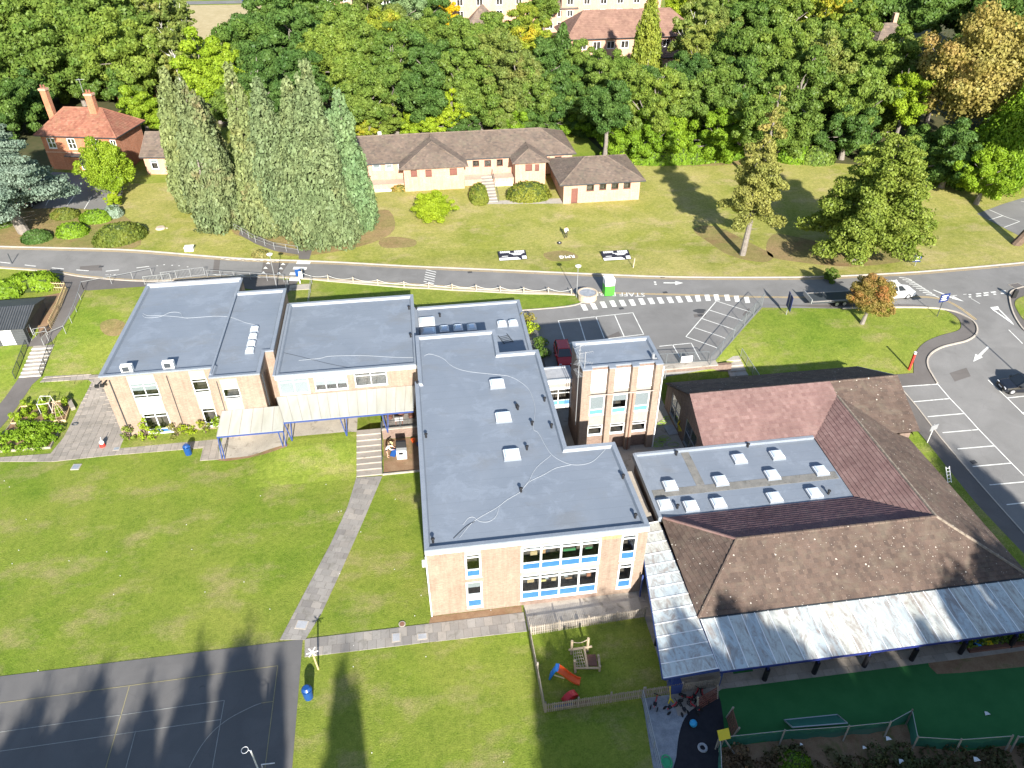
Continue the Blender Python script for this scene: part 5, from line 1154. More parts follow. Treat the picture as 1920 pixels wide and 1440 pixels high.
# ---- buildings at the far edge of the wood
Hx = thing('rose_roofed_house', 'large house with a broad rose brown hipped roof standing in the wood', 'house', (55, 185, 5.4))
hw = [[2+i*3.3, 3.8+i*3.3, 7.0, 8.6] for i in range(9)]+[[25.5, 27.2, 3.6, 5.2], [2, 3.8, 3.6, 5.2], [8.6, 10.4, 3.6, 5.2]]
fblock(Hx, [(38.5, 178.5), (68.5, 178.5), (68.5, 191), (38.5, 191)], 4, 9.3, 'brick_pink', {0: [(o, 2, g1_, 'white') for o in hw]}, 80)
hip(Hx, 37.3, 69.3, 177.6, 192, 9.4, 14.2, 42.5, 63.0, 'tile_rose', course=.5, wide=.6, ry=184)
hip(Hx, 56.3, 71.0, 166.5, 171.5, 7.4, 9.3, 58.5, 69.0, 'tile_rose', course=.5, wide=.6); q = MB(); q.box(56.8, 70.5, 167, 171, 4, 7.4); q.build('wall', 'brick_pink', Hx)
def far_house(label, x, y, w_, d_, h_, rh, wm, tm, fr='white', nw=3, storeys=2, rz=0., ridge=.3, chim=False, base=None):
    zb_ = float(H(x, y)) if base is None else base
    t = thing('distant_house', label, 'house', (x, y, zb_), rz=rz, group='houses beyond the wood'); local(t); ws = []
    for s in range(storeys):
        for i in range(nw): u = w_*(i+.5)/nw; ws.append(([u-.8, u+.8, .9+s*2.7, 2.4+s*2.7], 2, (('glass', 1),), fr))
    fblock(t, [(-w_/2, -d_/2), (w_/2, -d_/2), (w_/2, d_/2), (-w_/2, d_/2)], -1, h_, wm, {0: ws}, 90)
    hip(t, -w_/2-.5, w_/2+.5, -d_/2-.5, d_/2+.5, h_, h_+rh, -w_/2+w_*ridge, w_/2-w_*ridge, tm, course=.6, wide=.8)
    if chim: q = MB(); q.box(w_*.1, w_*.1+.9, .2, 1.1, h_+rh-1, h_+rh+1.9); q.build('chimney', 'brick_pink', t)
    return t
def fh(px, py, *a, **k): p = atg(px, py); return far_house(a[0], p.x, p.y, *a[1:], **k)
fh(950, 52, 'three storey brick terrace with tall white bay strips at the top of the view', 30, 10, 9.5, 3.5, 'brick_pink', 'tile_rose', nw=6, storeys=3)
fh(1135, 50, 'brick and white terrace directly behind the rose roofed house', 26, 10, 9.0, 3.5, 'brick_pink', 'tile_rose', nw=6, storeys=3)
fh(712, 35, 'small white rendered house glimpsed over the yellowing tree tops', 9, 8, 5.2, 2.5, 'white_worn', 'tile_grey', nw=2)
fh(905, 62, 'dark pyramid roofed lodge in front of the white striped terrace', 8, 8, 2.6, 4, 'brick_pink', 'tile_grey', ridge=.48, nw=2, storeys=1)
fh(620, 25, 'brown roofed house with one chimney beyond the dark oaks', 13, 9, 5.2, 3, 'brick_pink', 'tile_grey', chim=True)
fh(1648, 118, 'grey roofed cottage with one chimney deep in the wood by the parked dark cars', 8.5, 8, 5, 3.2, 'brick_pink', 'tile_grey', chim=True, ridge=.35)
fh(270, 178, 'red brick cottage mostly hidden behind the tall cypresses', 8, 7, 5, 2.5, 'brick_red', 'tile_red')
fh(1045, 55, 'small brick house with tiled roof at the left end of the rose roofed house', 8, 7, 5.5, 2.8, 'brick_pink', 'tile_grey')
M['soil_dry'] = speck('dry_meadow', (.36, .29, .15), (.46, .38, .22), .6, .95, 8)
fld = G2((355, 75), (480, 75), (500, 8), (350, 10)); sheet('dry_field', fld, .05, 'soil_dry')
sheet('distant_road', G2((350, 9), (520, 5), (520, 0), (350, 3)), .08, 'asphalt'); sheet('distant_road', G2((1275, 30), (1360, 20), (1400, 45), (1290, 55)), .08, 'asphalt')
# ------------------------------------------------------------------ vegetation
def leaf_cloud(clumps, n, size, aspect=1., up=.0, seed=0, jitter=.5, droop=0.):
    """leaf sized faces over lumpy masses; clumps = (centre, (rx, ry, rz)); up biases the leaves' long side upward"""
    rg = np.random.default_rng(seed); C = np.array([c for c, r in clumps], float); Rr = np.array([r for c, r in clumps], float)
    wgt = (Rr[:, 0]*Rr[:, 1]+Rr[:, 0]*Rr[:, 2]); wgt = wgt/wgt.sum(); idx = rg.choice(len(C), n, p=wgt)
    d = rg.normal(size=(n, 3)); d /= np.linalg.norm(d, axis=1)[:, None]
    rad = rg.uniform(.7, 1.05, n)**.7*np.where(rg.random(n) < .16, rg.uniform(1.0, 1.4, n), 1); P = C[idx]+d*Rr[idx]*rad[:, None]
    nn = d+rg.normal(size=(n, 3))*jitter; nn /= np.linalg.norm(nn, axis=1)[:, None]
    ref = rg.normal(size=(n, 3)); ref[:, 2] += up*3; ref += d*droop
    a = np.cross(nn, ref); a /= np.linalg.norm(a, axis=1)[:, None]+1e-9; b = np.cross(nn, a)
    s = size*rg.uniform(.6, 1.35, n)[:, None]
    V = np.stack([P-a*s/2-b*s*aspect/2*.6, P+a*s/2*.9-b*s*aspect*.35, P+a*s*.35+b*s*aspect/2, P-a*s*.4+b*s*aspect*.42], 1).reshape(-1, 3)
    F = np.arange(n*4).reshape(-1, 4); return V, F
def cloud_mesh(name, V, F, m):
    me = bpy.data.meshes.new(name); me.vertices.add(len(V)); me.vertices.foreach_set('co', V.astype(np.float32).ravel())
    me.loops.add(len(F)*4); me.loops.foreach_set('vertex_index', F.astype(np.int32).ravel()); me.polygons.add(len(F))
    me.polygons.foreach_set('loop_start', np.arange(0, len(F)*4, 4, dtype=np.int32)); me.polygons.foreach_set('loop_total', np.full(len(F), 4, dtype=np.int32))
    me.update(); me.validate(); me.materials.append(m); return me
def limb(q, p0, p1, r0, r1, rnd, wob=.12, n=5):
    p0, p1 = Vector(p0), Vector(p1); L_ = (p1-p0).length; pts = [p0]
    for i in range(1, n): pts.append(p0.lerp(p1, i/n)+Vector((rnd.uniform(-1, 1), rnd.uniform(-1, 1), rnd.uniform(-.4, .4)))*L_*wob*.35)
    pts.append(p1); q.tube(pts, [r0+(r1-r0)*i/n for i in range(n+1)], 7)
CROWNS = {}
def broad_clumps(seed, tall=1.0, lump=.3, k=34, flat=.75):
    """crown of radius 1 and centre 0: uneven boughs, each a spray of smaller foliage masses, with hollows between"""
    rg = random.Random(seed); out = []; nb = max(9, k//4)
    for i in range(nb):
        t = (i+.5)/nb; z = 1-1.6*t; r = math.sqrt(max(0, 1-z*z)); ph = i*2.399963+rg.uniform(-.5, .5); s = rg.uniform(.55, .92)
        c = (r*math.cos(ph)*s*.86, r*math.sin(ph)*s*.86, z*s*.85*tall); R_ = rg.uniform(.26, .42)
        for j in range(max(4, int(k/nb*1.6))):
            u, v = rg.uniform(-1, 1), rg.uniform(0, 6.283); w_ = math.sqrt(1-u*u)*R_*rg.uniform(.6, 1.05); q = lump*rg.uniform(.36, .72)
            out.append(((c[0]+w_*math.cos(v), c[1]+w_*math.sin(v), c[2]+u*R_*.85), (q*1.1, q*1.1, q*flat)))
    for i in range(7): out.append(((rg.uniform(-.3, .3), rg.uniform(-.3, .3), rg.uniform(-.45, .35)*tall), (.26, .26, .26)))
    return out
def wood_mesh(seed, clumps, base=-1.5, r=.07):
    q = MB(); rnd = random.Random(seed); q.tube([(0, 0, base), (.02, .01, base*.6), (-.01, .03, -.25), (.02, 0, .35)], [r*1.5, r, r*.75, r*.3], 8)
    for c, _ in clumps[::4]: limb(q, (0, 0, rnd.uniform(base*.5, .1)), c, r*.42, r*.1, rnd)
    return q
for i, (sd, tl, lm, k_, n_) in enumerate(((1, 1.0, .27, 46, 34000), (2, .9, .29, 40, 34000), (3, 1.15, .25, 54, 30000), (4, 1.0, .23, 60, 30000), (5, 1.25, .26, 50, 30000), (6, .85, .32, 34, 28000))):
    cl = broad_clumps(sd, tl, lm, k_); V, F = leaf_cloud(cl, n_, .044, 1.15, 0, sd); CROWNS[i] = (cloud_mesh('crown_%d' % i, V, F, L['green']), wood_mesh(sd, cl).mesh('trunk_%d' % i, 'bark_grey'))
cl = broad_clumps(21, 1.0, .2, 85, .8); V, F = leaf_cloud(cl, 70000, .031, 1.15, 0, 21); CROWNS['fine'] = (cloud_mesh('fine_crown', V, F, L['green']), wood_mesh(21, cl).mesh('fine_trunk', 'bark_grey'))
cl = broad_clumps(22, 1.0, .26, 80, .8)+[((0, 0, .05), (.7, .7, .66)), ((0, 0, -.15), (.74, .74, .5))]; V, F = leaf_cloud(cl, 60000, .034, 1.15, 0, 22); CROWNS['full'] = (cloud_mesh('full_crown', V, F, L['green']), wood_mesh(22, cl).mesh('full_trunk', 'bark_grey'))
cl = broad_clumps(11, 1.7, .2, 60); V, F = leaf_cloud(cl, 7500, .07, 1.3, 0, 11); CROWNS['airy'] = (cloud_mesh('airy_crown', V, F, L['green']), wood_mesh(11, cl, -2.4, .05).mesh('airy_trunk', 'bark_white'))
NAMES = {'green': ('broadleaf_tree', 'mid green broadleaf tree'), 'dark': ('broadleaf_tree', 'dark green broadleaf tree'), 'olive': ('broadleaf_tree', 'olive green tree'), 'lime': ('broadleaf_tree', 'bright lime green tree'),
         'yellow': ('turning_tree', 'yellowing tree'), 'gold': ('turning_tree', 'golden yellow tree'), 'brown': ('turning_tree', 'brown leaved autumn tree'), 'laurel': ('laurel_shrub', 'glossy bright green laurel')}
def tree_at(p, r, kind, hz, crown, label, group=None, name=None, fl=1., lift=0, bark=None, rz=None):
    """hz: ground to crown centre in metres; r: crown radius"""
    rnd = random.Random(int(p[0]*31+p[1]*17)); nm = name or NAMES.get(kind, ('tree', ''))[0]
    t = thing(nm, label, 'shrub' if 'shrub' in nm else 'tree', (p[0], p[1], p[2]), group)
    rz = rnd.uniform(0, 6.28) if rz is None else rz
    for part, me, m in (('crown', CROWNS[crown][0], L[kind]), ('trunk', CROWNS[crown][1], M[bark] if bark else None)):
        o = bpy.data.objects.new(part, me); COL.objects.link(o); o.parent = t; o.location = (0, 0, hz)
        zs = r*fl if part == 'crown' else (hz+.3)/ (1.5 if crown != 'airy' else 2.4)
        o.scale = (r, r, zs); o.rotation_euler = (0, 0, rz)
        if m: o.material_slots[0].link = 'OBJECT'; o.material_slots[0].material = m
    return t
# (picture x, y of the crown centre, crown radius in picture points, kind)
WOOD = [(12, 222, 42, 'dark'), (48, 200, 36, 'dark'), (-14, 285, 42, 'dark'), (150, 168, 34, 'green'), (30, 55, 58, 'green'), (62, 118, 55, 'green'), (118, 25, 48, 'olive'), (128, 92, 58, 'green'), (182, 148, 58, 'green'), (195, 70, 58, 'green'), (105, 150, 46, 'dark'), (30, 165, 50, 'dark'), (245, 112, 55, 'green'),
 (240, 165, 42, 'dark'), (205, 20, 48, 'olive'), (255, 40, 45, 'green'), (-20, 120, 60, 'green'), (-30, 20, 55, 'olive'), (296, 50, 42, 'Bolive'), (325, 100, 38, 'Bolive'), (338, 40, 28, 'Bolive'), (320, 140, 34, 'Bolive'),
 (395, 138, 46, 'lime'), (425, 165, 36, 'lime'), (268, 212, 32, 'lime'), 
 (488, 82, 50, 'dark'), (455, 115, 50, 'dark'), (530, 45, 50, 'dark'), (560, 95, 56, 'dark'), (508, 140, 50, 'dark'), (610, 50, 48, 'dark'), (622, 105, 52, 'green'), (560, 165, 48, 'dark'), (660, 62, 42, 'green'), (695, 45, 40, 'olive'), (722, 70, 42, 'yellow'), (690, 100, 44, 'green'),
 (672, 150, 48, 'green'), (750, 105, 45, 'green'), (745, 55, 34, 'olive'), (735, 160, 50, 'green'), (688, 192, 44, 'green'), (680, 235, 24, 'yellow'), (780, 232, 30, 'lime'), (722, 228, 30, 'green'), (828, 222, 32, 'lime'), (845, 205, 28, 'lime'), (790, 180, 46, 'dark'), (808, 130, 48, 'dark'),
 (800, 70, 38, 'green'), (760, 25, 34, 'Ssea'), (785, 12, 40, 'dark'), (829, 30, 26, 'gold'), (850, 80, 42, 'green'), (862, 140, 48, 'green'), (898, 95, 46, 'green'), (935, 125, 46, 'olive'), (930, 65, 34, 'green'), (948, 195, 40, 'olive'), (900, 190, 44, 'green'), (870, 235, 30, 'dark'), (960, 230, 34, 'laurel'),
 (985, 60, 34, 'yellow'), (985, 105, 46, 'yellow'), (975, 155, 44, 'olive'), (1020, 20, 30, 'green'), (1012, 185, 42, 'green'), (1010, 225, 36, 'dark'), (1025, 130, 40, 'dark'), (1055, 175, 44, 'dark'), (1062, 225, 40, 'dark'), (1060, 110, 28, 'olive'), (1092, 128, 34, 'green'), (1090, 195, 40, 'green'), (1085, 245, 36, 'laurel'), (1098, 148, 22, 'rust'),
 (1128, 160, 40, 'green'), (1140, 205, 42, 'dark'), (1128, 240, 36, 'green'), (1165, 145, 38, 'green'), (1185, 190, 44, 'green'), (1210, 165, 34, 'dark'), (1225, 200, 42, 'green'), (1165, 255, 40, 'laurel'), (1215, 258, 42, 'laurel'), (1255, 250, 44, 'laurel'), (1268, 190, 40, 'green'), (1290, 145, 38, 'dark'), (1305, 65, 48, 'Bolive'),
 (1285, 20, 30, 'lime'), (1310, 100, 36, 'olive'), (1345, 50, 36, 'olive'), (1335, 190, 46, 'green'), (1300, 230, 44, 'laurel'), (1345, 262, 40, 'laurel'), (1378, 110, 48, 'green'), (1410, 50, 46, 'dark'), (1425, 110, 52, 'green'), (1385, 175, 46, 'dark'), (1425, 165, 48, 'green'), (1390, 240, 46, 'laurel'), (1432, 235, 42, 'green'), (1350, 10, 34, 'green'),
 (1455, 15, 44, 'dark'), (1470, 55, 44, 'green'), (1472, 120, 50, 'green'), (1490, 185, 52, 'green'), (1470, 245, 44, 'green'), (1500, 215, 40, 'dark'), (1520, 25, 46, 'Byellow'), (1550, 50, 44, 'Byellow'), (1530, 100, 46, 'green'), (1545, 150, 50, 'olive'), (1545, 210, 50, 'green'), (1585, 75, 44, 'green'), (1600, 25, 46, 'dark'), (1605, 130, 48, 'green'),
 (1610, 190, 50, 'green'), (1660, 150, 50, 'green'), (1672, 205, 46, 'green'), (1590, 250, 44, 'dark'), (1660, 20, 50, 'dark'), (1680, 120, 36, 'olive'), (1715, 30, 50, 'dark'), (1770, 12, 56, 'dark'), (1825, 25, 55, 'dark'), (1878, 70, 58, 'dark'), (1915, 140, 60, 'dark'), (1700, 190, 34, 'lime'), (1735, 285, 40, 'dark'), (1782, 300, 44, 'dark'),
 (1915, 215, 56, 'dark'), (1950, 60, 60, 'dark'), (1895, 290, 48, 'laurel'), (1850, 330, 36, 'laurel'), (560, 210, 40, 'dark'), (480, 190, 40, 'dark'), (440, 200, 34, 'green')]
LAND = [((150, 230), 'the red villa'), ((290, 250), 'the low side wing'), ((500, 200), 'the tall cypress row'), ((870, 260), 'the long brick range'), ((1125, 300), 'the hipped annexe'), ((1160, 55), 'the rose roofed house'), ((1225, 118), 'the lower rose roof'),
        ((1460, 250), 'the thin ochre conifer'), ((1660, 340), 'the broad conifer'), ((1650, 80), 'the cottage'), ((1790, 170), 'the big brown tree'), ((940, 15), 'the striped terrace'), ((415, 40), 'the dry meadow'), ((712, 15), 'the white house'), ((1860, 250), 'the leaning conifer'), ((1690, 80), 'the dark parked cars')]
used_l = {}
def where(px, py, kind, noun, size):
    ds = sorted(LAND, key=lambda q: math.hypot((q[0][0]-px), (q[0][1]-py)*1.2)); (lx, ly), nm = ds[0]; dx, dy = px-lx, py-ly; far = math.hypot(dx, dy)
    rel = 'behind' if dy < -25 and abs(dx) < 60 else ('in front of' if dy > 25 and abs(dx) < 60 else ('just to the left of' if dx < 0 else 'just to the right of'))
    if far > 110: rel = 'well '+('behind' if rel == 'behind' else rel.replace('just ', ''))
    for add in ('', ', the lower', ', lumpy one', ', outer one', ', fuller one', ', half hidden'):
        l_ = '%s%s %s %s%s' % (size, noun, rel, nm, add)
        if l_ not in used_l: used_l[l_] = 1; return l_
    return l_
rt = random.Random(5)
for i, (px, py, rp, kd) in enumerate(WOOD):
    airy = kd[0] == 'B'; spr = kd[0] == 'S'; kd = kd.lstrip('BS')
    hz = 8.5 if rp > 32 else 5.0
    if kd == 'laurel': hz = 3.6
    if airy: hz = 9.5
    if px < 330 and py > 120: hz = 3.0
    if px > 1440 and py > 190: hz = 4.2
    z = 4.0
    for _ in range(12): p = at(px, py, z+hz); z = .5*z+.5*float(H(p.x, p.y))
    ymin = 128 if 660 < px < 1140 else (134 if px < 330 else 0)
    if ymin and py > 115 and p.y < ymin:
        x_, zc = onY(px, py, ymin); z = float(H(x_, ymin)); hz = max(1.5, zc-z); p = Vector((x_, ymin, z+hz)); low = True
    else: low = False
    dist = math.hypot(p.x, p.y, CAMH-z-hz); r = rp/FPX*dist*1.22
    r = min(r, 9.5); hz = hz if low else max(hz, r*.75 if kd == 'laurel' or hz in (3.0, 4.2) else r*1.05)
    sz = 'tall ' if rp > 52 else ('wide ' if rp > 45 else ('slim ' if rp < 34 else ''))
    if airy: sz += 'airy '
    tree_at((p.x, p.y, z), r*(.8 if airy else 1), kd, hz, 'airy' if airy else i % 6, where(px, py, kd, NAMES.get(kd, ('', 'grey green tree'))[1], sz), 'trees of the wood', fl=(1.05 if rp > 30 else .9), bark='bark_white' if airy else None)
# named trees
def T_(px, py, r, kind, hz, crown, label, **k): p = atg(px, py); return tree_at(p, r, kind, hz, crown, label, **k)
T_(1782, 300, 8.6, 'brown', 13.5, 'full', 'big brown leaved tree at the end of the wood', fl=1.15)
T_(1735, 235, 5.2, 'brown', 9.5, 'full', 'smaller olive brown tree leaning against the big brown one')
T_(216, 366, 3.9, 'lime', 4.0, 'full', 'bright lime tree in front of the red villa', fl=1.15)
T_(217, 389, 1.3, 'lime', 1.1, 1, 'small yellow green bush at the corner of the forecourt', name='shrub')
T_(1699/1, 606, .1, 'rust', .1, 0, 'x') if False else None
p = atg(1616, 607); mt = tree_at((p.x, p.y, p.z), 2.6, 'rust', 3.4, 'full', 'young maple with rust and yellow leaves over the lawn edge', name='maple_tree', fl=1.0, bark='bark_grey')
mt.rotation_euler = (0, .10, 0)
yb = broad_clumps(31, .8, .35, 20); V, F = leaf_cloud(yb, 3800, .085, 1.1, 0, 31); o = bpy.data.objects.new('yellow_lower_leaves', cloud_mesh('lower_leaves', V, F, L['yellow'])); COL.objects.link(o); o.parent = mt; o.location = (.6, -.7, 2.3); o.scale = (1.5, 1.3, 1.0)
T_(812, 412, 3.1, 'lime', 1.9, 'full', 'rounded lime green shrub on the lawn before the brick range', name='shrub', fl=.75)
T_(1555, 528, 1.0, 'green', .8, 2, 'little green bush on the far kerb above the trailer', name='shrub')

# cypresses: flat upright sprays over a fluted column
def tip_height(px, py, ty):
    p = atg(px, py); return onY(px, ty, p.y)[1]-p.z
def cypress(name, label, px, py, ht, rad, kind, seed, lean=0, prof=.62, n=15000, size=.42, stems=1, trunkvis=False, group='tall cypresses above the road', basepx=True, cut=.02):
    p = atg(px, py); t = thing(name, label, 'tree', p, group); rnd = random.Random(seed); cl = []
    for s in range(stems):
        ox, oy_ = (0, 0) if s == 0 else (rnd.uniform(-.45, .45)*rad, rnd.uniform(-.3, .3)*rad); hh = ht*(1 if s == 0 else rnd.uniform(.8, .93))
        k = int(96/stems+34)
        for i in range(k):
            f = (i+.5)/k; z = hh*(cut+(1-cut)*f); rr = rad*(1 if stems == 1 else .72)*(min(1, (f+.12)*4.5)**.5)*(1-f)**prof*1.05+.25
            ph = i*2.399963+rnd.uniform(-.3, .3); q = max(.28, rr*.30)*rnd.uniform(.7, 1.3); w2 = rnd.uniform(.58, .88)
            cl.append(((ox+rr*w2*math.cos(ph), oy_+rr*w2*math.sin(ph), z), (q, q, q*2.6)))
    V, F = leaf_cloud(cl, int(n*3.2), size*.47, 1.9, 1.2, seed, jitter=.5); o = bpy.data.objects.new('crown', cloud_mesh(name+'_crown', V, F, L[kind])); COL.objects.link(o); o.parent = t
    q = MB(); q.tube([(0, 0, -.2), (0, 0, ht*.5), (0, 0, ht*.93)], [rad*.1, rad*.06, .04], 8)
    if trunkvis:
        for dx, dy in ((.5, -.9), (.9, -.8), (.2, -.95)): q.tube([(dx*rad*.5, dy*rad*.4, ht*.2), (dx*rad*.35, dy*rad*.66, ht*.42), (dx*rad*.2, dy*rad*.45, ht*.62)], [.16, .12, .07], 6)
    o = q.build('trunk', 'bark_grey', local(t)); t.rotation_euler.y = lean; return t
for lb, px, py, ty, rad, kd, sd, st, n_, cu, tv in (
    ('tan tinged cypress with bare stems, first of the row from the villa', 406, 418, 150, 4.2, 'tan', 41, 3, 17000, 0, True), ('slim grey green cypress standing behind the tan tinged one', 374, 392, 128, 3.0, 'blue', 42, 2, 10000, .02, False),
    ('grey green cypress filling the gap right of the tan tinged one', 428, 400, 190, 2.6, 'tan', 52, 1, 8000, 0, False), ('narrow pale cypress in the middle of the row', 492, 418, 122, 3.4, 'blue', 43, 2, 11000, 0, False),
    ('narrow grey green cypress just left of the broadest one', 535, 428, 150, 3.2, 'blue', 44, 1, 10000, 0, False), ('low tan cypress skirt at the bend of the ramp', 505, 432, 270, 2.6, 'tan', 45, 1, 6000, 0, False),
    ('broadest grey green cypress at the end of the row nearest the lawn', 620, 442, 112, 5.2, 'blue', 46, 3, 25000, 0, False), ('grey green cypress shoulder beside the worn lawn', 668, 428, 168, 3.9, 'sea', 47, 2, 12000, 0, False),
    ('grey green cypress shoulder facing the middle of the row', 586, 432, 150, 3.4, 'blue', 53, 1, 9000, 0, False)):
    cypress('cypress_tree', lb, px, py, tip_height(px, py, ty), rad, kd, sd, stems=st, n=n_, trunkvis=tv, cut=cu, prof=.66, size=.5)
cypress('fir_tree', 'narrow conifer standing before the rose roofed house', 1206, 160, 17, 3.0, 'fir', 48, group=None, n=7000, size=.5)
cypress('fir_tree', 'leaning bright green conifer at the right end of the wood', 1850, 345, 18, 5.2, 'laurel', 49, lean=.18, group=None, n=14000, prof=.8)
cypress('fir_tree', 'dark green pointed conifer behind the hipped annexe', 1050, 212, 15, 4.2, 'dark', 50, group=None, n=9000, size=.5, prof=.8)
cypress('fir_tree', 'grey green pointed conifer beyond the small white house', 757, 80, 12, 4.5, 'sea', 51, group=None, n=6000, size=.6)
# layered conifers
def layered(name, label, p, ht, rad, kind, seed, zlow=.2, n=16000, size=.4, prof=.8, tiers=15, per=7, lean=(0, 0), flat=.3, droop=-.12, bark='bark_grey', tr=.35, irregular=.3, aspect=1.6, dens=.24, twigs=True, group=None):
    t = thing(name, label, 'tree', p, group); local(t); rnd = random.Random(seed); cl = []; q = MB(); lx, ly = lean
    ax = lambda z: Vector((lx*z, ly*z, z)); q.tube([ax(-.2), ax(ht*.3), ax(ht*.65), ax(ht*.97)], [tr*1.25, tr*.9, tr*.5, .05], 9)
    for i in range(tiers):
        f = (i+.5)/tiers; z = ht*(zlow+(1-zlow)*f); rr = rad*(1-f)**prof+.25; k = max(3, int(per*(1-f*.4)))
        for j in range(k):
            ph = 2*math.pi*j/k+rnd.uniform(0, 1.2)+i*1.3; r_ = rr*rnd.uniform(1-irregular, 1.05); tip = ax(z)+Vector((math.cos(ph)*r_, math.sin(ph)*r_, droop*r_+rnd.uniform(-.2, .3)))
            limb(q, ax(z*.985), tip, max(.03, tr*.24*(1-f)), .015, rnd, .06, 3)
            for s in (.45, .72, .95):
                c = ax(z).lerp(tip, s); w_ = max(.25, rr*dens*rnd.uniform(.8, 1.3)*(1.2-s*.4)); cl.append(((c.x+rnd.uniform(-.2, .2)*w_, c.y+rnd.uniform(-.2, .2)*w_, c.z), (w_, w_, w_*flat)))
    if twigs:
        for j in range(9): z = ht*zlow*rnd.uniform(.35, 1.); ph = rnd.uniform(0, 6.28); q.tube([ax(z), ax(z)+Vector((math.cos(ph)*rad*.3, math.sin(ph)*rad*.3, rnd.uniform(-.3, .3)))], [.04, .012], 4)
    V, F = leaf_cloud(cl, int(n*4), size*.46, aspect, 0, seed, jitter=.7, droop=.8); o = bpy.data.objects.new('crown', cloud_mesh(name+'_crown', V, F, L[kind])); COL.objects.link(o); o.parent = t
    q.build('trunk', bark, t); return t
layered('cedar_tree', 'big silvery cedar with a bare leaning trunk by the road bank', atg(46, 436), 21, 8.2, 'cedar', 61, zlow=.2, n=21000, size=.38, tiers=12, per=9, lean=(-.24, .14), flat=.24, droop=-.1, tr=.62, dens=.26, aspect=1.4)
layered('larch_tree', 'tall thin ochre conifer with a bare lower trunk on the lawn', atg(1392, 478), 21.5, 4.0, 'larch', 62, zlow=.27, n=7200, size=.34, tiers=15, per=5, droop=-.32, flat=.62, tr=.33, dens=.25, irregular=.5, lean=(.02, -.03), prof=.75)
layered('broad_conifer', 'broad light green conifer with a stout trunk on the lawn', atg(1600, 486), 16, 7.0, 'fir', 63, zlow=.2, n=24000, size=.38, tiers=13, per=9, droop=-.12, flat=.55, tr=.72, dens=.2, irregular=.4, prof=.36, lean=(.06, -.05))
p = atg(1905, 458); layered('pine_tree', 'dark trunk of a tree with pale tags at the right edge of the lawn', p, 23, 4, 'dark', 64, zlow=.7, n=3000, tr=.5, lean=(.5, -.05), bark='bark_brown')
# clipped bushes and hedges
def bush(name, label, px, py, rx, ry, rz_, kind, seed, n=2600, size=.16, group=None, sq=1., ang=0., lift=.6):
    p = atg(px, py); t = thing(name, label, 'hedge' if 'hedge' in name else 'bush', p, group); rg = np.random.default_rng(seed)
    d = rg.normal(size=(n, 3)); d /= np.linalg.norm(d, axis=1)[:, None]; d[:, 2] = np.abs(d[:, 2])*1.02-.12
    if sq < 1: d[:, :3] = np.sign(d[:, :3])*np.abs(d[:, :3])**sq
    P = d*np.array([rx, ry, rz_])*(1+rg.normal(size=(n, 1))*.035+.05*np.sin(d[:, :1]*9+seed)*np.cos(d[:, 1:2]*8)); 
    nn = d+rg.normal(size=(n, 3))*.45; nn /= np.linalg.norm(nn, axis=1)[:, None]; ref = rg.normal(size=(n, 3)); a = np.cross(nn, ref); a /= np.linalg.norm(a, axis=1)[:, None]; b = np.cross(nn, a); s = size*rg.uniform(.7, 1.4, n)[:, None]
    V = np.stack([P-a*s/2-b*s/2, P+a*s/2-b*s/2, P+a*s/2+b*s/2, P-a*s/2+b*s/2], 1).reshape(-1, 3); o = bpy.data.objects.new('foliage', cloud_mesh(name+'_leaves', V, np.arange(n*4).reshape(-1, 4), L[kind])); COL.objects.link(o); o.parent = t
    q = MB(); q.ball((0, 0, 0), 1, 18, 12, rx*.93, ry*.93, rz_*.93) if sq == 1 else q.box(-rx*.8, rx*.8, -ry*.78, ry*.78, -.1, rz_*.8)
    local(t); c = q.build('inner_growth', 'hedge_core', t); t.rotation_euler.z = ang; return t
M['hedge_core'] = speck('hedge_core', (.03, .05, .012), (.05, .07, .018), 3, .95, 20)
gB = 'clipped bushes on the road bank'
bush('clipped_bush', 'largest clipped bush with a bronze tinge, beside the worn lawn', 227, 448, 3.4, 2.2, 2.3, 'hedge', 1, 5200, .2, gB, ang=R(25))
bush('clipped_bush', 'round green clipped bush below the forecourt bays', 137, 438, 2.1, 1.6, 1.6, 'laurel', 2, 2600, .17, gB)
bush('clipped_bush', 'oval clipped bush at the forecourt edge beside the blue green shrub', 181, 412, 2.2, 1.5, 1.5, 'laurel', 3, 2600, .17, gB)
bush('clipped_bush', 'small clipped bush between the forecourt and its round neighbour', 123, 406, 1.9, 1.3, 1.3, 'hedge', 4, 2200, .17, gB)
bush('clipped_bush', 'dark clipped bush at the foot of the leaning cedar', 70, 449, 1.9, 1.5, 1.4, 'dark', 5, 2400, .17, gB)
bush('clipped_bush', 'dark clipped bush cut by the left edge of the view', 3, 423, 1.5, 1.2, 1.3, 'dark', 6, 1600, .17, gB)
bush('shrub', 'loose blue green shrub between two clipped bushes', 214, 404, 1.3, 1.2, 1.5, 'cedar', 7, 1200, .2)
bush('clipped_bush', 'broad domed clipped bush to the right of the house steps', 991, 369, 3.3, 2.2, 2.4, 'hedge', 8, 4600, .17, 'domed bushes flanking the house steps')
bush('clipped_bush', 'narrow domed clipped bush to the left of the house steps', 898, 374, 1.4, 2.3, 2.5, 'hedge', 9, 3000, .17, 'domed bushes flanking the house steps')
bush('shrub', 'low reddish bush against the brick range beside the cypresses', 750, 357, 1.4, .6, .9, 'rust', 10, 700, .16)
bush('shrub', 'round bronze shrub on the far verge by the zebra crossing', 488, 479, 1.1, .8, .8, 'brown', 11, 900, .14)
bush('laurel_hedge', 'bright laurel hedge block behind the timber hut, nearer the path', 66, 540, 2.6, 1.4, 1.9, 'laurel', 12, 3600, .17, 'laurel hedges by the hut', sq=.55)
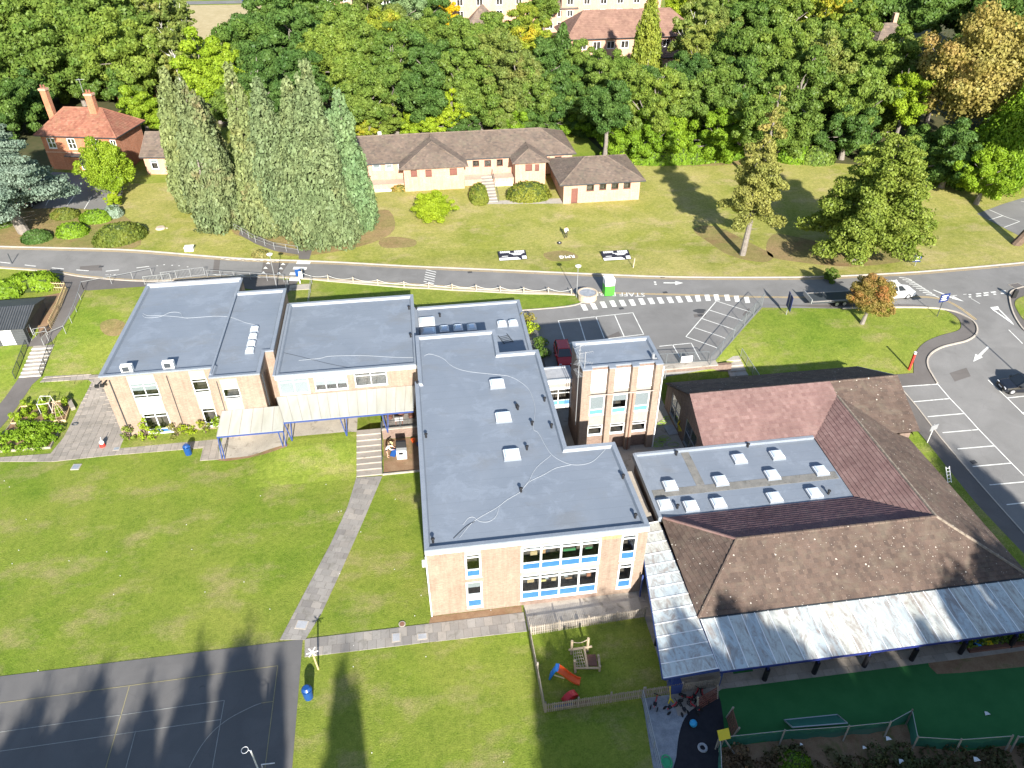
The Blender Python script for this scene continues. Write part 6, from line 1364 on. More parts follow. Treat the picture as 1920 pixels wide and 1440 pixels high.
bush('laurel_hedge', 'bright laurel hedge block behind the timber hut at the left edge', 8, 553, 2.2, 1.4, 1.8, 'laurel', 13, 3000, .17, 'laurel hedges by the hut', sq=.55)
for i in range(13):
    px = 1150+i*18; bush('laurel_shrub', ['low', 'rounded', 'spreading'][i % 3]+' laurel at the wood edge, '+['nearest the annexe roof', 'second from the annexe roof', 'third from the annexe roof', 'fourth from the annexe roof', 'fifth from the annexe roof', 'in the middle of the row', 'seventh from the annexe roof', 'beside the long tree shadow', 'under the shaded gap', 'fourth from the ochre conifer', 'third from the ochre conifer', 'second from the ochre conifer', 'nearest the ochre conifer'][i], px, 303-abs(i-5)*.4-(i > 8)*(i-8)*1.5, 2.6, 1.8, 2.4, 'laurel', 20+i, 1500, .26, 'laurels along the edge of the wood')
for i, (px, py) in enumerate(((1490, 300), (1530, 303), (1700, 318), (1740, 322), (1800, 328), (1830, 340), (1870, 345))): bush('laurel_shrub', 'green shrub at the wood edge '+['just right of the ochre conifer', 'between the two lawn conifers', 'right behind the broad conifer', 'below the big brown tree', 'in the gap under the brown tree', 'at the foot of the leaning conifer', 'furthest along by the small car park'][i], px, py, 3, 2, 2.8, 'green' if i % 2 else 'laurel', 40+i, 1500, .28, 'laurels along the edge of the wood')
# wood floor under the trees
sheet('wood_floor', G2((-200, 300), (60, 318), (230, 300), (330, 300), (330, 240), (680, 235), (1070, 232), (1130, 285), (1380, 296), (1420, 280), (1480, 300), (1740, 318), (1900, 345), (2200, 330), (2400, 100), (2000, 30), (1500, 40), (900, 60), (500, 80), (340, 90), (100, 40), (-300, 60)), .02, 'floor')  if 'floor' in M else None
# planting by the walls
def plant(label, p, h, r, kind, seed, n=260, name='plant', size=.13):
    t = thing(name, label, 'plant', p); cl = [((random.Random(seed+i).uniform(-1, 1)*r, random.Random(seed+i+50).uniform(-.6, .6)*r, h*(.2+.8*i/7)), (r*.45, r*.45, h*.16)) for i in range(8)]
    V, F = leaf_cloud(cl, n, size, 1.2, 0, seed); o = bpy.data.objects.new('leaves', cloud_mesh('plant_leaves', V, F, L[kind])); COL.objects.link(o); o.parent = t; local(t); q = MB()
    for i in range(3): q.tube([(0, 0, 0), ((i-1)*r*.5, .05, h*.8)], [.03, .01], 4)
    q.build('stem', 'bark_brown', t); return t
for i, (x, h_, r, k_, lb) in enumerate(((-28.6, 1.6, .5, 'fir', 'climbing plant at the corner downpipe of the brick block'), (-27.1, 2.0, .45, 'lime', 'tall yellow green plant left of the white classroom door'), (-26.2, 1.1, .6, 'lime', 'leafy plant in front of the white classroom door'), (-24.2, 1.3, .7, 'brown', 'bronze bush beside the blue door panel'), (-23.3, 1.1, .7, 'lime', 'yellow green bush next to the bronze one'), (-21.6, 1.5, .5, 'yellow', 'small round headed shrub between the ground floor windows'), (-20.2, 1.7, .5, 'lime', 'pale climber over the second ground floor window'))):
    plant(lb, (x, 58.3, 0), h_, r, k_, 70+i)
sheet('planting_strip', [(-29.2, 57.2), (-19.9, 57.25), (-19.9, 58.9), (-29.2, 58.9)], .062, 'grass')
for i, (px, py, kd) in enumerate(((990, 612, 'rust'), (997, 628, 'lime'), (1014, 655, 'green'), (1018, 672, 'dark'))): p = atg(px, py); plant(['rusty climber at the low range corner', 'bright fern by the low range wall', 'green shrub in the shaded corner behind the notch', 'dark shrub behind the parked red car'][i], p, 1.5, .8, kd, 90+i, 420)

# trees that stand behind the viewpoint; their long shadows fall into the view
rq = random.Random(77); cl = [((0, 0, 0), (.82, .82, .82))]*5+[((a_*.72, b_*.72, c_*.72), (.3, .3, .3)) for a_, b_, c_ in [Vector((rq.gauss(0, 1), rq.gauss(0, 1), rq.gauss(0, 1))).normalized() for _ in range(40)]]
V, F = leaf_cloud(cl, 26000, .075, 1.1, 0, 77); CROWNS['shade'] = (cloud_mesh('shade_crown', V, F, L['dark']), wood_mesh(77, cl).mesh('shade_trunk', 'bark_grey'))
SH = [(-38, -2, 17.5, 3.6), (-33, -3.4, 17.5, 2.6), (-29.4, -1.6, 17, 2.2), (-25.6, -3.2, 17.6, 2.0), (-22.6, -1.4, 17, 2.6), (-18.6, -3.6, 17.2, 1.7), (-15.8, -.6, 17.2, 1.5), (-12.6, -.4, 17.6, 1.9), (-10.2, -1.6, 17.2, 1.0), (-36, -9.5, 17, 4.4), (-31, -7.5, 17, 3.4), (-27.2, -7.2, 17, 3.2), (-23.4, -8, 17, 3.2), (-19.6, -7, 17, 3.2), (-15.4, -7.5, 17, 3.4), (-11.8, -7.4, 17, 2.6),
      (-34, -13, 17, 5), (-26, -13.5, 17, 5), (-18, -13.5, 17, 5), (-12.5, -13.5, 16.5, 3.4), (-5.6, -2.4, 17, 1.35), (-5.9, -6.5, 17, 1.5), (-5.4, -13, 17, 2.1),
      (9.4, -4, 17, 3.4), (8.6, -9, 16.5, 3.4), (13.4, -1.6, 17, 3.2), (16.8, 1.0, 16.5, 2.4), (13.6, -7, 17, 4.2), (18.5, -4, 17, 3.6), (17.5, -10, 17, 4.4), (20.6, 2.2, 16.6, 2.0), (22.8, -.2, 16.8, 2.4), (26.6, -1.2, 17, 2.2), (30.2, -3.2, 17, 2.8), (34, .4, 17, 2.2), (37.6, 2, 17, 2.6), (41.4, 4, 17.6, 3.0), (24, -8, 17, 4.4), (30, -10, 17, 4.6), (36.5, -8, 17, 4.6), (43.5, -5, 17, 4.4),
      (45.2, 6.5, 18.4, 2.4), (47.4, 9, 18.8, 2.0), (48.9, 6, 18.8, 2.0), (48.5, -2, 18, 4), (52.5, 2, 17, 2.6)]
gS = 'tall trees outside the view whose shadows fall on the grounds'
SN = 'first second third fourth fifth sixth seventh eighth ninth tenth eleventh twelfth thirteenth fourteenth fifteenth sixteenth seventeenth eighteenth nineteenth'.split()
for i, (x, y, h_, r) in enumerate(SH):
    y += .6 if i < 23 else (-1.2 if 24 < x < 36 else 2.4)
    tree_at((x, y, 0), r, 'dark', h_*.56, 'shade', 'dark tree outside the view casting the %s shadow %s' % (SN[i % 19], 'from the court edge' if i < 19 else ('along the garden and turf' if i < 38 else 'out towards the far bays')), gS, name='shade_tree', fl=h_*.44/r/1.12)
# ------------------------------------------------------------------ fences, lamps, signs
M['red'] = speck('red_paint', (.50, .035, .025), (.58, .05, .035), 2, .45, 9, spec=.5); M['red_plastic'] = mat('red_plastic', (.50, .02, .03), .4, spec=.5)
M['orange_plastic'] = mat('orange_plastic', (.75, .11, .02), .4, spec=.5); M['blue_plastic'] = mat('blue_plastic', (.015, .20, .62), .35, spec=.5); M['yellow_plastic'] = mat('yellow_plastic', (.68, .55, .02), .45, spec=.5)
M['cream_plastic'] = mat('cream_plastic', (.72, .58, .32), .5); M['green_plastic'] = mat('green_plastic', (.05, .38, .17), .5); M['sky_plastic'] = mat('sky_blue_plastic', (.04, .34, .62), .4)
M['bin_blue'] = mat('bin_blue', (.01, .06, .22), .4, spec=.5); M['loo_green'] = mat('lime_green_plastic', (.07, .50, .035), .45, spec=.5); M['navy'] = mat('navy_sign', (.015, .03, .13), .5); M['print'] = mat('white_print', (.8, .8, .8), .6); M['print_black'] = mat('black_print', (.02, .02, .03), .6)
M['skin'] = mat('skin', (.5, .28, .19), .6); M['hair'] = mat('black_hair', (.015, .012, .012), .6); M['cloth_white'] = mat('white_cloth', (.76, .75, .7), .9); M['cloth_black'] = mat('black_cloth', (.02, .02, .025), .9); M['cloth_tan'] = mat('tan_cloth', (.42, .33, .25), .9)
M['car_white'] = mat('white_car_paint', (.78, .79, .8), .25, spec=.6); M['car_black'] = mat('black_car_paint', (.012, .014, .02), .15, spec=.8); M['car_red'] = mat('red_car_paint', (.42, .012, .012), .22, spec=.7); M['car_blue'] = mat('blue_car_paint', (.03, .05, .14), .2, spec=.7); M['tyre'] = mat('tyre_rubber', (.02, .02, .02), .85); M['rim'] = mat('alloy_rim', (.5, .51, .53), .35, .6, .5)
M['lamp_red'] = mat('red_lens', (.4, .01, .01), .2, spec=.6); M['lamp_clear'] = mat('clear_lens', (.7, .72, .75), .1, spec=.8); M['pipe_green'] = mat('yellow_green_hose', (.30, .48, .05), .6); M['mesh_green'] = speck('green_netting', (.03, .12, .09), (.05, .16, .12), 2, .9, 30); M['stone'] = speck('pale_stone', (.42, .34, .25), (.52, .43, .33), 2, .9, 9)
# white posts and slack rope beside the road
pf = thing('post_and_chain_fence', 'row of short white posts joined by white chain along the lawn by the road', 'fence', atg(570, 524)); PX = [(568, 522), (616, 527), (663, 531), (709, 535), (758, 539), (804, 541), (848, 544), (893, 546), (938, 548.5), (982, 550.5), (1028, 551), (1071, 553)]
gp = [atg(*p) for p in PX]
for i, p in enumerate(gp):
    q = MB(); q.box(p.x-.055, p.x+.055, p.y-.055, p.y+.055, p.z-.1, p.z+(.85 if i else 1.25)); q.build('post', 'stone', pf)
    if i:
        a = gp[i-1]; q = MB(); pts = [a.lerp(p, k/8)+Vector((0, 0, .74-.32*math.sin(math.pi*k/8))) for k in range(9)]; q.tube(pts, .018, 5); q.build('chain', 'white_worn', pf)
mk = MB(); ribbon(mk, [p.xy[:] for p in gp], .28, 0, h=.10); struct('edging', mk, 'kerb')
nb = thing('notice_post', 'blue and white notice on a post at the top of the hall steps', 'sign', atg(563, 531)); p = atg(563, 531); q = MB(); q.box(p.x-.05, p.x+.05, p.y-.05, p.y+.05, p.z, p.z+1.9); q.build('post', 'white_worn', nb); q = MB(); q.box(p.x-.35, p.x+.3, p.y-.09, p.y-.05, p.z+1.0, p.z+1.9); q.build('board', 'bin_blue', nb); q = MB(); q.box(p.x+.02, p.x+.45, p.y-.13, p.y-.09, p.z+.7, p.z+1.6); q.build('board', 'white', nb)
# tube rails on the left
railing('tube_railing', 'galvanised tube railing beside the footpath and left lawn by the road', [atg(*p).xy[:] for p in ((157, 543), (210, 533), (250, 525), (286, 517))], 1.05, 'galv', step=2.6, rails=(1.,))
railing('tube_railing', 'galvanised tube railing down the footpath towards the timber hut', [atg(*p).xy[:] for p in ((157, 543), (152, 562), (144, 585), (135, 606), (124, 626), (92, 640), (84, 650))], 1.05, 'galv', step=2.2, rails=(1.,))
railing('tube_railing', 'short double tube railing at the gable of the timber hut', [atg(*p).xy[:] for p in ((68, 632), (90, 628))], 1.05, 'galv', rails=(1., .5))
railing('mesh_railing', 'dark railing with thin bars behind the left block, upper run by the road', [atg(*p).xy[:] for p in ((305, 526), (385, 516))], 1.1, 'galv', bars=.16, rails=(1., .1))
railing('mesh_railing', 'dark railing with thin bars behind the left block, lower run by the roof corner', [atg(*p).xy[:] for p in ((272, 534), (322, 528))], 1.1, 'galv', bars=.16, rails=(1., .1))
railing('tube_railing', 'white tube railing in shade between the left block and the road', [atg(*p).xy[:] for p in ((390, 520), (440, 523), (533, 529))], 1.0, 'galv', step=2.2, rails=(1., .5))
railing('tube_railing', 'curved grey railing round the ramp at the foot of the cypresses', [atg(*p).xy[:] for p in ((440, 432), (455, 440), (480, 455), (515, 468), (560, 475))], 1.0, 'galv', step=1.8, rails=(1., .55))
sheet('ramp_path', G2((455, 415), (470, 430), (500, 452), (545, 466), (585, 470), (580, 487), (560, 486), (560, 478), (515, 471), (480, 458), (448, 440)), .04, 'footway')
railing('car_park_fence', 'tall green grey mesh fence along the slanting edge of the staff car park', [atg(*p).xy[:] for p in ((1428, 575), (1395, 612), (1352, 664), (1330, 690))], 1.7, 'mesh_grey', step=2.6, bars=.16, rails=(1., .08), barw=.012)
railing('car_park_fence', 'grey barred fence on the wall at the near edge of the staff car park', [(22.8, 59.9, 2.5), (28.6, 59.6, 2.5)], 1.3, 'mesh_grey', step=1.6, bars=.13, rails=(1., .1))
railing('yard_railing', 'grey railing between the stair tower and the car park wall', [(20.5, 57.6, 2.4), (23.4, 57.4, 2.4)], 1.1, 'galv', bars=.14, rails=(1., .1))
W3 = thing('car_park_wall', 'pale topped retaining wall between staff car park and school yard', 'wall', (26, 59, 0)); q = MB(); q.box(22.6, 31, 58.9, 59.3, 0, 2.45); q.build('brickwork', 'brick_brown', W3); q = MB(); q.box(22.5, 29.5, 58.85, 59.7, 2.45, 2.58); q.build('coping', 'concrete', W3)
cb = thing('white_board', 'white notice board fixed to the car park wall fence', 'sign', (26.3, 59.4, 3)); q = MB(); q.box(25.7, 26.9, 59.5, 59.55, 2.75, 3.5); q.build('board', 'white', cb)
S5 = thing('side_steps', 'short concrete steps beside the car park fence down to the school yard', 'steps', atg(1375, 688)); p = atg(1372, 676)
for i in range(5): q = MB(); q.box(p.x-.9, p.x+1.0, p.y-.1-i*.7, p.y+.62-i*.7, p.z-1.5, p.z+.1-i*.16); q.build('step', 'concrete', S5)
railing('mesh_railing', 'mesh sided handrail on the steps beside the brown roofed classrooms', [(p.x+1.2, p.y+.6, p.z), (p.x+1.6, p.y-3.4, p.z-.7)], 1.0, 'galv', bars=.12)
def lamp(label, px, py, h, heads=1):
    p = atg(px, py); t = thing('street_lamp', label, 'street lamp', p, 'street lamps along the road'); local(t)
    q = MB(); q.tube([(0, 0, 0), (0, 0, h*.3), (0, 0, h)], [.07, .05, .035], 8); q.build('column', 'galv', t)
    q = MB(); q.cyl((0, 0), .30, h-.02, h+.10, 12, r1=.36); q.cyl((0, 0), .36, h+.10, h+.2, 12, r1=.12); q.build('lantern', 'white_worn', t); return t
lamp('slim street lamp beside the stone planter and green toilet', 1081, 557, 4.0); lamp('slim street lamp beside the speed table', 519, 540, 4.4)
p = atg(-4, 512); t = thing('street_lamp', 'dark lamp column at the left edge by the road', 'street lamp', p); q = MB(); q.tube([(p.x+.9, p.y+2.2, p.z), (p.x+.9, p.y+2.2, p.z+1.5)], .06, 6); q.build('column', 'dark_steel', t)
p = atg(1993, 781); t = thing('street_lamp', 'tall twin headed lamp standing outside the view beside the main car park', 'street lamp', p)
q = MB(); q.tube([p, p+Vector((0, 0, 8.6))], .08, 8); q.build('column', 'galv', t)
for s in (-1, 1): q = MB(); q.tube([p+Vector((0, 0, 8.5)), p+Vector((s*.55, 0, 8.6))], .05, 6); q.ball(p+Vector((s*.75, 0, 8.7)), .32, 10, 6, sz=.5); q.build('lantern', 'galv', t)
q = MB(); q.obox(p+Vector((0, 0, 3.3)), (.7, .06, .5)); q.build('sign_plate', 'navy', t)
# stone planter
p = atg(1101, 560); t = thing('stone_planter', 'round stone planter with gravel top by the green toilet', 'planter', p); local(t)
q = MB(); q.cyl((0, 0), 1.12, -.2, .75, 20, r1=1.12); q.build('drum', 'stone', t)
for i in range(22): a = 2*math.pi*i/22; q = MB(); q.obox((1.08*math.cos(a), 1.08*math.sin(a), .8), (.2, .29, .14), a); q.build('coping_stone', 'stone', t)
q = MB(); q.cyl((0, 0), 1.0, .7, .79, 18); q.build('soil_top', 'gravel', t)
plant('tuft of weeds on the stone planter rim', atg(1104, 549), .5, .4, 'lime', 130, 120)
# portable toilet
p = atg(1140, 551); t = thing('portable_toilet', 'bright green portable toilet with a white domed roof at the car park mouth', 'toilet', p, rz=R(2)); local(t)
q = MB(); q.box(-.56, .56, -.56, .56, .06, 1.32); q.build('lower_cabin', 'loo_green', t); q = MB(); q.box(-.56, .56, -.56, .56, 1.33, 2.08); q.build('upper_cabin', 'white', t)
q = MB(); q.box(-.44, .44, -.585, -.562, .12, 1.31); q.build('door', 'loo_green', t)
for i in range(6): q = MB(); q.box(-.52+i*.19, -.47+i*.19, -.60, -.585, .15, 1.28); q.build('door_rib', 'loo_green', t)
q = MB(); q.add([(-.62, -.62, 2.08), (.62, -.62, 2.08), (.62, .62, 2.08), (-.62, .62, 2.08), (-.45, -.45, 2.34), (.45, -.45, 2.34), (.45, .45, 2.34), (-.45, .45, 2.34)], [(3, 2, 1, 0), (4, 5, 6, 7), (0, 1, 5, 4), (1, 2, 6, 5), (2, 3, 7, 6), (3, 0, 4, 7)]); q.build('roof', 'white', t)
q = MB(); q.box(-.6, .6, -.6, .6, 0, .08); q.build('skid', 'black', t)
# signs
def sign(label, px, py, h, w_, hh, rz, m='navy', tags=True, post='galv', lean=0, name='direction_sign'):
    p = atg(px, py); t = thing(name, label, 'sign', p, rz=rz); local(t); q = MB(); q.tube([(0, 0, 0), (0, 0, h)], .045, 6); q.build('post', post, t)
    q = MB(); q.box(-w_/2, w_/2, -.06, -.02, h-hh, h); b = q.build('panel', m, t)
    if tags:
        for i in range(3): q = MB(); q.box(-w_*.34, w_*.3-(i % 2)*.15, -.07, -.061, h-hh*(.3+.25*i), h-hh*(.2+.25*i)); q.build('print_line', 'print', b)
    return t
sign('navy sign with white writing on a dark post at the lawn corner by the junction', 1757, 593, 2.9, 1.25, 1.0, R(10), post='dark_steel'); sign('small navy sign on a pale post on the far verge', 1715, 499, 1.5, 1.0, .9, R(-5))
sign('navy panel sign turned edge on, standing on the lawn near the car park fence', 1474, 590, 2.6, 1.6, 1.8, R(80), tags=False, post='galv'); sign('small grey sign on a pale post in the grass strip by the bays', 1738, 831, 2.2, .9, .6, R(15), m='galv', tags=False, post='white_worn')
p = atg(1187, 502); t = thing('marker_post', 'plain pale wooden post on the verge beside a banner', 'post', p); q = MB(); q.beam(p, p+Vector((.1, 0, 1.3)), .1); q.build('timber', 'stone', t)
p = atg(1704, 693); t = thing('marker_post', 'leaning red post with a white cap beside the curving pavement', 'post', p); q = MB(); q.beam(p, p+Vector((0, 0, 1.95)), .2); q.build('shaft', 'red', t); q = MB(); q.beam(p+Vector((0, 0, 1.95)), p+Vector((0, 0, 2.2)), .2); q.build('cap', 'white', t)
p = atg(1899, 560); t = thing('bollard', 'black rounded bollard on the traffic island', 'bollard', p); q = MB(); q.box(p.x-.25, p.x+.25, p.y-.12, p.y+.12, p.z, p.z+1.1); q.build('body', 'black', t); q = MB(); q.cyl((p.x, p.y), .25, p.z+1.1, p.z+1.25, 10, r1=.12); q.build('top', 'black', t)
def banner(label, px, py):
    p = atg(px, py); t = thing('lawn_banner', label, 'banner', p, 'black and white banners lying on the lawn', rz=R(-1)); local(t); w_, l_ = 3.6, 1.9
    q = MB(); q.add([(-w_/2, -l_/2, .05), (w_/2, -l_/2, .05), (w_/2, l_/2, .42), (-w_/2, l_/2, .42), (-w_/2, -l_/2, .02), (w_/2, -l_/2, .02), (w_/2, l_/2, .39), (-w_/2, l_/2, .39)], [(0, 1, 2, 3), (7, 6, 5, 4), (0, 4, 5, 1), (2, 6, 7, 3), (1, 5, 6, 2), (3, 7, 4, 0)]); q.build('sheet', 'print_black', t)
    P = lambda x, y: (x, y, .05+(y+l_/2)/l_*.37+.012)
    q = MB(); q.add([P(-w_/2+.02, -l_/2+.02), P(w_*.28, -l_/2+.02), P(w_*.16, -l_/2+.5), P(-w_/2+.02, -l_/2+.5)], [(0, 1, 2, 3)]); q.build('white_band', 'print', t)
    q = MB(); q.add([P(w_*.33, -l_/2+.08), P(w_/2-.06, -l_/2+.08), P(w_/2-.06, -l_/2+.68), P(w_*.33, -l_/2+.68)], [(0, 1, 2, 3)]); q.build('white_square', 'print', t)
    rn = random.Random(3)
    for x0 in (-1.55, .3):
        for k in range(5): x = x0+k*.27; q = MB(); q.add([P(x, .52), P(x+.21, .52), P(x+.21, .86), P(x, .86)], [(0, 1, 2, 3)]); c = q.build('print_block', 'print', t); q = MB(); q.add([(a, b, z+.004) for a, b, z in (P(x+.07, .60), P(x+.15, .60), P(x+.15, .76), P(x+.07, .76))], [(0, 1, 2, 3)]); q.build('print_gap', 'print_black', c)
    for y, a, b in ((.32, -.4, 1.6), (.14, -.1, 1.3), (-.02, .1, 1.1), (-.2, -1.4, -.6)): q = MB(); q.add([P(a, y), P(b, y), P(b, y+.09), P(a, y+.09)], [(0, 1, 2, 3)]); q.build('print_line', 'print', t)
banner('black and white banner on the lawn near the single person, left of the pale post', 961, 481.5); banner('black and white banner on the lawn right beside the pale post', 1155, 481.5)
p = atg(1063, 482); t = thing('ground_letters', 'small white board of letters lying on worn grass between the banners', 'sign', p)
lettering('letters', 'RMG', (p.x, p.y, p.z+.08), 1.0, R(180), m='print', parent=t, ext=.02)
p = atg(1049, 457); t = thing('ball', 'small black and white ball on the lawn near the standing person', 'ball', p); q = MB(); q.tube([p+Vector((.2*math.cos(a), .2*math.sin(a), .12)) for a in np.arange(0, 6.2, .7)], .12, 6, closed=True); q.build('ring', 'black', t); q = MB(); q.ball(p+Vector((0, 0, .12)), .12, 8, 6); q.build('core', 'print', t)
p = atg(356, 469); t = thing('white_case', 'white boxy cabinet lying on the verge above the road', 'box', p); q = MB(); q.box(p.x-.55, p.x+.55, p.y-.4, p.y+.4, p.z, p.z+.5); q.build('body', 'white', t); q = MB(); q.box(p.x-.58, p.x+.58, p.y-.43, p.y+.43, p.z+.5, p.z+.56); q.build('lid', 'white_worn', t)
p = atg(301, 428); t = thing('tree_stump', 'pale cut tree stump in the dry grass', 'stump', p); local(t); q = MB(); q.cyl((0, 0), .75, -.1, .18, 11, r1=.55); q.build('wood', 'stone', t); q = MB(); q.cyl((.9, -.2), .12, 0, .12, 7); q.build('chip', 'stone', t)

# ------------------------------------------------------------------ vehicles
def wheel(t, x, y, r=.34, w_=.22):
    q = MB(); n = 16; vs = []; 
    for s in (-1, 1):
        for k in range(n): a = 2*math.pi*k/n; vs.append((x+r*math.cos(a), y+s*w_/2, r+r*math.sin(a)))
    q.add(vs, [tuple(range(n)), tuple(range(n, 2*n))[::-1]]+[(k, (k+1) % n, n+(k+1) % n, n+k)[::-1] for k in range(n)]); wh = q.build('wheel', 'tyre', t)
    q = MB(); sy = 1 if y > 0 else -1; rr = r*.62; vs = [(x, y+sy*(w_/2+.02), r)]+[(x+rr*math.cos(2*math.pi*k/n), y+sy*(w_/2+.008), r+rr*math.sin(2*math.pi*k/n)) for k in range(n)]
    q.add(vs, [((0, k+1, (k+1) % n+1) if sy < 0 else (0, (k+1) % n+1, k+1)) for k in range(n)]); q.build('rim', 'rim', wh)
def car(label, px, py, rz, paint, L_=4.3, W=1.78, Hh=1.48, kind='hatch', name='parked_car', cat='car', group=None):
    """body lofted from cross sections along its length, glasshouse, lamps and wheels; nose towards +x"""
    p = atg(px, py); p.z += .05; t = thing(name, label, cat, p, group, rz=rz); local(t)
    st = [(-.5, .42, .80, .86), (-.485, .26, .92, .95), (-.40, .22, .98, 1.0), (-.1, .2, .96, 1.0), (.18, .2, .93, 1.0), (.30, .2, .86, .99), (.44, .22, .76, .95), (.49, .28, .66, .86), (.5, .38, .56, .78)]
    q = MB(); ring = []
    for f, zb, zt_, ws in st:
        x = f*L_; h = W/2*ws; zz = zt_*Hh/1.48; ring.append([(x, -h*.92, zb), (x, -h, zb+.12), (x, -h, zz*.72), (x, -h*.93, zz*.93), (x, -h*.8, zz), (x, h*.8, zz), (x, h*.93, zz*.93), (x, h, zz*.72), (x, h, zb+.12), (x, h*.92, zb)])
    n = 10; vs = [v for r_ in ring for v in r_]; fs = [(i*n+k, (i+1)*n+k, (i+1)*n+(k+1) % n, i*n+(k+1) % n) for i in range(len(ring)-1) for k in range(n)]+[tuple(range(n)), tuple(range((len(ring)-1)*n, len(ring)*n))[::-1]]
    q.add(vs, fs); q.build('body', paint, t, smooth_=False)
    z0 = .92*Hh/1.48; z1 = Hh; cab = [(-.46, -.38, .88), (.24, .08, .9)] if kind == 'hatch' else [(-.14, -.10, .95), (.26, .12, .9)]
    (xb0, xb1, _), (xf0, xf1, _) = cab; wb, wt = W*.44, W*.36
    v = [(xb0*L_, -wb, z0), (xf0*L_, -wb, z0), (xf0*L_, wb, z0), (xb0*L_, wb, z0), (xb1*L_, -wt, z1), (xf1*L_, -wt, z1), (xf1*L_, wt, z1), (xb1*L_, wt, z1)]
    q = MB(); q.add(v, [(0, 1, 5, 4), (1, 2, 6, 5), (2, 3, 7, 6), (3, 0, 4, 7)]); q.build('glasshouse', 'glass_dark', t)
    q = MB(); e = .03; q.add([(xb1*L_-e, -wt-e, z1-.03), (xf1*L_+e, -wt-e, z1-.03), (xf1*L_+e, wt+e, z1-.03), (xb1*L_-e, wt+e, z1-.03), (xb1*L_+.1, -wt+.1, z1+.035), (xf1*L_-.1, -wt+.1, z1+.035), (xf1*L_-.1, wt-.1, z1+.035), (xb1*L_+.1, wt-.1, z1+.035)], [(4, 5, 6, 7), (0, 1, 5, 4), (1, 2, 6, 5), (2, 3, 7, 6), (3, 0, 4, 7)]); q.build('roof', paint, t)
    q = MB()
    for a_, b_ in ((0, 4), (1, 5), (2, 6), (3, 7)): q.beam(v[a_], v[b_], .07)
    for s in (-1, 1): xm = (xb0+xf0)/2*L_; q.beam((xm, s*wb, z0), ((xb1+xf1)/2*L_, s*wt, z1), .07)
    q.build('pillars', paint, t)
    for s in (-1, 1):
        for f in (-.31, .31): wheel(t, f*L_, s*(W/2-.10))
        q = MB(); q.box(.475*L_, .492*L_, s*W*.26, s*W*.42, .58, .70); q.build('headlight', 'lamp_clear', t); q = MB(); q.box(-.5*L_-.01, -.47*L_, s*W*.33, s*W*.45, .7, .88); q.build('tail_light', 'lamp_red', t)
        q = MB(); q.box(.16*L_, .20*L_, s*W*.5, s*(W*.5+.18), .92, 1.05); q.build('mirror', paint, t)
    q = MB(); q.box(.5*L_-.01, .5*L_+.012, -.26, .26, .42, .53); q.build('number_plate', 'print', t); return t
car('red car with a dark windscreen half in shade behind the stair tower', 1056, 674, R(-93), 'car_red', 3.9, 1.65)
car('black car parked in the end bay at the right edge', 1912, 731, R(172), 'car_black')
car('dark blue car passing on the distant road beyond the meadow', 468, 3, R(175), 'car_blue')
car('dark car glinting in shade beside the grey roofed cottage', 1688, 74, R(170), 'car_black'); car('black car parked in deep shade under the cedar by the forecourt', 64, 382, R(70), 'car_black')
tk = car('white pickup truck with black lettering on its door, pulling a trailer behind the maple', 1668, 556, R(0), 'car_white', 5.3, 1.9, 1.75, 'pickup', 'pickup_truck', 'pickup truck')
lettering('lettering', 'RMG', (-.05, -.957, .68), .62, 0, m='print_black', tilt=R(90), align='CENTER', ext=.004); o = sorted([x for x in COL.objects if x.name.startswith('lettering')], key=lambda x: x.name)[-1]; o.parent = tk; o.rotation_euler = (R(90), 0, 0); o.location = (.35, -.965, .62)
q = MB(); q.box(-2.55, -.75, -.72, .72, .9, 1.06); q.build('load_bed', 'black', tk)
p = atg(1568, 566); t = thing('flatbed_trailer', 'long low dark slatted trailer behind the pickup', 'trailer', p, rz=R(-2)); local(t); q = MB(); q.box(-3.6, 2.6, -1.15, 1.15, .62, .78); q.build('bed_frame', 'dark_steel', t)
for i in range(9): q = MB(); q.box(-3.55, 2.55, -1.1+i*.245, -1.1+i*.245+.2, .785, .83); q.build('plank', 'slab_grey' if i in (0, 8) else 'dark_steel', t)
q = MB(); q.box(-3.7, -3.6, -1.1, 1.1, .6, 1.15); q.build('tail_board', 'galv', t)
for x in (-.5, .4):
    for s in (-1, 1): wheel(t, x, s*.98, .33, .2)
q = MB(); q.beam((2.6, 0, .6), (4.4, 0, .55), .12); q.build('drawbar', 'dark_steel', t)

# ------------------------------------------------------------------ people
def person(label, p, rz, joints, radii, edges, colours, hair='hair', h=1.0):
    """one continuous skinned body; clothes and hair as close fitting pieces"""
    t = thing('person', label, 'person', p, rz=rz); local(t); me = bpy.data.meshes.new('body'); me.from_pydata(joints, edges, []); ob = bpy.data.objects.new('body', me); COL.objects.link(ob); ob.parent = t
    sk = ob.modifiers.new('skin', 'SKIN'); sk.use_smooth_shade = True
    for i, r in enumerate(radii): me.skin_vertices[0].data[i].radius = r if isinstance(r, tuple) else (r, r)
    me.skin_vertices[0].data[0].use_root = True; ob.modifiers.new('sub', 'SUBSURF').levels = 1; ob.modifiers['sub'].render_levels = 2
    dg = bpy.context.evaluated_depsgraph_get(); m2 = bpy.data.meshes.new_from_object(ob.evaluated_get(dg)); ob.modifiers.clear(); ob.data = m2; m2.materials.clear()
    for c in colours: m2.materials.append(M[c[0]])
    for f in m2.polygons:
        c = f.center; f.material_index = next(i for i, (n_, fn) in enumerate(colours) if fn(c)); f.use_smooth = True
    return t
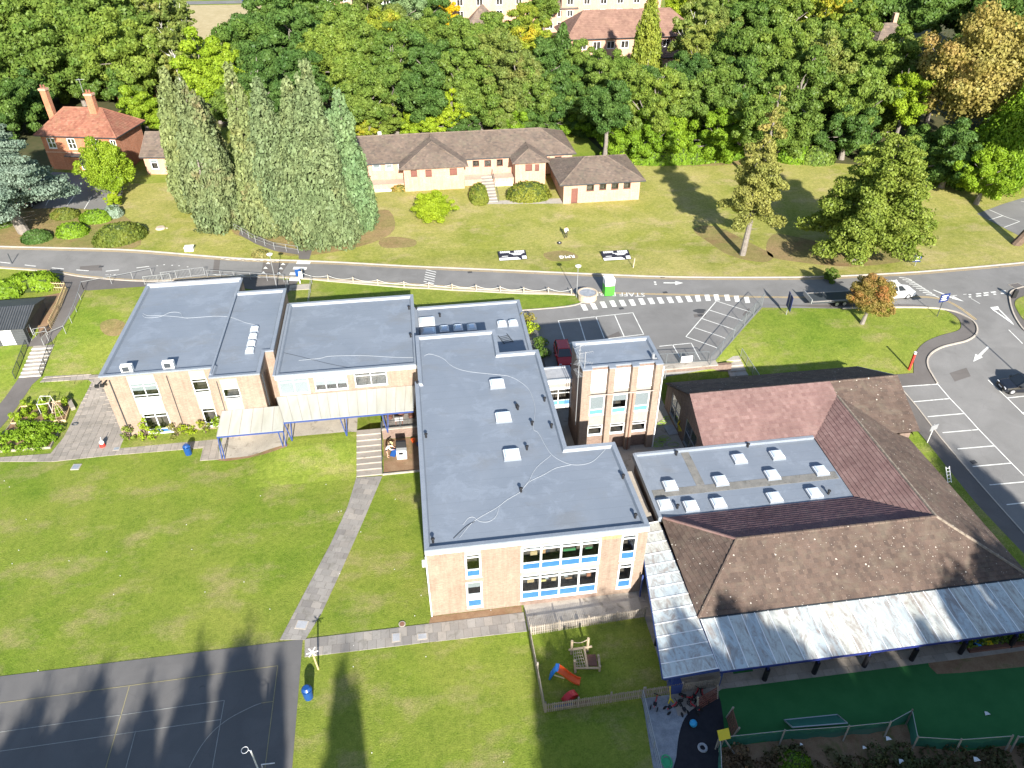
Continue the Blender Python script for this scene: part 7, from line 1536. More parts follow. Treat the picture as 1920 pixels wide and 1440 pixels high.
stand = [(0, 0, .95), (0, 0, 1.12), (0, .01, 1.32), (0, .01, 1.46), (0, 0, 1.54), (0, -.02, 1.66), (0, -.01, 1.75), (.19, 0, 1.42), (.27, -.05, 1.15), (.17, -.28, 1.12), (.08, -.36, 1.15), (-.19, 0, 1.42), (-.27, -.05, 1.15), (-.17, -.28, 1.12), (-.08, -.36, 1.15), (.10, 0, .88), (.13, -.02, .48), (.14, .02, .08), (.14, -.13, .04), (-.10, 0, .88), (-.14, -.02, .48), (-.15, .02, .08), (-.15, -.13, .04)]
rad = [(.15, .11), (.14, .10), (.17, .11), (.13, .09), .055, .095, .08, .065, .048, .038, .03, .065, .048, .038, .03, .09, .062, .045, .035, .09, .062, .045, .035]
edg = [(0, 1), (1, 2), (2, 3), (3, 4), (4, 5), (5, 6), (3, 7), (7, 8), (8, 9), (9, 10), (3, 11), (11, 12), (12, 13), (13, 14), (0, 15), (15, 16), (16, 17), (17, 18), (0, 19), (19, 20), (20, 21), (21, 22)]
t = person('person in a white top and black trousers standing alone on the lawn', atg(1061, 447), R(10), stand, rad, edg, [('hair', lambda c: c.z > 1.66), ('skin', lambda c: c.z > 1.50 or c.y < -.24 and c.z > 1.0), ('cloth_white', lambda c: c.z > .93), ('skin', lambda c: c.z < .09), ('cloth_black', lambda c: True)])
q = MB(); q.box(-.12, .12, -.44, -.36, 1.1, 1.2); q.build('hand_controller', 'black', t)
bend = [(0, .12, .93), (0, .05, 1.08), (0, -.1, 1.25), (0, -.2, 1.36), (0, -.27, 1.42), (0, -.36, 1.5), (0, -.38, 1.58), (.19, -.17, 1.32), (.25, -.38, 1.1), (.16, -.6, 1.05), (.12, -.7, 1.02), (-.19, -.17, 1.32), (-.25, -.36, 1.08), (-.15, -.58, 1.02), (-.1, -.68, 1.0), (.10, .1, .86), (.12, .04, .47), (.13, .1, .08), (.13, -.06, .04), (-.10, .1, .86), (-.13, .0, .47), (-.14, .06, .08), (-.14, -.1, .04)]
pw = Vector((-4.25, 52.4, .05)); t = person('person with black hair and white top leaning over in the dirt bed', pw, R(80), bend, rad, edg, [('hair', lambda c: c.z > 1.44), ('skin', lambda c: c.z > 1.40 or c.y < -.5), ('cloth_white', lambda c: c.z > .95), ('cloth_black', lambda c: c.z > .78), ('skin', lambda c: True)])

# ------------------------------------------------------------------ dirt bed furniture and terrace seats
p = Vector((-3.0, 52.0, .04)); t = thing('play_cooker', 'white toy cooker unit with black back standing in the dirt bed', 'play kitchen', p, rz=R(-4)); local(t)
q = MB(); q.box(-.45, .45, -.1, .5, 0, 1.0); q.build('cabinet', 'white', t); q = MB(); q.box(-.45, .45, .3, .5, 1.0, 1.75); q.build('back_panel', 'black', t); q = MB(); q.box(-.47, .47, -.12, .34, 1.0, 1.04); q.build('worktop', 'sky_pale', t) if 'sky_pale' in M else q.build('worktop', 'blind', t)
for i in range(3): q = MB(); q.box(-.3+i*.22, -.18+i*.22, -.12, -.1, .25, .38); q.build('knob', 'black', t)
q = MB(); q.box(-.25, .15, -.12, -.1, .55, .85); q.build('oven_window', 'glass_dark', t)
for s in (-.42, .38): q = MB(); q.box(s, s+.05, -.1, -.04, -.02, .1); q.build('foot', 'white', t)
p = Vector((-3.75, 52.6, .04)); t = thing('toy_barrow', 'blue folding seat lying beside the toy cooker', 'toy', p, rz=R(-30)); local(t); q = MB(); q.obox((0, 0, .25), (.5, .7, .05), 0, R(35)); q.build('seat', 'bin_blue', t); q = MB(); q.beam((-.2, -.3, 0), (.2, .3, .4), .05); q.build('frame', 'bin_blue', t)
def stool(label, x, y): t = thing('round_seat', label, 'stool', (x, y, 1.05), 'brown round stools on the terrace'); local(t); q = MB(); q.cyl((0, 0), .3, .0, .45, 12); q.build('seat', 'brown_frame', t)
stool('brown round stool near the corner post of the long canopy', -4.0, 56.9); stool('brown round stool in the middle of the railed terrace', -2.9, 57.1); stool('brown round stool closest to the main block wall', -1.9, 56.7)
t = thing('terrace_table', 'small table with a white top behind the black barred railing', 'table', (-3.1, 55.9, 1.05)); local(t); q = MB(); q.box(-.4, .4, -.3, .3, .55, .6); q.build('table_top', 'white', t)
for sx in (-.3, .3): q = MB(); q.box(sx-.04, sx+.04, -.2, .2, 0, .55); q.build('leg', 'brown_frame', t)
for i, (x, y, m, lb) in enumerate(((-1.9, 54.2, 'orange_plastic', 'orange toy crate by the shaded edge of the dirt bed'), (-4.0, 54.0, 'cream_plastic', 'cream tub in the dirt bed beside the blue post'), (-1.4, 53.6, 'bin_blue', 'blue tub in the shade of the main block wall'))):
    t = thing('toy_tub', lb, 'tub', (x, y, .04)); local(t); q = MB(); q.cyl((0, 0), .16, 0, .3, 8, r1=.22); q.build('tub', m, t); q = MB(); q.tube([(.22*math.cos(a), .22*math.sin(a), .3) for a in np.arange(0, 6.2, .7)], .02, 4, closed=True); q.build('rim', m, t)

# ------------------------------------------------------------------ bins, toys, field things
def litter_bin(label, px, py, s=1):
    p = atg(px, py); t = thing('litter_bin', label, 'bin', p, 'blue litter bins'); local(t); q = MB(); q.cyl((0, 0), .30*s, 0, .78*s, 16, r1=.33*s); q.build('body', 'bin_blue', t)
    q = MB(); q.cyl((0, 0), .35*s, .78*s, .86*s, 16); q.build('collar', 'bin_blue', t); q = MB(); q.cyl((0, 0), .33*s, .98*s, 1.12*s, 16, r1=.2*s); q.build('lid', 'bin_blue', t)
    for k in range(4): a = k*math.pi/2; q = MB(); q.box(.26*math.cos(a)-.03, .26*math.cos(a)+.03, .26*math.sin(a)-.03, .26*math.sin(a)+.03, .8*s, 1.0*s); q.build('lid_support', 'blue_plastic', t)
litter_bin('blue litter bin on the grass beside the playground court', 579, 1307); litter_bin('blue litter bin at the corner of the grass by the classroom terrace', 354, 851)
p = atg(193, 837); t = thing('garden_gnome', 'small red and white knobbly toy figure on the slabs', 'toy', p); local(t); q = MB(); q.cyl((0, 0), .28, 0, .28, 12, r1=.24); q.build('base', 'red', t); q = MB(); q.ball((0, .05, .45), .22, 10, 7); q.build('top', 'white', t); q = MB(); q.tube([(0, .05, .6), (.05, .12, 1.0)], [.04, .02], 5); q.build('stick', 'white', t)
p = atg(141, 796); t = thing('hose_coil', 'dark coil of hose at the edge of the slabs by the vegetable bed', 'hose', (p.x, p.y, p.z+.08)); local(t); q = MB(); q.tube([(.28*math.cos(a), .18*math.sin(a), 0) for a in np.arange(0, 6.2, .6)], .05, 5, closed=True); q.build('loop', 'dark_steel', t)
# pole with crossing arms (weather vane like marker)
p = atg(597, 1255); t = thing('wooden_marker', 'wooden pole carrying four crossing white arms by the straight path', 'post', p); local(t); q = MB(); q.tube([(0, 0, 0), (-.1, 0, 1.95)], .06, 7); q.build('pole', 'wood_new', t)
for a, z in ((10, 1.98), (65, 2.03), (130, 2.0)): q = MB(); d = Vector((math.cos(R(a)), math.sin(R(a)), 0)); c = Vector((-.1, 0, z)); q.beam(c-d*.4, c+d*.4, .07, .03); q.build('arm', 'white_worn', t)
# basketball hoop
p = atg(497, 1470); t = thing('netball_post', 'white netball post with a ring at the bottom edge of the court', 'netball post', p); local(t); q = MB(); q.tube([(0, 0, 0), (0, 0, 3.05)], .05, 8); q.build('pole', 'white', t)
q = MB(); q.tube([(-.15-.2+.2*math.cos(a), .1+.2*math.sin(a), 3.05) for a in np.arange(0, 6.2, .45)], .018, 5, closed=True); q.tube([(0, 0, 3.0), (-.15, .08, 3.05)], .02, 5); q.build('ring', 'white', t)
t.location = at(470, 1408, 3.05)-Vector((0, 0, 3.05))
sc_ = atg(505, 1438); t = thing('bench_rail', 'purple tipped low rail just inside the bottom edge of the court', 'rail', sc_); local(t); q = MB(); q.beam((-.4, 0, .4), (.4, -.02, .4), .05); q.build('rail', 'white_worn', t); q = MB(); q.beam((-.4, 0, 0), (-.4, 0, .4), .05); q.build('leg', 'white_worn', t)
# ------------------------------------------------------------------ fenced nursery garden
def picket(label, pts, h=1.05, m='wood_grey', gap=.13, step=2.4, t_=None):
    t = thing('picket_fence', label, 'fence', (*pts[0], 0), 'grey picket fences round the nursery garden'); lim = 0
    for (x0, y0), (x1, y1) in zip(pts[:-1], pts[1:]):
        a, b = Vector((x0, y0, 0)), Vector((x1, y1, 0)); L_ = (b-a).length; k = max(1, round(L_/step)); d = (b-a).normalized(); nrm = Vector((-d.y, d.x, 0))*.03
        for i in range(k+1): p = a.lerp(b, i/k)+nrm*2; q = MB(); q.box(p.x-.05, p.x+.05, p.y-.05, p.y+.05, -.1, h+.08); q.build('post', m, t)
        for z in (.28, .82): q = MB(); q.beam(a+nrm+Vector((0, 0, z)), b+nrm+Vector((0, 0, z)), .04, .09); q.build('rail', m, t)
        n = int(L_/gap); pm = MB(); pm.box(-.035, .035, -.012, .012, .06, h); me = pm.mesh('picket', m); O = ORG[t.name]
        for i in range(n):
            p = a.lerp(b, (i+.5)/n)-nrm*.6; o = bpy.data.objects.new('picket', me); COL.objects.link(o); o.parent = t; o.location = (p.x-O[0], p.y-O[1], p.z-O[2]); o.rotation_euler = (random.uniform(-.02, .02), 0, math.atan2(d.y, d.x)+random.uniform(-.03, .03))
    return t
picket('picket fence with sunlit top rail in front of the main block windows', [(5.7, 31.75), (14.2, 32.1)]); picket('picket fence down the left side of the nursery garden', [(5.6, 31.7), (5.65, 25.9)])
picket('picket fence along the near side of the nursery garden grass', [(5.7, 25.85), (12.3, 25.95)]); picket('picket fence with coloured bits on its rail behind the trikes', [(12.4, 25.95), (17.5, 26.0)])
def solid_fence(label, pts, h, m, gap=.14): return picket(label, pts, h, m, gap)
railing('mesh_fence', 'thin wire fence between the shaded lawn and the gravel', [(12.2, 25.9, 0), (11.7, 17.5, 0)], 1.0, 'galv', rails=(1., .5, .1), w_=.05, bars=.2, barw=.01, cat='fence')
# climbing frame
p = atg(1098, 1240); t = thing('climbing_frame', 'wooden log climbing frame with rope net and ramp', 'climbing frame', p); o0 = p
P8 = lambda px, py, z=0: at(px, py, z)
lg = MB; 
def log(a, b, r=.075, nm='log', m='wood_log'): q = MB(); q.tube([a, b], r, 7); return q.build(nm, m, t)
a1, a2, b1, b2, c1, c2 = P8(1071, 1226), P8(1101, 1221), P8(1078, 1258), P8(1124, 1258), P8(1094, 1222), P8(1101, 1256)
for a in (a1, a2): log(a, a+Vector((0, 0, 1.5)), .09)
log(b1-Vector((0, .1, 0)), b1+Vector((-.05, .1, 1.1)), .09)
up = lambda v, z: v+Vector((0, 0, z)); log(up(a1, .5)-Vector((.2, 0, 0)), up(a2, .5)+Vector((.3, 0, 0)), .08); log(up(b1, .35), up(b2, .35), .08); log(up(c1, .6), up(c2, .35), .08); log(up(b2, .35), up(P8(1122, 1238), .4), .08); log(b2, up(b2, .6), .08); log(P8(1121, 1238), up(P8(1121, 1238), .6), .08)
q = MB(); q.tube([up(a1, 1.4).lerp(up(a2, 1.4), k/8)-Vector((0, 0, .25*math.sin(math.pi*k/8))) for k in range(9)], .03, 5); q.build('rope', 'stone', t)
q = MB()
for k in range(5): u = k/4; q.tube([up(a1.lerp(a2, .1+u*.45), .5), up(b1.lerp(c2, u*.9), .35)], .022, 4)
for k in range(6): u = (k+.3)/6; q.tube([up(a1.lerp(a2, .1), .5).lerp(up(b1, .35), u), up(a1.lerp(a2, .55), .5).lerp(up(b1.lerp(c2, .9), .35), u)], .022, 4)
q.build('rope_net', 'stone', t)
q = MB(); rp = [up(c1.lerp(c2, .4)+Vector((.1, 0, 0)), .5), up(P8(1116, 1234), .45), up(P8(1120, 1254), .35), up(c2+Vector((.1, .1, 0)), .35)]; q.add([tuple(v) for v in rp]+[tuple(v-Vector((0, 0, .05))) for v in rp], [(0, 1, 2, 3), (7, 6, 5, 4), (0, 4, 5, 1), (1, 5, 6, 2), (2, 6, 7, 3), (3, 7, 4, 0)]); q.build('red_platform', 'brown_frame', t)
# slide
p = atg(1048, 1272); t = thing('toddler_slide', 'small plastic slide with blue ladder end and orange chute', 'slide', p, rz=R(-22)); local(t)
q = MB(); q.beam((-.62, 0, 0), (-.22, .0, 1.25), .55, .09); q.beam((-.30, 0, 1.15), (-.05, 0, 1.25), .55, .09); ld = q.build('ladder_side', 'blue_plastic', t)
for i in range(4): q = MB(); q.beam((-.6+.1*i, -.26, .2+.3*i), (-.6+.1*i, .26, .2+.3*i), .06); q.build('rung', 'blue_plastic', t)
pts = [(-.1, 1.12), (.25, .85), (.7, .45), (1.15, .16), (1.45, .12)]
for s in (0, 1, -1):
    q = MB()
    for (x0, z0), (x1, z1) in zip(pts[:-1], pts[1:]): q.beam((x0, s*.25, z0+(.07 if s else 0)), (x1, s*.25, z1+(.07 if s else 0)), .05 if s else .48, .15 if s else .04)
    q.build('chute' if s == 0 else 'chute_side', 'orange_plastic', t)
for s in (-.3, .3): q = MB(); q.beam((-.3, s, .75), (.4, s, .62), .06); q.build('brace', 'cream_plastic', t)
# red rocker
p = atg(1069, 1310); t = thing('rocking_toy', 'upturned red plastic rocker beside the near picket fence', 'rocker', p, rz=R(25)); local(t); q = MB(); vs = []; n = 10
for s in (-.22, .22):
    for k in range(n+1): a = math.pi*k/n; vs.append((.55*math.cos(a), s, .12+.45*math.sin(a)))
q.add(vs, [tuple(range(n+1))[::-1], tuple(range(n+1, 2*n+2))]+[(k, k+1, n+2+k, n+1+k) for k in range(n)]); q.build('shell', 'red_plastic', t); q = MB(); q.beam((-.5, -.3, .05), (-.5, .3, .05), .08); q.beam((.5, -.3, .05), (.5, .3, .05), .08); q.build('foot', 'red_plastic', t)
t = thing('doormat', 'blue and red play mat rolled along the near picket fence', 'mat', (7.3, 25.98, 0)); q = MB(); q.tube([(6.3, 26.05, .12), (7.6, 26.08, .12)], .12, 8); q.build('blue_roll', 'bin_blue', t); q = MB(); q.tube([(7.62, 26.08, .12), (8.8, 26.1, .12)], .12, 8); q.build('red_roll', 'brown_frame', t)
# trikes
def trike(label, x, y, rz, m='red_plastic', f=[]):
    t = thing('tricycle', label, 'tricycle', (x, y, .03), 'tricycles parked by the picket fence', rz=rz); local(t)
    q = MB(); q.beam((-.35, 0, .28), (.3, 0, .34), .06); q.beam((.3, 0, .34), (.36, 0, .62), .05); q.build('frame', m, t); q = MB(); q.beam((.36, -.24, .64), (.36, .24, .64), .035); q.build('handlebar', 'black', t); q = MB(); q.box(-.3, -.05, -.12, .12, .36, .42); q.build('seat', 'black', t)
    for x_, y_, r in ((.38, 0, .2), (-.36, .22, .14), (-.36, -.22, .14)):
        q = MB(); q.tube([(x_+r*math.cos(a), y_, r+r*math.sin(a)) for a in np.arange(0, 6.2, .52)], .03, 5, closed=True); q.tube([(x_-r, y_, r), (x_+r, y_, r)], .018, 4); q.tube([(x_, y_, 0), (x_, y_, 2*r)], .018, 4); q.build('wheel', 'tyre', t)
    return t
for x, y, a, m, lb in ((12.95, 25.35, 60, 'red_plastic', 'red tricycle at the corner where the wire fence meets the pickets'), (13.9, 24.9, 20, 'red_plastic', 'red tricycle beneath the yellow hanging toy'), (14.6, 24.75, 100, 'black', 'black framed tricycle with a white seat box'), (15.1, 25.4, -20, 'red_plastic', 'red tricycle behind the black framed one'), (15.7, 25.5, 45, 'red_plastic', 'red tricycle in the thick of the cluster'), (16.2, 25.3, 90, 'red_plastic', 'red tricycle on the turf side of the cluster'), (15.4, 24.7, 130, 'red_plastic', 'small red tricycle in front of the others')): trike(lb, x, y, R(a), m)
t = thing('hanging_toy', 'yellow plastic pole toy leaning on the picket fence', 'toy', (14.0, 25.6, 0)); q = MB(); q.tube([(14.0, 25.85, 1.1), (14.0, 25.5, .3), (13.85, 25.3, .05)], .05, 6); q.tube([(14.0, 25.5, .3), (14.2, 25.3, .05)], .05, 6); q.build('pole', 'yellow_plastic', t)
# leaning board, ball, tyre ring, turtle
def board(label, a, b, h, m, lean=0.25): t = thing('wooden_screen', label, 'screen', at(*a), 'reddish boarded screens by the rubber surface'); A_, B_ = at(*a), at(*b); d = (B_-A_); n = Vector((-d.y, d.x, 0)).normalized()*lean; k = 6; return t, A_, B_, n, k
for a, b, h_, lb in (((1308, 1332), (1345, 1310), 1.1, 'reddish boarded screen between rubber surface and picket fence'), ((1362, 1346), (1373, 1384), 1.1, 'reddish boarded screen at the corner of the green turf')):
    t, A_, B_, n, k = board(lb, a, b, h_, 'shutter')
    for i in range(k): q = MB(); z = .1+i*h_/k; q.beam(A_+Vector((0, 0, z))+n*(i/k), B_+Vector((0, 0, z))+n*(i/k), .03, h_/k*.86); q.build('board', 'shutter', t)
    for P_ in (A_, B_): q = MB(); q.beam(P_, P_+Vector((0, 0, h_+.15))+n, .09); q.build('post', 'wood_grey', t)
p = atg(1299, 1360); t = thing('play_ball', 'sky blue ball on the black rubber surface', 'ball', p); q = MB(); q.ball(p+Vector((0, 0, .25)), .25, 14, 10); tb = q.build('ball', 'sky_plastic', t, smooth_=True)
p = atg(1317, 1403); t = thing('tyre', 'pale painted tyre lying on the black rubber surface', 'tyre', p); q = MB(); q.tube([p+Vector((.24*math.cos(a), .24*math.sin(a), .08)) for a in np.arange(0, 6.2, .42)], .085, 7, closed=True); q.build('tyre_ring', 'lead', t)
p = atg(1250, 1430); t = thing('sand_tray', 'green plastic oval tray on the gravel at the bottom edge', 'tray', p); local(t); q = MB(); q.tube([(.3*math.cos(a), .42*math.sin(a), .12) for a in np.arange(0, 6.2, .4)], .05, 6, closed=True); q.build('rim', 'green_plastic', t); q = MB(); q.cyl((0, 0), .3, .01, .06, 14); q.build('base', 'green_plastic', t)
# netting fence at the bottom right
def net(label, pts, h=1.15, posts=True):
    t = thing('netting_fence', label, 'fence', at(*pts[0]), 'green netting fences at the edge of the turf'); W_ = [at(*p) for p in pts]
    for a, b in zip(W_[:-1], W_[1:]):
        q = MB(); d = (b-a); n = Vector((-d.y, d.x, 0)).normalized(); k = max(2, int(d.length/.5)); vs = []
        for i in range(k+1):
            p = a.lerp(b, i/k); s = .06*math.sin(i*1.7)
            vs += [p+n*s, p+n*(s+.05)+Vector((0, 0, h*.5)), p+n*s*.5+Vector((0, 0, h-.05*math.sin(math.pi*i/k)))]
        q.add(vs, [(i*3+j, i*3+3+j, i*3+4+j, i*3+1+j) for i in range(k) for j in (0, 1)]); q.build('netting', 'net', t)
        q = MB(); q.tube([a+Vector((0, 0, h)), b+Vector((0, 0, h))], .02, 5); q.build('top_wire', 'galv', t)
    for p in W_: q = MB(); q.beam(p-Vector((.25, .3, 0)), p+Vector((.0, 0, h+.12)), .09); q.build('post', 'wood_grey', t)
    return t
m = mat('green_net_cloth', (.05, .20, .15), .8); k = NT(m); k.b.inputs['Alpha'].default_value = .72; M['net'] = m
net('green netting fence run from the yellow sign to the bend by the rough bank', [(1352, 1400), (1464, 1388), (1583, 1380), (1660, 1372), (1700, 1350)]); net('green netting fence run from the bend to the leaning end post', [(1700, 1350), (1710, 1400), (1790, 1405), (1885, 1398)]); net('green netting fence short run behind the yellow sign down to the bottom edge', [(1345, 1395), (1348, 1470)]); net('green netting fence run beyond the leaning post to the right edge', [(1895, 1400), (1990, 1395)])
t = thing('fallen_goal', 'low goal frame with green net standing against the netting fence', 'goal', at(1480, 1365)); q = MB()
for a, b in (((1470, 1350), (1480, 1378)), ((1570, 1340), (1582, 1370))): A_, B_ = at(*a), at(*b); q.beam(A_, B_+Vector((0, 0, .9)), .07)
q.beam(at(1480, 1378)+Vector((0, 0, .9)), at(1582, 1370)+Vector((0, 0, .9)), .06); q.beam(at(1470, 1350), at(1570, 1340), .06); q.build('frame', 'galv', t)
q = MB(); A_, B_, C_, D_ = at(1470, 1350), at(1570, 1340), at(1582, 1370)+Vector((0, 0, .9)), at(1480, 1378)+Vector((0, 0, .9)); q.add([A_, B_, C_, D_], [(0, 1, 2, 3)]); q.build('net_cloth', 'net', t)
p = at(1346, 1402); t = thing('yellow_sign', 'yellow square board on a post at the corner of the netting fence', 'sign', p); q = MB(); q.obox(p+Vector((.2, .1, 1.35)), (.75, .06, .6), R(5), R(-50)); q.build('board', 'yellow_plastic', t); q = MB(); q.beam(p, p+Vector((0, 0, 1.2)), .09); q.beam(p+Vector((.9, -.6, 0)), p+Vector((.2, 0, 1.1)), .08); q.build('post', 'wood_grey', t)
t = thing('play_table', 'yellow bench table under the end of the long canopy', 'table', (37.0, 26.9, 0)); q = MB(); q.box(36.3, 37.7, 26.6, 27.1, .5, .58); q.build('table_top', 'yellow_plastic', t); q = MB(); q.box(37.2, 37.7, 26.2, 26.5, .3, .36); q.build('bench', 'yellow_plastic', t); q = MB(); q.box(36.4, 36.9, 26.25, 26.6, .0, .45); q.build('blue_seat', 'blue_plastic', t)
for x in (36.4, 37.5): q = MB(); q.box(x, x+.08, 26.7, 27.0, 0, .5); q.build('leg', 'yellow_plastic', t)
t = thing('play_mat', 'dark green mat with small toys under the long canopy', 'mat', (19.6, 27.0, .05)); q = MB(); q.box(18.9, 20.3, 26.75, 27.5, .045, .075); q.build('mat_sheet', 'turf', t)
for x, y, m in ((19.1, 27.2, 'yellow_plastic'), (19.4, 26.95, 'pipe_green'), (19.7, 27.0, 'orange_plastic'), (19.95, 27.25, 'red_plastic'), (20.1, 27.0, 'red_plastic')): q = MB(); q.ball((x, y, .13), .08, 7, 5); q.build('toy', m, t)
t = thing('timber_edging', 'orange brown timber edging of the raised bed near the right edge', 'edging', (42, 27.5, 0)); a, b = atg(1815, 1222), atg(1990, 1200); q = MB(); q.beam(a+Vector((0, 0, .12)), b+Vector((0, 0, .12)), .3, .28); q.build('sleeper', 'brown_frame', t)
for i in range(7): p = a.lerp(b, i/7)+Vector((0, .5, 0)); plant(['straggly', 'leafy', 'low', 'yellowish', 'thin', 'dense', 'drooping'][i]+' plant in the timber edged bed by the canopy, '+['first', 'second', 'third', 'fourth', 'fifth', 'sixth', 'seventh'][i]+' from the yellow table', p, .7, .45, 'green', 150+i, 200)
# rough bank: brambles and litter
cl = []; rr = random.Random(9)
for i in range(150):
    p = at(rr.uniform(1355, 1990), rr.uniform(1412, 1560)); h_ = rr.uniform(.25, .75)
    if p.y < 21.5 or True: cl.append(((p.x, p.y, h_*.35), (rr.uniform(.3, .8), rr.uniform(.3, .8), h_)))
V, F = leaf_cloud(cl, 26000, .13, 1.3, 0, 5); o = bpy.data.objects.new('brambles', cloud_mesh('brambles', V, F, L['rough'])); COL.objects.link(o); tag(o, 'tangled dark brambles on the rough bank at the bottom', 'undergrowth', kind='stuff')
for i, (px, py, s) in enumerate(((1665, 1385, .35), (1690, 1428, .4), (1830, 1424, .4), (1850, 1338, .35), (1620, 1402, .25), (1502, 1396, .2))):
    p = at(px, py, .55 if i != 3 else .03); t = thing('litter_scrap', 'white scrap of litter '+['on the bank below the netting bend', 'caught in brambles at the bottom edge', 'on the bank near the leaning post', 'lying on the green turf', 'small, on the bank behind the goal', 'tiny, beside the green bush'][i], 'litter', p); local(t); q = MB(); q.add([(-s/2, -s*.3, .02), (s/2, -s*.35, .08), (s*.3, s*.3, .03), (-s*.3, s*.35, .1), (0, 0, .14)], [(0, 1, 4), (1, 2, 4), (2, 3, 4), (3, 0, 4)]); q.build('paper', 'print', t)
bush('shrub', 'light green bush on the rough bank at the bottom edge', 1488, 1436, 1.1, .9, .9, 'laurel', 77, 1500, .11)
# ------------------------------------------------------------------ yard between tower and classrooms
p = at(1283, 818, 0); t = thing('wheeled_bin', 'yellow wheeled skip bin with open lid in the shaded yard', 'bin', p, rz=R(8)); local(t); q = MB(); q.add([(-.42, -.35, .12), (.42, -.35, .12), (.42, .35, .12), (-.42, .35, .12), (-.58, -.5, 1.1), (.58, -.5, 1.1), (.58, .5, 1.1), (-.58, .5, 1.1)], [(3, 2, 1, 0), (0, 1, 5, 4), (1, 2, 6, 5), (2, 3, 7, 6), (3, 0, 4, 7), (4, 5, 6, 7)]); q.build('tub', 'yellow_plastic', t)
q = MB(); q.obox((0, .55, 1.35), (1.15, .06, .7), 0, R(20)); q.build('lid', 'yellow_plastic', t); q = MB(); q.box(.05, .25, -.52, -.5, .7, .8); q.build('slot', 'black', t)
for s in (-.4, .4): q = MB(); q.cyl((s, -.3), .08, 0, .13, 8); q.build('wheel', 'tyre', t)
rr = random.Random(2)
for k, (px, py, n) in enumerate(((1235, 792, 7), (1240, 828, 12))):
    c = at(px, py, .05); t = thing('hose_heap', 'heap of yellow green hose loops '+('in sun near the yellow bin' if k == 0 else 'in the shade at the tower foot'), 'hose', c); q = MB()
    for i in range(n): x, y, r_ = rr.uniform(-1.1, 1.1), rr.uniform(-.6, .6), rr.uniform(.2, .45); q.tube([c+Vector((x+r_*1.3*math.cos(a), y+r_*.8*math.sin(a), rr.uniform(0, .06))) for a in np.arange(0, 6.2, .55)], .022, 4, closed=True)
    q.build('hose', 'pipe_green', t)
t = thing('yard_sheet', 'grey corrugated sheet lying beside the yellow bin', 'sheet', at(1258, 806, .1)); q = MB(); q.obox(at(1258, 806, .1), (1.0, 1.4, .06), R(5)); q.build('board', 'lead', t)
W4 = thing('yard_wall', 'lichen spotted low wall top between the two flat roofed blocks', 'wall', (15.8, 41, 0)); q = MB(); q.prism([(14.6, 35.5), (16.8, 37.8), (16.7, 45.0), (15.4, 45.0), (14.6, 38)], 0, 2.3); q.build('roof_slab', 'kerb', W4)
q = MB(); q.ball((15.9, 38.8, 2.35), .7, 9, 6, sz=.3); q.build('moss_heap', 'moss', W4)
for px, py, lb in ((1333, 704, 'small white lamp on the classroom gable wall'),): pass
t = ladder(1776, 893, .5, 1.5, .35, R(6), 'short white ladder propped on the grass strip beside the brown roof', m='white', tilt=R(55)); t.location = atg(1774, 900)+Vector((0, 0, .6))
# ------------------------------------------------------------------ vegetable garden
g0 = [at(3, 770), at(120, 798)]
t = thing('timber_bed', 'long timber edged vegetable bed full of low green crops', 'raised bed', at(40, 830)); c4 = [at(-20, 850), at(95, 841), at(118, 800), at(22, 797)]
for a, b in zip(c4, c4[1:]+c4[:1]): q = MB(); q.beam(a+Vector((0, 0, .12)), b+Vector((0, 0, .12)), .07, .24); q.build('edge_board', 'wood_grey', t)
q = MB(); q.add([tuple(v+Vector((0, 0, .14))) for v in c4], [(0, 1, 2, 3)]); q.build('soil', 'soil', t)
c5 = [at(22, 797), at(124, 791), at(137, 752), at(40, 766)]; t2 = thing('timber_bed', 'timber edged bed with cane frames and climbing crops behind the first', 'raised bed', at(80, 780))
for a, b in zip(c5, c5[1:]+c5[:1]): q = MB(); q.beam(a+Vector((0, 0, .15)), b+Vector((0, 0, .15)), .07, .3); q.build('edge_board', 'wood_new', t2)
q = MB(); q.add([tuple(v+Vector((0, 0, .16))) for v in c5], [(0, 1, 2, 3)]); q.build('soil', 'soil', t2)
cl = []
for i in range(60):
    u, v = rr.random(), rr.random(); p = c4[0].lerp(c4[1], u).lerp(c4[3].lerp(c4[2], u), v); cl.append(((p.x, p.y, .3), (.42, .42, rr.uniform(.25, .5))))
V, F = leaf_cloud(cl, 9000, .13, 1.2, 0, 8); o = bpy.data.objects.new('vegetable_crop', cloud_mesh('crop', V, F, L['laurel'])); COL.objects.link(o); tag(o, 'dense green vegetable crop filling the near garden bed', 'plants', kind='stuff')
cl = []
for i in range(26):
    u, v = rr.random(), rr.random(); p = c5[0].lerp(c5[1], u).lerp(c5[3].lerp(c5[2], u), v); cl.append(((p.x, p.y, rr.uniform(.3, 1.0)), (.25, .25, rr.uniform(.25, .5))))
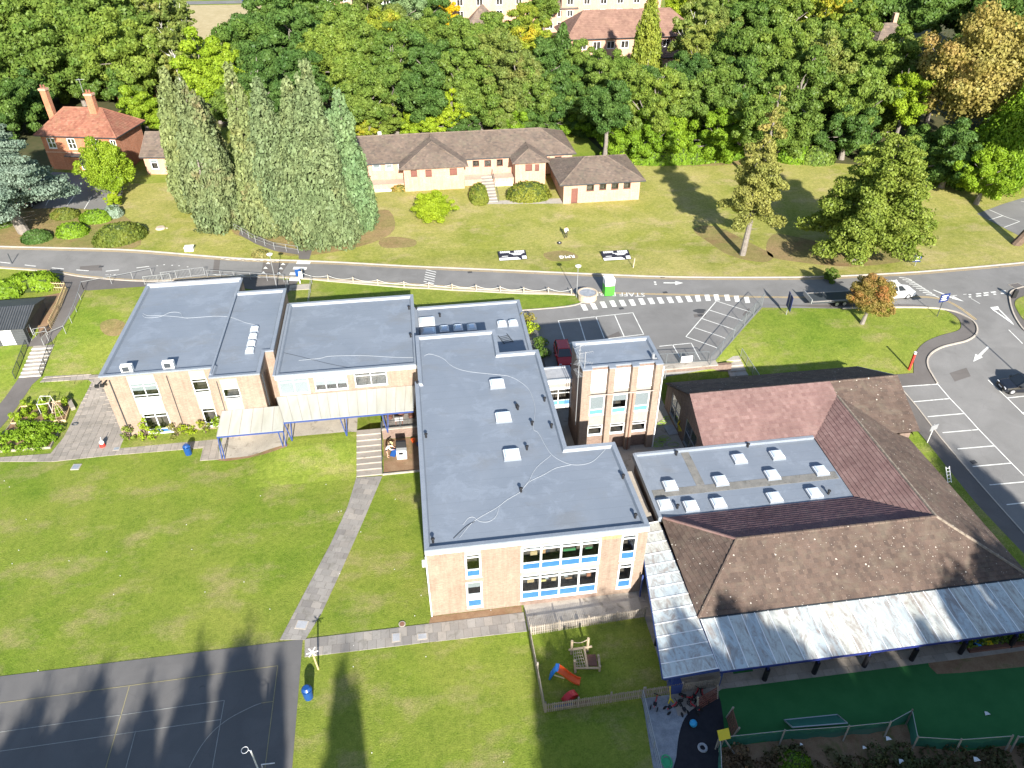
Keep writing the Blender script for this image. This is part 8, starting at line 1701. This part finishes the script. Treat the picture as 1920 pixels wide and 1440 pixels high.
V, F = leaf_cloud(cl, 3400, .11, 1.2, 0, 9); o = bpy.data.objects.new('climbing_crop', cloud_mesh('crop', V, F, L['lime'])); COL.objects.link(o); tag(o, 'straggling yellow green climbers in the rear garden bed', 'plants', kind='stuff')
t = thing('cane_frame', 'pale cane frame and wigwam over the vegetable bed', 'plant frame', at(100, 780)); q = MB()
A_ = [at(78, 778), at(100, 776), at(104, 762), at(84, 762)]
for a in A_: q.tube([a, a+Vector((0, 0, 1.3))], .025, 4)
for a, b in zip(A_, A_[1:]+A_[:1]): q.tube([a+Vector((0, 0, 1.3)), b+Vector((0, 0, 1.3))], .025, 4)
q.build('white_frame', 'white_worn', t); q = MB(); tp = at(112, 784)+Vector((0, .3, 2.1))
for k in range(8): a = at(112, 784)+Vector((.8*math.cos(k*.785), .8*math.sin(k*.785), 0)); q.tube([a, tp], .02, 4)
for z in (.5, .9, 1.3, 1.6): q.tube([at(112, 784)+Vector((0, .3*z/2.1, z))+Vector((.8*(1-z/2.1)*math.cos(k*.785), .8*(1-z/2.1)*math.sin(k*.785), 0)) for k in range(8)], .015, 4, closed=True)
q.build('cane_wigwam', 'wood_log', t)
p = at(136, 764, 0); t = thing('garden_bench', 'weathered wooden bench turned askew behind the garden beds', 'bench', p, rz=R(-60)); local(t); q = MB(); q.box(-.75, .75, -.2, .2, .4, .46); q.build('seat', 'wood_grey', t)
for s in (-.6, .55): q = MB(); q.box(s, s+.07, -.2, .2, 0, .4); q.build('leg', 'wood_grey', t)
t = thing('picket_enclosure', 'new pale timber fence round the yard beside the dark hut', 'fence', atg(120, 545)); W_ = [atg(*p) for p in ((90, 544), (127, 545), (112, 585), (96, 618))]
for a, b in zip(W_[:-1], W_[1:]):
    for z in (.4, .95): q = MB(); q.beam(a+Vector((0, 0, z)), b+Vector((0, 0, z)), .05, .1); q.build('rail', 'wood_new', t)
    n = int((b-a).length/.3)
    for i in range(n): p = a.lerp(b, (i+.5)/n); q = MB(); q.beam(p, p+Vector((0, 0, 1.15)), .12, .025); q.build('slat', 'wood_new', t)
sheet('shade_yard', G2((60, 560), (125, 547), (108, 590), (92, 625), (75, 632)), .03, 'soil')
